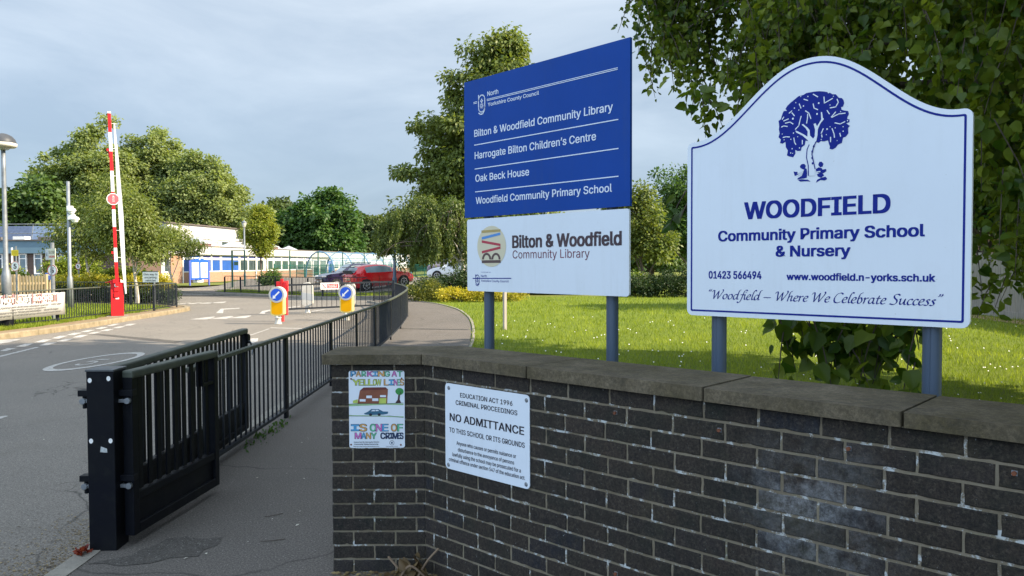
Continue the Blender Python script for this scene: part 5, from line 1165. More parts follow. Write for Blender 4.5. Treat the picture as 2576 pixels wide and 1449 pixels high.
# dark green gate posts near the school
for lab, px, Y, h in (('tall dark green gate post with a lock box in front of the blue blinds', 872, 58, 3.0),):
    x = P((600 + 820 / 3.018) * .67083, 700, Y).x; t = thing('steel_gate', 'tall dark green gate frame with a lock standing before the blue blinds', 'gate', (x, Y, 0), R(10)); ww = P((600 + 955 / 3.018) * .67083, 700, Y).x - x
    M_gg = mat('dark_green_steel', (.012, .05, .04), .5, var=.2)
    MB().box((0, 0, 1.35), (.13, .13, 2.8)).build('post', M_gg, t); MB().box((ww, 0, 1.35), (.1, .1, 2.8)).build('post', M_gg, t)
    f = MB(); f.box((ww / 2, 0, 2.72), (ww, .06, .06)); f.box((ww / 2, 0, .5), (ww, .06, .06)); f.box((.3, -.06, 1.75), (.3, .1, .26)); f.build('frame', M_gg, t)
# green mesh fence
M_green = mat('green_fence_paint', (.015, .11, .085), .5, var=.2)
t = thing('green_mesh_fence', 'green bow topped mesh fence between the car park and the school', 'fence', (0, 0, 0)); ga = P(690, 700, 66); gb = P(1045, 690, 100); gc = P(1130, 686, 112)
pm = MB()
for a, b in (((ga.x, ga.y), (gb.x, gb.y)), ((gb.x, gb.y), (gc.x, gc.y))):
    a = Vector((*a, 0)); b = Vector((*b, 0)); n = int((b - a).length / 2.6)
    for k in range(n + 1):
        c = a + (b - a) * k / n; tall = 2.9 if k % 2 else 1.75; MB().box((c.x, c.y, tall / 2), (.09, .09, tall)).build('post', M_green, t)
    m = int((b - a).length / .16)
    for k in range(m): c = a + (b - a) * (k + .5) / m; pm.beam((c.x, c.y, .1), (c.x, c.y, 1.65), .022, .022)
    for z in (.2, .9, 1.6): pm.beam((a.x, a.y, z), (b.x, b.y, z), .03, .03)
pm.build('mesh_panel', M_green, t)
# curved blue shelter
sa = P(836, 700, 94); sb_ = P(1030, 695, 120); d = Vector((sb_.x - sa.x, sb_.y - sa.y, 0)); w = d.length
t = thing('curved_shelter', 'curved clear roofed shelter with pale blue arched ribs beside the school', 'shelter', (sa.x, sa.y, .1), math.atan2(d.y, d.x)); M_sb = mat('shelter_blue', (.09, .2, .34), .4, var=.15)
def sarc(x, k, n=10): a = math.pi * k / n; return (x, 1.6 - 1.9 * math.cos(a), 3.15 * math.sin(a) ** .8)
for j in range(6): MB().tube([sarc(w * j / 5, k) for k in range(11)], .085, 6).build('rib', M_sb, t)
vs = []; fs = []
for j in range(6): vs += [sarc(w * j / 5, k) for k in range(11)]
for j in range(5):
    for k in range(1, 9): b = j * 11 + k; fs.append((b, b + 11, b + 12, b + 1))
MB().add(vs, fs).build('clear_roof', clear_mat('polycarbonate', (.45, .58, .7), .3), t)
mb = MB()
for k in (2, 4, 6, 8): mb.tube([sarc(0, k), sarc(w, k)], .04, 5)
mb.build('purlin', M_sb, t)
# picket fence and gate
t = thing('picket_fence', 'pale wooden picket fence and gate beside the yellow hedge', 'fence', (0, 0, 0))
a = Vector((P(-60, 700, 27.5).x, 27.5, 0)); b = Vector((P(112, 700, 28.6).x, 28.6, 0)); n = 22
pk = MB()
for k in range(n):
    c = a + (b - a) * k / n; hh = 1.22 if k % 2 else 1.25; pk.box((c.x, c.y, hh / 2 + .03), (.075, .02, hh)); pk.add([(c.x - .037, c.y - .01, hh + .03), (c.x + .037, c.y - .01, hh + .03), (c.x, c.y - .01, hh + .09)], [(0, 1, 2)])
pk.build('pickets', M_wood, t)
rl = MB()
for z in (.4, 1.0): rl.beam(a + Vector((0, .035, z)), b + Vector((0, .035, z)), .04, .08)
c = a + (b - a) * .62; e = a + (b - a) * .9; rl.beam(c + Vector((0, .05, .3)), e + Vector((0, .05, 1.0)), .03, .07); rl.build('rails', M_wood, t)
for k in (0, .52, .58, 1.0): c = a + (b - a) * k; MB().box((c.x, c.y + .08, .65), (.11, .11, 1.36)).build('post', M_wood, t)
# grey timber boundary fence at the right and the house behind it
t = thing('board_fence', 'tall silvery board fence at the far right edge of the lawn', 'fence', (0, 0, 0)); fl = MB(); a = Vector((15.2, 27.5, 0)); b = Vector((13.6, 14, 0)); n = 92; dd = (b - a).normalized()
for k in range(n): c = a + (b - a) * (k + .5) / n; fl.beam(c + Vector((.004 * (k % 2), 0, .05)), c + Vector((.004 * (k % 2), 0, 1.88 + .02 * math.sin(k * 1.7))), .02, .138, up=(dd.x, dd.y, 0))
fl.build('boards', M_fwood, t); MB().beam(a + Vector((-.03, 0, .1)), b + Vector((-.03, 0, .1)), .03, .2).build('gravel_board', M_fwood, t)
for k in range(6): c = a + (b - a) * k / 5; MB().box((c.x + .1, c.y, .98), (.1, .1, 1.96)).build('post', M_fwood, t)
sm = MB(); sm.ground([(14.95, 28), (13.4, 13), (12.8, 13), (14.1, 28)], .008); o = sm.build('bare_soil', M_soil); o['kind'] = 'structure'
t = thing('brick_house', 'orange brick house glimpsed through the lime leaves at the right edge', 'house', (18.2, 22.5, 0), R(-4))
MB().box((4, 4.5, 2.7), (8, 9, 5.4)).build('wall', M_bhouse, t); rm = MB(); rm.add([(-.4, -.4, 5.4), (8.4, -.4, 5.4), (8.4, 9.4, 5.4), (-.4, 9.4, 5.4), (4, -.4, 8.2), (4, 9.4, 8.2)], [(0, 4, 5, 3), (1, 2, 5, 4), (0, 1, 4), (2, 3, 5), (0, 3, 2, 1)]); rm.build('roof', mat('clay_tiles', (.24, .11, .075), .8, scale=1.5, var=.35), t)
for y in (1.5, 5.5):
    for z in (.9, 3.4):
        f = MB(); f.box((-.03, y + .9, z + .65), (.08, 1.8, 1.3)); f = f.build('window', M_white, t); MB().box((-.08, y + .9, z + .65), (.02, 1.62, 1.12)).build('pane', M_gl, f)
for x in (1.2, 5.0): f = MB().box((x + .8, -.03, 4.1), (1.6, .08, 1.3)).build('window', M_white, t); MB().box((x + .8, -.08, 4.1), (1.42, .02, 1.12)).build('pane', M_gl, f)
# white goal-like frame on the far lawn
q = P(1490, 658, 75); t = thing('white_frame', 'small white A-shaped frame on the far lawn between the two signs', 'frame', (q.x, q.y, 0)); mb = MB()
zt = P(1490, 640, 75).z
for x in (-.35, .35): mb.tube([(x, 0, 0), (x * .35, 0, zt)], .06, 6)
mb.tube([(-.2, 0, zt), (.3, 0, zt + .05)], .06, 6); mb.build('legs', M_white, t)

# ------------------------------------------------------------------ cars
def car(name, label, loc, rz, Ln, Wd, H, prof, paint, glass, pitch=0.0, wheel_r=.31, axles=(.17, .79), rails=False):
    """prof: list of (x fraction, belt z, roof z or None); car points along +x, body lofted over stations"""
    t = thing(name, label, 'car', loc, rz); t.rotation_euler = (0, -pitch, rz)
    st = []
    for fx, zs, zb, zr, wf in prof:
        x = fx * Ln; hw = Wd / 2 * wf; st.append((x, hw, zs, zb, zr))
    rows = []
    for x, hw, zs, zb, zr in st:
        zm_ = zs + (zb - zs) * .5; rr = zr if zr else zb + .01; tw = hw * (.76 if zr else .92)
        half_ = [(hw * .9, zs), (hw * .985, zs + .1), (hw, zm_), (hw * .965, zb), (tw, rr - (.09 if zr else 0)), (tw * .86, rr - (.015 if zr else 0)), (0, rr + (.02 if zr else .03))]
        rows.append([(x, a, z) for a, z in half_] + [(x, -a, z) for a, z in half_[-2::-1]])
    m = len(rows[0]); body, gl = MB(), MB(); vs = [v for r in rows for v in r]
    bf_, gf = [], []
    for i in range(len(rows) - 1):
        for j in range(m - 1):
            f = (i * m + j, (i + 1) * m + j, (i + 1) * m + j + 1, i * m + j + 1)
            zr0, zr1 = st[i][4], st[i + 1][4]; side = j in (3, m - 5)
            top = 3 < j < m - 5
            g = (side and i >= 4 and zr0 and zr1 and st[i][4] - st[i][3] > .2 and st[i + 1][4] - st[i + 1][3] > .2) or (top and (bool(zr0 and zr0 - st[i][3] > .2) != bool(zr1 and zr1 - st[i + 1][3] > .2)) and j in (5, 6))
            (gf if g else bf_).append(f)
    for e, rv in ((0, False), (len(rows) - 1, True)):
        f = tuple(e * m + j for j in range(m)); bf_.append(f if rv else f[::-1])
    bb = body.add(vs, bf_).build('body', paint, t, smooth=True); gg = gl.add(vs, gf).build('glazing', glass, t, smooth=True)
    for o in (bb, gg):
        bm_ = bmesh.new(); bm_.from_mesh(o.data); bmesh.ops.delete(bm_, geom=[v for v in bm_.verts if not v.link_faces], context='VERTS'); bmesh.ops.recalc_face_normals(bm_, faces=bm_.faces); bm_.to_mesh(o.data); bm_.free()
    es = bb.modifiers.new('edges', 'EDGE_SPLIT'); es.split_angle = R(38)
    M_tyre = mat('tyre_rubber', (.012, .012, .013), .8, scale=20, var=.2); M_rim = mat('alloy_rim', (.6, .61, .63), .3, var=.1, metal=.6); M_arch = mat('wheel_arch_black', (.01, .01, .011), .8)
    for fx in axles:
        for s in (-1, 1):
            x = fx * Ln; y = s * (Wd / 2 - .1)
            ar = MB(); ar.tube([(x, s * (Wd / 2 - .28), wheel_r), (x, s * (Wd / 2 + .004), wheel_r)], wheel_r + .075, 22); ar.build('wheel_arch', M_arch, t)
            wh = MB(); wh.tube([(x, y - s * .1, wheel_r), (x, y + s * .1, wheel_r), (x, y + s * .115, wheel_r)], [wheel_r, wheel_r, wheel_r * .93], 24); wo = wh.build('wheel', M_tyre, t)
            rm_ = MB(); yy = y + s * .119
            for k in range(24):
                a, b = 2 * math.pi * k / 24, 2 * math.pi * (k + 1) / 24
                q = [(x + r * wheel_r * math.cos(t_), yy, wheel_r + r * wheel_r * math.sin(t_)) for r, t_ in ((.62, a), (.72, a), (.72, b), (.62, b))]; rm_.add(q if s < 0 else q[::-1], [(0, 1, 2, 3)])
            for k in range(5):
                a = 2 * math.pi * k / 5 + .3
                for da in (-.16, .16): rm_.beam((x + .1 * wheel_r * math.cos(a), yy, wheel_r + .1 * wheel_r * math.sin(a)), (x + .66 * wheel_r * math.cos(a + da), yy, wheel_r + .66 * wheel_r * math.sin(a + da)), .01, .03, up=(0, 1, 0))
            rm_.tube([(x, yy - .005, wheel_r), (x, yy + .005, wheel_r)], .05, 10); rm_.build('rim', M_rim, wo)
    return t
M_carred = mat('car_red', (.6, .009, .017), .25, scale=1, var=.08, coat=1.0); M_carpur = mat('car_purple', (.016, .012, .04), .25, scale=1, var=.1, coat=1.0); M_carwhite = mat('car_white', (.68, .72, .76), .3, scale=1, var=.05, coat=.8); M_carplum = mat('car_plum', (.075, .04, .07), .3, scale=1, var=.1, coat=.8)
M_cg = glass_mat('car_glass', (.25, .32, .35), .03); M_cgd = glass_mat('dark_car_glass', (.025, .035, .04), .03)
hatch = [(0, .35, .82, None, .8), (.012, .25, .98, None, .88), (.035, .22, 1.04, 1.1, .93), (.1, .2, 1.08, 1.38, .96), (.19, .2, 1.06, 1.45, .99), (.3, .19, 1.03, 1.48, 1.0), (.42, .19, 1.005, 1.475, 1.0), (.53, .19, .985, 1.42, 1.0), (.61, .19, .97, 1.31, 1.0), (.71, .2, .95, 1.02, .99), (.76, .2, .93, None, .98), (.88, .22, .84, None, .95), (.965, .24, .7, None, .86), (1.0, .32, .56, None, .7)]
rear = Vector((-8.45, 45.0, 0)); hd = Vector((1.9, 1.5, 0)).normalized(); rz = math.atan2(hd.y, hd.x); Ln = 4.04
loc = rear - hd * (.17 * Ln) + Vector((hd.y, -hd.x, 0)) * -.85; zc = cph(rear.x, rear.y)
rc = car('parked_car', 'bright red hatchback parked by the island, seen from its rear corner', (loc.x, loc.y, cph(loc.x, loc.y) + .0), rz, Ln, 1.75, 1.48, hatch, M_carred, M_cg, pitch=math.atan(.085))
mb = MB(); mb.box((-.005, .0, 1.15), (.05, 1.05, .26), ax=(R(-32), 'Y')); mb.build('rear_window', M_cgd, rc, bevel=.02)
MB().box((.06, 0, 1.43), (.28, 1.1, .035), ax=(R(4), 'Y')).build('spoiler', M_cgd, rc, bevel=.01)
for s in (-1, 1): MB().box((.045, s * .68, .92), (.1, .34, .14), ax=(R(-10), 'Y')).build('tail_light', mat('tail_lamp', (.25, .01, .01), .2, coat=.8), rc, bevel=.03)
mb = MB(); mb.box((-.002, 0, .72), (.03, .5, .11)); mb.build('number_plate', mat('dull_plate', (.42, .34, .2), .6), rc)
MB().box((.02, 0, .36), (.1, 1.3, .16)).build('bumper_insert', mat('bumper_black', (.015, .015, .016), .6), rc, bevel=.02)
for s in (-1, 1): MB().box((2.62, s * .95, .98), (.14, .16, .13)).build('wing_mirror', M_carred, rc, bevel=.03)
for s in (-1, 1):
    MB().box((1.72, s * .876, .8), (.17, .03, .03)).build('door_handle', M_carred, rc)
    MB().box((1.55, s * .884, .55), (.012, .012, .62)).build('door_seam', M_cgd, rc)
suv = [(0, .4, .9, None, .85), (.02, .3, 1.05, None, .92), (.05, .28, 1.1, 1.2, .96), (.12, .28, 1.1, 1.56, .98), (.25, .27, 1.08, 1.62, 1.0), (.42, .27, 1.06, 1.63, 1.0), (.55, .27, 1.05, 1.58, 1.0), (.69, .28, 1.04, 1.14, .99), (.73, .28, 1.04, None, .98), (.88, .3, .97, None, .96), (.97, .32, .84, None, .9), (1.0, .4, .66, None, .8)]
hd2 = Vector((-.84, -.54, 0)); rz2 = math.atan2(hd2.y, hd2.x); nose = P(806, 700, 49.0); loc = Vector((nose.x, nose.y, 0)) - hd2 * 4.3 + Vector((hd2.y, -hd2.x, 0)) * .3
pc = car('parked_car', 'dark purple estate car with roof bars, half hidden behind the red hatchback', (loc.x, loc.y, cph(nose.x, nose.y)), rz2, 4.35, 1.8, 1.62, suv, M_carpur, M_cg)
for s in (-1, 1):
    MB().box((4.18, s * .66, .82), (.2, .34, .13)).build('headlight', mat('headlamp', (.6, .62, .66), .15, coat=.6), pc, bevel=.03); MB().tube([(.6, s * .62, 1.62), (.7, s * .62, 1.68), (2.1, s * .62, 1.69), (2.3, s * .62, 1.61)], .022, 6).build('roof_bar', M_cgd, pc); MB().box((3.0, s * .97, 1.1), (.14, .16, .14)).build('wing_mirror', M_carpur, pc, bevel=.03)
MB().box((4.31, 0, .55), (.08, .9, .2)).build('grille', M_cgd, pc); MB().box((4.36, 0, .5), (.02, .5, .1)).build('number_plate', M_cream, pc)
a = P(1142, 690, 56); hd3 = Vector((.93, -.25, 0)).normalized()
wc = car('parked_car', 'white car mostly hidden behind the dark shrubs and birch trunk', (a.x - 1.3, a.y, cph(a.x, a.y)), math.atan2(hd3.y, hd3.x) + math.pi, 4.2, 1.76, 1.5, hatch, M_carwhite, M_cgd)
wc.location = (a.x + 2.2, a.y, cph(a.x, a.y))
a = P(1085, 690, 66); hd4 = Vector((-.35, -1, 0)).normalized()
kc = car('parked_car', 'plum coloured pickup facing the camera beyond the white car', (a.x + 1.9, a.y + 4.6, .5), math.atan2(hd4.y, hd4.x), 4.8, 1.85, 1.78, [(q[0], q[1] + .1, q[2] + .1, (q[3] + .14 if q[3] else None), q[4]) for q in suv], M_carplum, M_cgd, wheel_r=.36)
mb = MB()
for z in (.78, .88, .98): mb.box((4.76, 0, z), (.06, 1.2, .045), 0)
mb.build('grille', M_galv, kc); MB().box((4.78, 0, .62), (.04, .52, .12)).build('number_plate', M_white, kc); MB().box((4.74, 0, .45), (.1, 1.6, .2)).build('bumper', M_cgd, kc, bevel=.03)
# ------------------------------------------------------------------ vegetation
def leaf_faces(c, d, n, s, kind):
    """c centres, d tip directions, n normals, s sizes -> mesh arrays of folded leaves"""
    k = len(c); d = d / np.linalg.norm(d, axis=1, keepdims=True)
    n = n - d * (n * d).sum(1, keepdims=True); n = n / (np.linalg.norm(n, axis=1, keepdims=True) + 1e-9); w = np.cross(d, n)
    if kind == 'heart':
        prof = [(0, 0, 0), (.34, .02, .1), (.46, .38, .12), (.22, .8, .06), (0, 1.05, -.1), (-.22, .8, .06), (-.46, .38, .12), (-.34, .02, .1)]; fs = [(0, 1, 2, 3), (0, 3, 4, 4), (0, 4, 5, 5), (0, 5, 6, 7)]
        tri = [(0, 1, 2), (0, 2, 3), (0, 3, 4), (0, 4, 5), (0, 5, 6), (0, 6, 7)]
    elif kind == 'clump':
        prof = [(0, -.1, 0), (.5, .12, .12), (.3, .55, 0), (.05, .95, -.12), (-.35, .6, .05), (-.5, .2, .14)]; tri = [(0, 1, 2), (0, 2, 3), (0, 3, 4), (0, 4, 5)]
    else:
        prof = [(0, 0, 0), (.3, .42, .07), (0, 1, -.05), (-.3, .42, .07)]; tri = [(0, 1, 2), (0, 2, 3)]
    m = len(prof); v = np.empty((k, m, 3))
    for i, (a, b, h) in enumerate(prof): v[:, i] = c + (w * a + d * b + n * h) * s[:, None]
    f = (np.arange(k)[:, None, None] * m + np.array(tri)[None]).reshape(-1, 3)
    return v.reshape(-1, 3), f, m
def np_mesh(name, v, f, tint, m, parent=None):
    me = bpy.data.meshes.new(name); nv, nf = len(v), len(f); me.vertices.add(nv); me.vertices.foreach_set('co', v.astype(np.float32).ravel())
    me.loops.add(nf * 3); me.loops.foreach_set('vertex_index', f.astype(np.int32).ravel()); me.polygons.add(nf); me.polygons.foreach_set('loop_start', np.arange(0, nf * 3, 3, dtype=np.int32))
    at = me.attributes.new('tint', 'FLOAT', 'POINT'); at.data.foreach_set('value', tint.astype(np.float32)); me.materials.append(m); me.update(calc_edges=True); me.validate()
    return new_obj(name, me, parent)
def unit(k): q = rng.normal(size=(k, 3)); return q / np.linalg.norm(q, axis=1, keepdims=True)
def crown(parent, lobes, m, leaf, per, cr_, kind='leaf', droop=.35, name='crown', flat=.7, tint_bias=0.0, core=None):
    """lobes: (cx, cy, cz, rx, ry, rz, clumps): leaf clumps spread through each lobe, denser towards its skin"""
    C, T, D, Nn = [], [], [], []; centres = []
    for cx, cy, cz, rx, ry, rz, n in lobes:
        u = unit(n); rad = rng.uniform(0.25, 1.0, n) ** .5; wob = 1 + .16 * np.sin(u[:, 0] * 5 + cx) + .14 * np.sin(u[:, 2] * 7 + cy)
        cc = np.array([cx, cy, cz]) + u * np.array([rx, ry, rz]) * (rad * wob)[:, None]; centres.append(cc)
        for j in range(n):
            k = int(per * rng.uniform(.6, 1.4)); rr = cr_ * rng.uniform(.6, 1.35); g = np.clip(rng.normal(size=(k, 3)), -1.8, 1.8) * np.array([1, 1, flat]) * rr * .55; q = cc[j] + g
            out = g / (np.linalg.norm(g, axis=1, keepdims=True) + 1e-6); C.append(q); D.append(out + unit(k) * .7 + np.array([0, 0, -droop])); Nn.append(out * .6 + np.array([0, 0, .8]) + unit(k) * .8)
            T.append(np.clip(rng.normal(.45 + tint_bias, .16, k) + rng.normal(0, .16), 0, 1))
    C, D, Nn, T = map(np.concatenate, (C, D, Nn, T)); s = leaf * rng.uniform(.65, 1.3, len(C))
    v, f, mm = leaf_faces(C, D, Nn, s, kind); o = np_mesh(name, v, f, np.repeat(T, mm), m, parent); return o, np.concatenate(centres)
def trunk(parent, h, r0, limbs, m, lean=(0, 0), n_l=10, sub=True, name='trunk'):
    mb = MB(); k = 7; pts = [(lean[0] * (i / k) ** 1.5 + .04 * h * .2 * math.sin(i * 1.3), lean[1] * (i / k) ** 1.5, -.15 + (h + .15) * i / k) for i in range(k + 1)]
    mb.tube(pts, [r0 * (1.35 if i == 0 else 1) * (1 - .8 * i / k) for i in range(k + 1)], 9)
    for c in limbs:
        z0 = min(h * .95, max(h * .25, c[2] * random.uniform(.45, .75))); i = min(k - 1, int(z0 / h * k)); a = Vector(pts[i]); e = Vector(c); mid = a.lerp(e, .5) + Vector((random.uniform(-.1, .1), random.uniform(-.1, .1), .08)) * (e - a).length
        rr = r0 * (1 - .8 * i / k) * .5; mb.tube(cr([a, mid, e], 4), [rr * (1 - .085 * q) for q in range(9)], 6)
    mb.build(name, m, parent, smooth=True)
def tree(name, label, x, y, z, lobes, m, leaf, per, cr_, th, tr, mt, group=None, kind='leaf', droop=.35, nl=10, lean=(0, 0), bias=0.0, flat=.7):
    t = thing(name, label, 'tree', (x, y, z), 0, group); o, cc = crown(t, lobes, m, leaf, per, cr_, kind, droop, tint_bias=bias, flat=flat)
    idx = rng.choice(len(cc), min(nl, len(cc)), replace=False); trunk(t, th, tr, cc[idx], mt, lean); return t
M_bark = mat('tree_bark', (.11, .085, .065), .9, scale=8, col2=(.06, .05, .04), stretch=(3, 3, .6), bmp=.6); M_birch = mat('birch_bark', (.58, .54, .46), .8, scale=5, col2=(.3, .26, .2), stretch=(1, 1, 4))
F_pop = leaf_mat('poplar_leaves', (.16, .21, .07), (.31, .36, .14), .45); F_dark = leaf_mat('dark_leaves', (.05, .1, .022), (.11, .17, .04)); F_mid = leaf_mat('maple_leaves', (.04, .1, .02), (.1, .17, .04)); F_birch = leaf_mat('birch_leaves', (.1, .145, .03), (.24, .27, .075), .42)
F_yng = leaf_mat('young_tree_leaves', (.13, .19, .02), (.34, .34, .05), .42); F_lime = leaf_mat('lime_leaves', (.05, .11, .013), (.3, .36, .045), .48, .42, .4); F_yel = leaf_mat('golden_leaves', (.26, .27, .025), (.62, .5, .04), .3); F_shr = leaf_mat('shrub_leaves', (.02, .045, .014), (.06, .095, .022), .2); F_acer = leaf_mat('acer_leaves', (.1, .16, .018), (.26, .3, .035)); F_back = leaf_mat('far_leaves', (.06, .095, .03), (.13, .165, .06))

def px(x, Y): return P(x, 700, Y).x
def pz(y, Y): return P(1288, y, Y).z
# big poplars behind the school
for lab, x, ty, Y, rx, n, b in (('tall pale green tree, left one of the three behind the barrier boom', 252, 306, 98, 6.0, 120, 0), ('tall pale green tree, middle one of the three behind the barrier boom', 375, 330, 102, 6.4, 130, .05), ('broad pale green tree, right one of the three above the hall roof', 500, 388, 100, 6.2, 120, -.03)):
    H = pz(ty, Y); X = px(x, Y)
    tree('poplar_tree', lab, X, Y, 0, [(0, 0, H * .63, rx, 4.5, H * .36, int(n * 1.6)), (-rx * .4, -.5, H * .45, rx * .75, 4, H * .28, n // 2), (rx * .45, 0, H * .5, rx * .7, 4, H * .28, n // 2), (0, -1, H * .27, rx * .95, 4, H * .17, n // 2)], F_pop, .29, 230, 1.0, H * .7, .45, M_bark, 'tall trees behind the school', 'clump', bias=b)
for lab, x, ty, Y, rx, n in (('dark rounded tree at the left, behind the timber clad block', 96, 428, 88, 4.1, 85), ('dark tree cut by the left edge behind the lamp post', -40, 520, 86, 4, 50), ('dark tree between the timber clad block and the tall pale trees', 160, 490, 92, 3.4, 45)):
    H = pz(ty, Y); X = px(x, Y); tree('dark_tree', lab, X, Y, 0, [(0, 0, H * .6, rx, 3.5, H * .36, n), (0, -1, H * .32, rx * 1.05, 3.5, H * .25, n // 2)], F_dark, .42, 150, 1.1, H * .6, .35, M_bark, 'dark trees behind the timber block', 'clump')
# right background
H = pz(484, 140); tree('round_tree', 'large dark green rounded tree behind the right half of the school', px(815, 140), 140, 0, [(0, 0, H * .6, 6.9, 6, H * .37, 190), (-1.5, -1, H * .35, 6.0, 5, H * .26, 90), (1.5, -1, H * .35, 6.4, 5, H * .26, 90)], F_mid, .55, 150, 1.5, H * .5, .5, M_bark, None, 'clump', bias=-.1)
for lab, x, ty, Y, rx, n, f in (('slim pale tree in the gap left of the round dark tree', 700, 495, 150, 4.6, 90, F_back), ('yellowish tree behind the young street tree', 636, 530, 135, 4.2, 70, F_pop), ('distant tree between the round tree and the weeping birch', 925, 535, 165, 5.5, 90, F_back), ('far tree low behind the end of the school', 1010, 590, 175, 6, 80, F_dark), ('far tree just left of the council sign, behind the pickup', 1110, 585, 180, 7, 90, F_dark), ('distant tree behind the lower council sign', 1250, 590, 170, 7, 80, F_back), ('distant tree beyond the far lawn behind the council sign', 1400, 600, 150, 6, 70, F_dark)):
    H = pz(ty, Y); tree('background_tree', lab, px(x, Y), Y, 0, [(0, 0, H * .58, rx, rx * .8, H * .4, n), (0, -1, H * .3, rx * 1.1, rx * .7, H * .28, n // 2)], f, .6, 120, 1.6, H * .5, .4, M_bark, 'trees along the far boundary', 'clump')
# the far wood closing the view on the right
lb_ = [(x, 170 + 12 * math.sin(x * .13), 4.5 + 2 * math.sin(x * .31), 6.5, 4, 5 + 1.5 * math.sin(x * .7), 34) for x in range(14, 150, 8)]
o, cc = crown(None, lb_, F_dark, .8, 60, 2.0, 'clump', name='far_wood'); o['kind'] = 'stuff'
# young street tree
Y = 70; H = pz(512, Y); tree('young_tree', 'young bright yellow green tree on a slim trunk before the school', px(657, Y), Y, 0, [(0, 0, H * .66, 1.25, 1.2, H * .2, 60), (0, 0, H * .87, .65, .7, H * .13, 20), (0, 0, H * .47, .95, .9, H * .1, 26)], F_yng, .2, 150, .5, H * .7, .09, M_bark, None, 'leaf')
# birches on the verge
def birch(lab, x, y, H, lobes, lean=(0, 0), th=.6):
    return tree('birch_tree', lab, x, y, 0, lobes, F_birch, .13, 110, .5, H * th, .085, M_birch, 'birch trees on the verge', 'leaf', .7, 12, lean)
q = G(346, 765); H = pz(470, q.y); birch('white trunked birch by the barrier, nearest the road', q.x, q.y, H, [(-.5, 0, H * .72, 1.2, 1.2, H * .26, 75), (0.2, 0, H * .6, 1.5, 1.2, H * .19, 65)], (-.3, .1))
q = G(229, 752); H = pz(440, q.y); birch('leaning birch with a stake, left of the barrier', q.x, q.y, H, [(1.2, 0, H * .72, 1.5, 1.3, H * .28, 110), (-.2, 0, H * .54, 1.5, 1.3, H * .19, 75), (1.9, 0, H * .54, 1.5, 1.3, H * .2, 55)], (-.45, .1))
X = px(433, 46); H = pz(556, 46); birch('small crooked birch in front of the school brickwork', X, 46, H, [(-.2, 0, H * .78, 1.3, 1.0, H * .18, 40), (.9, 0, H * .66, .8, .8, H * .12, 16), (-1.2, 0, H * .66, .9, .8, H * .2, 24)], (-.35, 0), .8)
q = G(223, 752); t = thing('tree_stake', 'slanted timber stake propping the leaning birch', 'stake', (q.x - .1, q.y - .25, 0)); MB().beam((-.5, 0, -.05), (.12, .05, 1.05), .07, .07).build('stake', M_wood, t)
# hedges and shrubs on the verge
def shrub(name, lab, x, y, lobes, m, leaf, per, cr_, kind='leaf', group=None, cat='shrub', bias=0.0, z=0):
    t = thing(name, lab, cat, (x, y, z), 0, group); o, cc = crown(t, lobes, m, leaf, per, cr_, kind, .1, 'foliage', tint_bias=bias)
    st = MB()
    for c in cc[rng.choice(len(cc), min(8, len(cc)), replace=False)]: st.tube([(c[0] * .3, c[1] * .3, -.05), tuple(c)], [.03, .012], 5)
    st.build('stems', M_bark, t); return t
Y = 34.5; xa, xb = px(95, Y), px(425, Y); L_ = xb - xa
shrub('yellow_hedge', 'golden yellow hedge running along the verge behind the railing', (xa + xb) / 2, Y, [(-L_ / 2 + L_ * (k + .5) / 9, .2 * math.sin(k * 2), .8, L_ / 15, .5, .36, 18) for k in range(9)], F_yel, .1, 110, .3, cat='hedge')
shrub('dark_hedge', 'dark green hedge low in front of the yellow hedge', (xa + xb) / 2 + .6, Y - .75, [(-L_ / 2 + L_ * (k + .5) / 9, 0, .36, L_ / 15, .35, .36, 14) for k in range(9)], F_shr, .09, 110, .26, cat='hedge', bias=.1)
shrub('acer_shrub', 'rounded lime green shrub before the timber clad block', px(192, 42), 42, [(0, 0, 1.35, 1.35, 1.1, .75, 55)], F_acer, .16, 120, .4)
shrub('green_shrub', 'bright green shrub at the left edge beside the lamp post', px(18, 40), 40, [(0, 0, .9, 1.1, .8, .6, 35)], F_acer, .14, 110, .35)
shrub('green_shrub', 'green shrub right of the leaning birch above the yellow hedge', px(385 - 80, 40), 40, [(0, 0, 1.0, 1.3, .8, .55, 40)], F_acer, .13, 110, .35, bias=-.2)
shrub('green_shrub', 'grey green shrub inside the island railing by the slim lamp post', px(668, 58), 58, [(.4, 0, .5, .8, .7, .5, 30)], F_dark, .16, 100, .4, bias=.2)
# tree and shrubs behind the council sign
Y = 43; H = pz(75, Y); tree('lime_tree', 'tall tapering tree rising behind the blue council sign', px(1245, Y), Y, 0, [(.3, 0, H * .9, 1.5, 1.3, H * .09, 45), (.2, 0, H * .76, 2.5, 2.2, H * .12, 85), (-.3, 0, H * .6, 3.4, 2.8, H * .14, 130), (-.6, 0, H * .44, 3.9, 3, H * .15, 150), (-.8, 0, H * .28, 4.3, 3, H * .14, 150)], F_birch, .24, 150, .62, H * .85, .22, M_bark, None, 'leaf', .8, 18, bias=-.02)
F_weep = leaf_mat('weeping_leaves', (.06, .1, .02), (.2, .235, .06), .4)
Y = 38; H = pz(474, Y); wt = tree('weeping_birch', 'weeping birch hanging over the shrubs left of the council sign', px(1165, Y), Y, 0, [(-1.4, 0, H * .82, 1.6, 1.3, H * .12, 45), (-2.0, 0, H * .66, 1.9, 1.2, H * .14, 40)], F_weep, .12, 110, .4, H * .75, .17, M_birch, None, 'leaf', 1.2, 12, bias=-.12)
C, D, Nn, T = [], [], [], []
cx_ = rng.uniform(-4.4, .6, 44); cy_ = rng.uniform(-1.3, 1.0, 44); ct_ = rng.uniform(.74, 1.02, 44); cl_ = rng.uniform(.7, 2.5, 44)
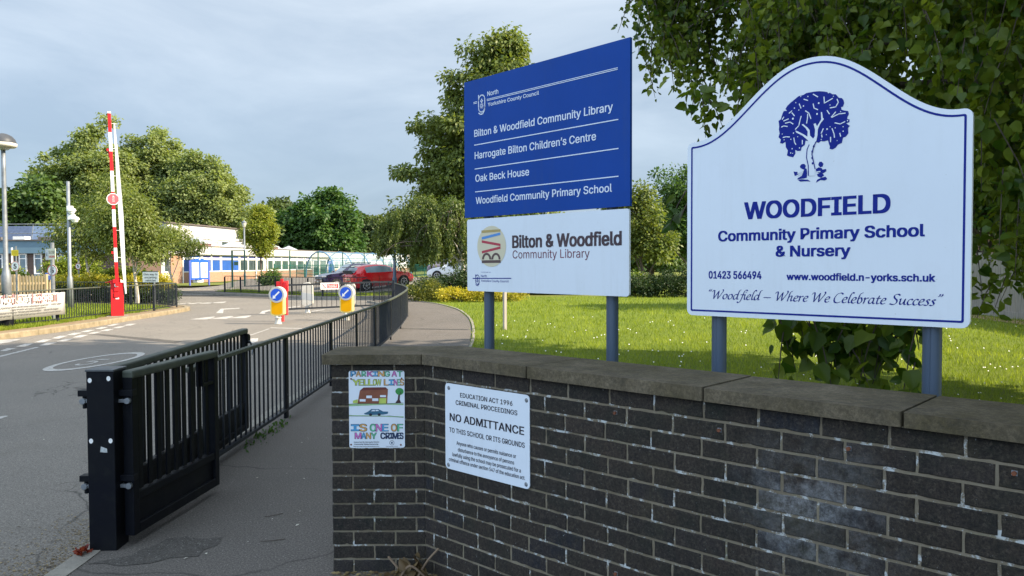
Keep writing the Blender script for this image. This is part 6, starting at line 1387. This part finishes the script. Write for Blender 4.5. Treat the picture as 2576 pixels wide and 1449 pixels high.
for k in range(616):
    q = k % 44; x = cx_[q] + rng.normal(0, .1); top = H * (.9 - .09 * abs(x + 1.6) ** 1.3 * .6) * ct_[q] * rng.uniform(.94, 1.03); ln = cl_[q] * rng.uniform(.6, 1.15); bot = max(top - ln, 1.5 + .25 * math.sin(x * 3) + (0.5 if x < -3.4 else 0)); n = int(max(6, (top - bot) / .035)); y = cy_[q] + rng.normal(0, .1)
    zz = np.linspace(top, bot, n); C.append(np.stack([x + rng.normal(0, .05, n) + .1 * np.sin(zz * 3 + k), y + rng.normal(0, .05, n), zz], 1)); D.append(unit(n) * .6 + np.array([0, 0, -1])); Nn.append(unit(n) + np.array([.3, -.4, .3])); T.append(np.clip(rng.normal(.42, .15, n) + rng.normal(0, .14), 0, 1))
C, D, Nn, T = map(np.concatenate, (C, D, Nn, T)); v, f, mm = leaf_faces(C, D, Nn, .105 * rng.uniform(.7, 1.3, len(C)), 'leaf'); np_mesh('hanging_foliage', v, f, np.repeat(T, mm), F_weep, wt)
mb = MB()
for k in range(11):
    x = -.3 - .38 * k; y = float(rng.uniform(-1.2, -.2)); zt = H * (.84 - .036 * k); mb.tube(cr([(0, 0, H * .5), (x * .5, y * .6, zt), (x * .85, y, zt - .15), (x, y * 1.05, zt - .8)], 6), [.036 - .0015 * i for i in range(19)], 6)
mb.build('arching_boughs', M_bark, wt, smooth=True)
Y = 36; shrub('dark_shrub', 'dark evergreen shrub under the weeping birch', px(1135, Y), Y, [(-.9, 0, .5, 1.1, .7, .55, 45), (.5, .3, .7, 1.0, .8, .7, 50), (1.4, .2, .6, .9, .7, .55, 30)], F_shr, .1, 110, .3)
shrub('variegated_shrub', 'olive and gold shrub at the end of the pavement', px(1092, 34.6), 34.6, [(-.25, 0, .42, .75, .5, .42, 40)], leaf_mat('olive_leaves', (.06, .09, .02), (.26, .25, .03)), .08, 110, .24)
shrub('golden_shrub', 'low golden yellow shrub along the lawn edge under the council sign', px(1195, 33.6), 33.6, [(-.9, 0, .3, .6, .4, .32, 30), (0, .1, .28, .7, .4, .3, 34), (.9, .3, .3, .7, .4, .28, 26), (1.7, .5, .3, .5, .4, .26, 16)], F_yel, .075, 110, .22, bias=.1)
# trees right of centre
Y = 47; H = pz(462, Y); tree('leaning_tree', 'leafy tree with a dark leaning trunk between the two signs', px(1622, Y), Y, 0, [(-.7, 0, H * .7, 1.7, 1.3, H * .24, 60), (.4, 0, H * .45, 1.4, 1.2, H * .16, 35)], F_birch, .22, 110, .55, H * .7, .13, M_bark, None, 'leaf', .4, 10, (-.9, 0))
Y = 62; H = pz(388, Y); tree('garden_tree', 'tall leafy tree peeping out left of the school sign', px(1740, Y), Y, 0, [(0, 0, H * .72, 3.0, 2.4, H * .25, 95), (-.6, 0, H * .42, 3.2, 2.4, H * .2, 90)], F_mid, .26, 130, .7, H * .7, .25, M_bark, None, 'leaf', bias=.2)
Y = 80; H = pz(520, Y); tree('garden_tree', 'dark wide tree behind the leaning tree, beyond the far lawn', px(1640, Y), Y, 0, [(0, 0, H * .55, 4.5, 3, H * .42, 120)], F_dark, .34, 130, .9, H * .6, .25, M_bark, None, 'clump', bias=.1)
Y = 100; H = pz(560, Y); tree('garden_tree', 'dark far tree low beside the white frame', px(1530, Y), Y, 0, [(0, 0, H * .5, 5, 3, H * .48, 110)], F_dark, .4, 120, 1.1, H * .6, .25, M_bark, None, 'clump')
Y = 38; shrub('clipped_hedge', 'dark rounded hedge at the back of the lawn between the signs', px(1665, Y), Y, [(-.9, 0, .55, .9, .8, .55, 50), (.3, 0, .6, 1.0, .8, .6, 55), (1.4, 0, .7, .9, .8, .7, 45), (3, 0, .7, 1.2, .8, .7, 50)], F_shr, .09, 120, .28, cat='hedge')
shrub('green_shrub', 'yellow green shrub left of the dark clipped hedge', px(1600, 39), 39, [(0, 0, .6, .8, .7, .6, 40)], F_acer, .1, 110, .28, bias=-.1)
tree('garden_tree', 'leafy tree standing behind the silvery board fence near the brick house', 16.8, 27.5, 0, [(0, 0, 6.4, 2.6, 2.6, 2.6, 90), (0, .3, 4.2, 2.2, 2.2, 1.6, 50)], F_mid, .26, 120, .7, 6, .2, M_bark, None, 'leaf')
# the big overhanging lime: crown lobes plus hanging sprays of heart shaped leaves
LT = thing('lime_tree', 'large lime tree with drooping heart shaped leaves overhanging the school sign', 'tree', (7.4, 8.2, 0))
TX, TY = 7.4, 8.2
sp = []
def lobe(cx, cy, cz, rx, ry, rz, n):
    u = unit(n); r = rng.uniform(.15, 1, n) ** .45; sp.append(np.array([cx, cy, cz]) + u * np.array([rx, ry, rz]) * r[:, None])
lobe(2.25, 8.2, 5.45, 1.15, 1.6, 1.85, 220); lobe(3.3, 7.6, 4.9, 1.2, 1.6, 1.6, 190); lobe(2.7, 6.6, 3.75, .75, .9, .45, 80); lobe(4.8, 7.6, 4.6, 1.5, 1.9, 2.3, 300); lobe(6.4, 7.6, 4.2, 1.6, 2.2, 2.6, 380); lobe(6.0, 9, 7.5, 3.2, 3.4, 2.4, 420)
lobe(4.6, 6.2, 2.6, .75, .9, 1.3, 170); lobe(3.9, 5.3, 2.7, .6, .6, 1.0, 120); lobe(5.6, 7.2, 2.4, 1.0, 1.2, 1.4, 200); lobe(2.6, 5.6, 2.55, .7, .5, .9, 110)
lobe(3.2, 4.9, 3.6, .9, .6, .7, 90)
lobe(2.6, 7.2, 3.65, .7, .7, .5, 120); lobe(3.0, 6.8, 4.1, .7, .7, .6, 110); lobe(1.8, 8.0, 4.9, .5, .8, .9, 120); lobe(1.5, 8.2, 4.55, .38, .6, .4, 40); lobe(1.8, 8.1, 4.1, .45, .6, .5, 55)
sp = np.concatenate(sp)
C, D, Nn, T, Sz = [], [], [], [], []
tw = MB()
def spray(p, n, ln, s, bias=0.0, twig=True, dirn=None):
    az = rng.uniform(0, 2 * math.pi) if dirn is None else dirn; o = np.array([math.cos(az), math.sin(az), 0]) * ln * rng.uniform(.15, .5); k = np.linspace(0, 1, n)
    pts = p + o * (k - .5)[:, None] + np.array([0, 0, -1]) * (ln * (k ** 1.4))[:, None]; side = unit(n) * .06; C.append(pts + side)
    D.append(unit(n) * .8 + np.array([0, 0, -.65]) + side * 5); Nn.append(unit(n) * .7 + np.array([-.1, -.3, .5])); T.append(np.clip(rng.normal(.4 + bias, .2, n) + rng.normal(0, .15), 0, 1)); Sz.append(s * rng.uniform(.55, 1.25, n))
    if twig: tw.tube([tuple(pts[0]), tuple(pts[n // 2]), tuple(pts[-1])], [.005, .004, .002], 4, cap=False)
for p in sp: spray(p, int(rng.integers(18, 32)), rng.uniform(.2, .5), .058 + .018 * (p[1] < 6), rng.normal(0, .08))
# low sprays that hang behind and below the school sign
for x, y0, y1, Y, n in ((1985, 790, 925, 4.35, 9), (1972, 800, 880, 4.3, 6), (2070, 800, 985, 4.15, 12), (2040, 800, 900, 4.25, 9), (2110, 800, 930, 4.2, 12), (2150, 800, 890, 4.25, 10), (2185, 790, 1000, 4.05, 15), (2215, 800, 960, 4.1, 14), (2245, 800, 900, 4.2, 10), (2290, 810, 1005, 3.95, 9), (2305, 810, 880, 4.0, 6), (2160, 850, 990, 4.1, 9), (2100, 780, 870, 4.3, 10), (2200, 780, 870, 4.2, 12), (2060, 800, 860, 4.3, 8), (2265, 800, 850, 4.1, 6), (2095, 790, 945, 4.3, 12), (2130, 790, 960, 4.25, 13), (2170, 800, 975, 4.2, 12), (2200, 800, 940, 4.15, 14), (2235, 800, 985, 4.1, 12), (2270, 800, 930, 4.1, 10), (2050, 790, 930, 4.3, 9), (2015, 790, 870, 4.35, 7), (2180, 790, 900, 4.3, 14), (2140, 790, 880, 4.3, 12), (1965, 830, 955, 4.3, 7), (2295, 900, 1010, 3.95, 7), (1705, 480, 572, 4.55, 5), (1722, 500, 560, 4.5, 4), (2480, 700, 800, 5.2, 8), (2530, 640, 790, 5.0, 9), (2460, 560, 760, 5.4, 14), (2560, 300, 560, 4.6, 16), (2520, 420, 620, 4.8, 14), (2470, 280, 480, 5.0, 14), (2560, 500, 700, 4.9, 14), (2500, 120, 330, 4.9, 14), (2440, 60, 250, 5.2, 14), (1770, 225, 345, 6.0, 12), (1800, 240, 330, 5.8, 12), (1745, 215, 300, 6.2, 10), (1860, 200, 320, 5.8, 14), (1905, 120, 250, 5.6, 14), (1690, 150, 215, 6.6, 8)):
    a = P(x, y0, Y); b = P(x, y1, Y); spray(np.array(a), n if Y < 4.7 else n * 2, a.z - b.z, .095 if Y < 4.7 else .075, -.25 if Y < 4.7 else .05, True)
C, D, Nn, T, Sz = map(np.concatenate, (C, D, Nn, T, Sz)); off = np.array([TX, TY, 0]); v, f, mm = leaf_faces(C - off, D, Nn, Sz, 'heart'); np_mesh('crown', v, f, np.repeat(T, mm), F_lime, LT)
tw.v = [(a - TX, b - TY, c) for a, b, c in tw.v]; tw.build('twigs', M_bark, LT)
# upper crown, mostly above the picture
o, cc = crown(LT, [(0, 0, 10.5, 5.2, 5.6, 4.2, 230), (-1.6, -.5, 8.0, 4.2, 5.2, 2.2, 170), (1.5, 0, 6, 4.5, 5, 2.4, 150), (-.5, 3.5, 8, 4, 2.5, 3, 80), (-.5, -4.5, 7.5, 4.5, 3.0, 2.8, 110), (1, -3.2, 4.6, 3.2, 2.4, 1.4, 60)], F_lime, .3, 150, .85, 'clump', .5, name='upper_crown')
lb = MB()
for e in ((-4.9, 0, 5.6), (-4.0, -.8, 4.9), (-3.0, -1.2, 4.4), (-3.4, -2.6, 3.2), (-2.4, -1.6, 3.6), (-4.6, -2.3, 3.0), (0, 2, 10), (2, -1, 9), (-2, 1, 11), (-2, -4, 8), (1, 3.5, 8)):
    e = Vector(e); a = Vector((0, 0, max(2.2, e.z * .55))); lb.tube(cr([a, a.lerp(e, .5) + Vector((0, 0, .5)), e], 5), [.13 - .0105 * k for k in range(11)], 7)
for k in range(40):
    c = sp[rng.integers(len(sp))] - off; c2 = c + np.array([rng.uniform(.4, 1.1), rng.uniform(-.2, .6), rng.uniform(.2, .7)]); lb.tube([tuple(c2), tuple((c + c2) / 2 + np.array([0, 0, .06])), tuple(c)], [.016, .011, .006], 5, cap=False)
lb.build('limbs', M_bark, LT, smooth=True)
MB().tube([(0, 0, -.2), (0, 0, 1), (.1, .1, 4), (0, .2, 8), (-.1, 0, 12)], [.42, .32, .27, .18, .07], 12).build('trunk', M_bark, LT, smooth=True)
# a second lime further along the pavement, behind the photographer; it shades the foreground
t2 = thing('lime_tree', 'lime tree behind the photographer, shading the pavement', 'tree', (9.0, -3.5, 0)); o, cc = crown(t2, [(0, 0, 9, 5.0, 4.6, 4.6, 230), (0, 0, 5, 4.4, 4.4, 2.2, 120)], F_lime, .36, 130, 1.0, 'clump', .5); trunk(t2, 10, .35, cc[:8], M_bark)

# ------------------------------------------------------------------ grass, daisies, litter
def inside(poly, x, y):
    r = np.zeros(len(x), bool); n = len(poly)
    for i in range(n):
        (a, b), (c, d) = poly[i], poly[(i + 1) % n]; cnd = ((b > y) != (d > y)) & (x < (c - a) * (y - b) / (d - b + 1e-12) + a); r ^= cnd
    return r
def grass(name, poly, ymin, ymax, xmin, xmax, n, m, hs=1.0, z=0.0, label=None):
    u = rng.uniform(0, 1, n * 3); y = 1 / (1 / ymin + u * (1 / ymax - 1 / ymin)); lim = .72 * y; x = rng.uniform(np.maximum(xmin, -lim), np.minimum(xmax, lim))
    k = inside(poly, x, y); x, y = x[k][:n], y[k][:n]; k = len(x); sc_ = np.clip(y / 12, .7, 2.4)
    patch = np.clip(.5 + .5 * np.sin(x * 1.9 + np.sin(y * 1.3) * 2) * np.sin(y * 1.1 + x * .6) + .3 * np.sin(x * 5.3 + y * 2.2) * np.sin(y * 4.1 - x), 0, 1); h = (.035 + .05 * rng.random(k) ** 2 + .03 * patch) * hs * sc_ ** .5; h[rng.random(k) < .012] *= 2.2; w = .0045 * sc_ * rng.uniform(.7, 1.4, k); a = rng.uniform(0, 2 * np.pi, k); ln = rng.uniform(.15, .8, k) * h; b = rng.uniform(0, 2 * np.pi, k)
    v = np.empty((k, 3, 3)); v[:, 0] = np.stack([x - w * np.cos(a), y - w * np.sin(a), np.full(k, z)], 1); v[:, 1] = np.stack([x + w * np.cos(a), y + w * np.sin(a), np.full(k, z)], 1); v[:, 2] = np.stack([x + ln * np.cos(b), y + ln * np.sin(b), z + h], 1)
    t = np.clip(.42 + .55 * (patch - .5) + rng.normal(0, .24, k), 0, 1); o = np_mesh(name, v.reshape(-1, 3), np.arange(k * 3).reshape(-1, 3), np.repeat(t, 3), m); o['kind'] = 'stuff'; return o
F_gr = leaf_mat('grass_blades', (.13, .19, .016), (.33, .38, .05), .45, .6, .25)
lp = [(a, b) for a, b in lawn_poly]
grass('grass', lp, 3.6, 38, -5, 14.5, 170000, F_gr)
vp = [(a - .7, b) for a, b in vkc] + [(-40, 36), (-60, 48), (-60, 10)]
grass('grass', vp, 17, 36, -30, -12.2, 26000, F_gr, .9, .03)
grass('grass', [(-18.2, 47.4), (-13.5, 42.9), (-9.6, 39.7), (-7.0, 40.0), (-5.6, 41.4), (-5.2, 42.9), (-7, 43.1), (-9.7, 42.2), (-14.2, 46.2), (-17.6, 49.5)], 39, 50, -19, -5, 9000, F_gr, 1.0, .05)
n = 650; y = 1 / (1 / 4.2 + rng.random(n * 3) * (1 / 24 - 1 / 4.2)); x = rng.uniform(-.6, np.minimum(13, .68 * y)); k = inside(lp, x, y) & ((np.sin(x * 1.7 + 1) * np.sin(y * 1.3) > .25) | (rng.random(n * 3) < .18)); x, y = x[k][:n], y[k][:n]; k = len(x); s = .0085 * np.clip(y / 9, .8, 1.6)
d = unit(k) * .3 + np.array([0, -.3, .1]); hex_ = np.stack([np.cos(np.arange(6) * np.pi / 3), np.sin(np.arange(6) * np.pi / 3)], 1); z = .05 + .04 * rng.random(k)
v = np.stack([x[:, None] + hex_[None, :, 0] * s[:, None], y[:, None] + hex_[None, :, 1] * s[:, None] * .8, z[:, None] + hex_[None, :, 1] * s[:, None] * .6], 2).reshape(-1, 3)
f = (np.arange(k)[:, None, None] * 6 + np.array([(0, 1, 2), (0, 2, 3), (0, 3, 4), (0, 4, 5)])[None]).reshape(-1, 3)
o = np_mesh('daisies', v, f, np.zeros(len(v)), M_white); o['kind'] = 'stuff'
# leaf litter and twigs on the asphalt, dead leaves against the wall, weeds
M_litter = leaf_mat('dry_litter', (.09, .055, .025), (.34, .26, .12), .1); M_chip = leaf_mat('pale_litter', (.45, .42, .34), (.6, .58, .5), .05)
def litter(name, n, reg, s, m, z, lab=None):
    xs_, ys_ = [], []
    while len(xs_) < n:
        x, y = reg(); xs_.append(x); ys_.append(y)
    c = np.stack([np.array(xs_), np.array(ys_), np.full(n, z) + rng.uniform(.001, .006, n)], 1); dd = unit(n) * np.array([1, 1, .12]); v, f, mm = leaf_faces(c, dd, unit(n) * .25 + np.array([0, 0, 1]), s * rng.uniform(.4, 1.4, n), 'leaf'); o = np_mesh(name, v, f, np.repeat(rng.random(n), mm), m); o['kind'] = 'stuff'
def kerbside():
    y = rng.uniform(3.2, 5.4); return -2.46 - abs(rng.normal(0, .26)) - .03, y
litter('leaf_litter', 3600, kerbside, .016, M_litter, ROADZ)
def under(): y = rng.uniform(5.5, 9.5); return -2.62 - abs(rng.normal(0, .18)), y
litter('leaf_litter', 400, under, .018, M_litter, ROADZ)
def pave(): y = rng.uniform(3.0, 14); return rng.uniform(-2.1, -.98), y
litter('leaf_litter', 70, pave, .022, M_chip, .002)
def rd(): y = rng.uniform(3.5, 16); return rng.uniform(-9, -2.7), y
litter('leaf_litter', 60, rd, .025, M_chip, ROADZ)
def foot(): return (rng.uniform(-.95, -.3), 4.1 - abs(rng.normal(0, .03)) - .01)
litter('leaf_litter', 130, foot, .03, M_litter, .002)
t = thing('dead_leaves', 'curled brown dead leaves and stalks heaped in the corner of the wall', 'leaves', (-.53, 3.98, 0)); n = 26; c = rng.normal(size=(n, 3)) * np.array([.05, .03, .03]) + np.array([0, 0, .05]); v, f, mm = leaf_faces(c, unit(n) + np.array([0, 0, .5]), unit(n), .055 * rng.uniform(.6, 1.3, n), 'heart'); np_mesh('leaves', v, f, np.repeat(rng.random(n) * .4, mm), M_litter, t)
mb = MB()
for a, b, c in (((-.12, 0, .13), (-.05, -.02, .06), (0, 0, .0)), ((.14, .03, .16), (.08, 0, .1), (.02, -.02, .0)), ((-.06, -.03, .02), (.0, -.05, .1), (.08, -.03, .03))): mb.tube(cr([a, b, c], 5), .006, 5)
mb.build('stalks', mat('dry_stalk', (.2, .14, .09), .8, scale=30), t)
t = thing('red_weed', 'small red leaved weed growing at the foot of the gate post', 'weed', (-2.46, 4.36, -.01)); n = 34; d = unit(n) * np.array([1, 1, .6]) + np.array([0, 0, .5]); v, f, mm = leaf_faces(rng.normal(size=(n, 3)) * .012 + np.array([0, 0, .02]), d, unit(n), .045 * rng.uniform(.5, 1.2, n), 'leaf'); np_mesh('leaves', v, f, np.repeat(rng.random(n), mm), leaf_mat('red_weed_leaves', (.16, .015, .015), (.3, .06, .03)), t)
t = thing('green_weed', 'tuft of green weeds under the guard railing', 'weed', (-2.4, 7.55, 0)); n = 110; d = unit(n) * np.array([1, 1, .6]) + np.array([0, 0, .9]); v, f, mm = leaf_faces(rng.normal(size=(n, 3)) * np.array([.05, .3, .0]) + np.array([0, 0, .0]), d, unit(n), .045 * rng.uniform(.5, 1.2, n), 'leaf'); np_mesh('leaves', v, f, np.repeat(rng.random(n), mm), F_mid, t)
mb = MB()
for x, y, a, l in ((-1.62, 5.0, .4, .12), (-1.5, 4.55, .1, .14), (-1.25, 6.2, .1, .1), (-1.7, 3.9, 1.2, .1)): mb.tube([(x, y, .006), (x + l * .5 * math.cos(a), y + l * .5 * math.sin(a), .008), (x + l * math.cos(a + .2), y + l * math.sin(a + .2), .006)], .0025, 5)
o = mb.build('fallen_twigs', M_bark); o['kind'] = 'stuff'
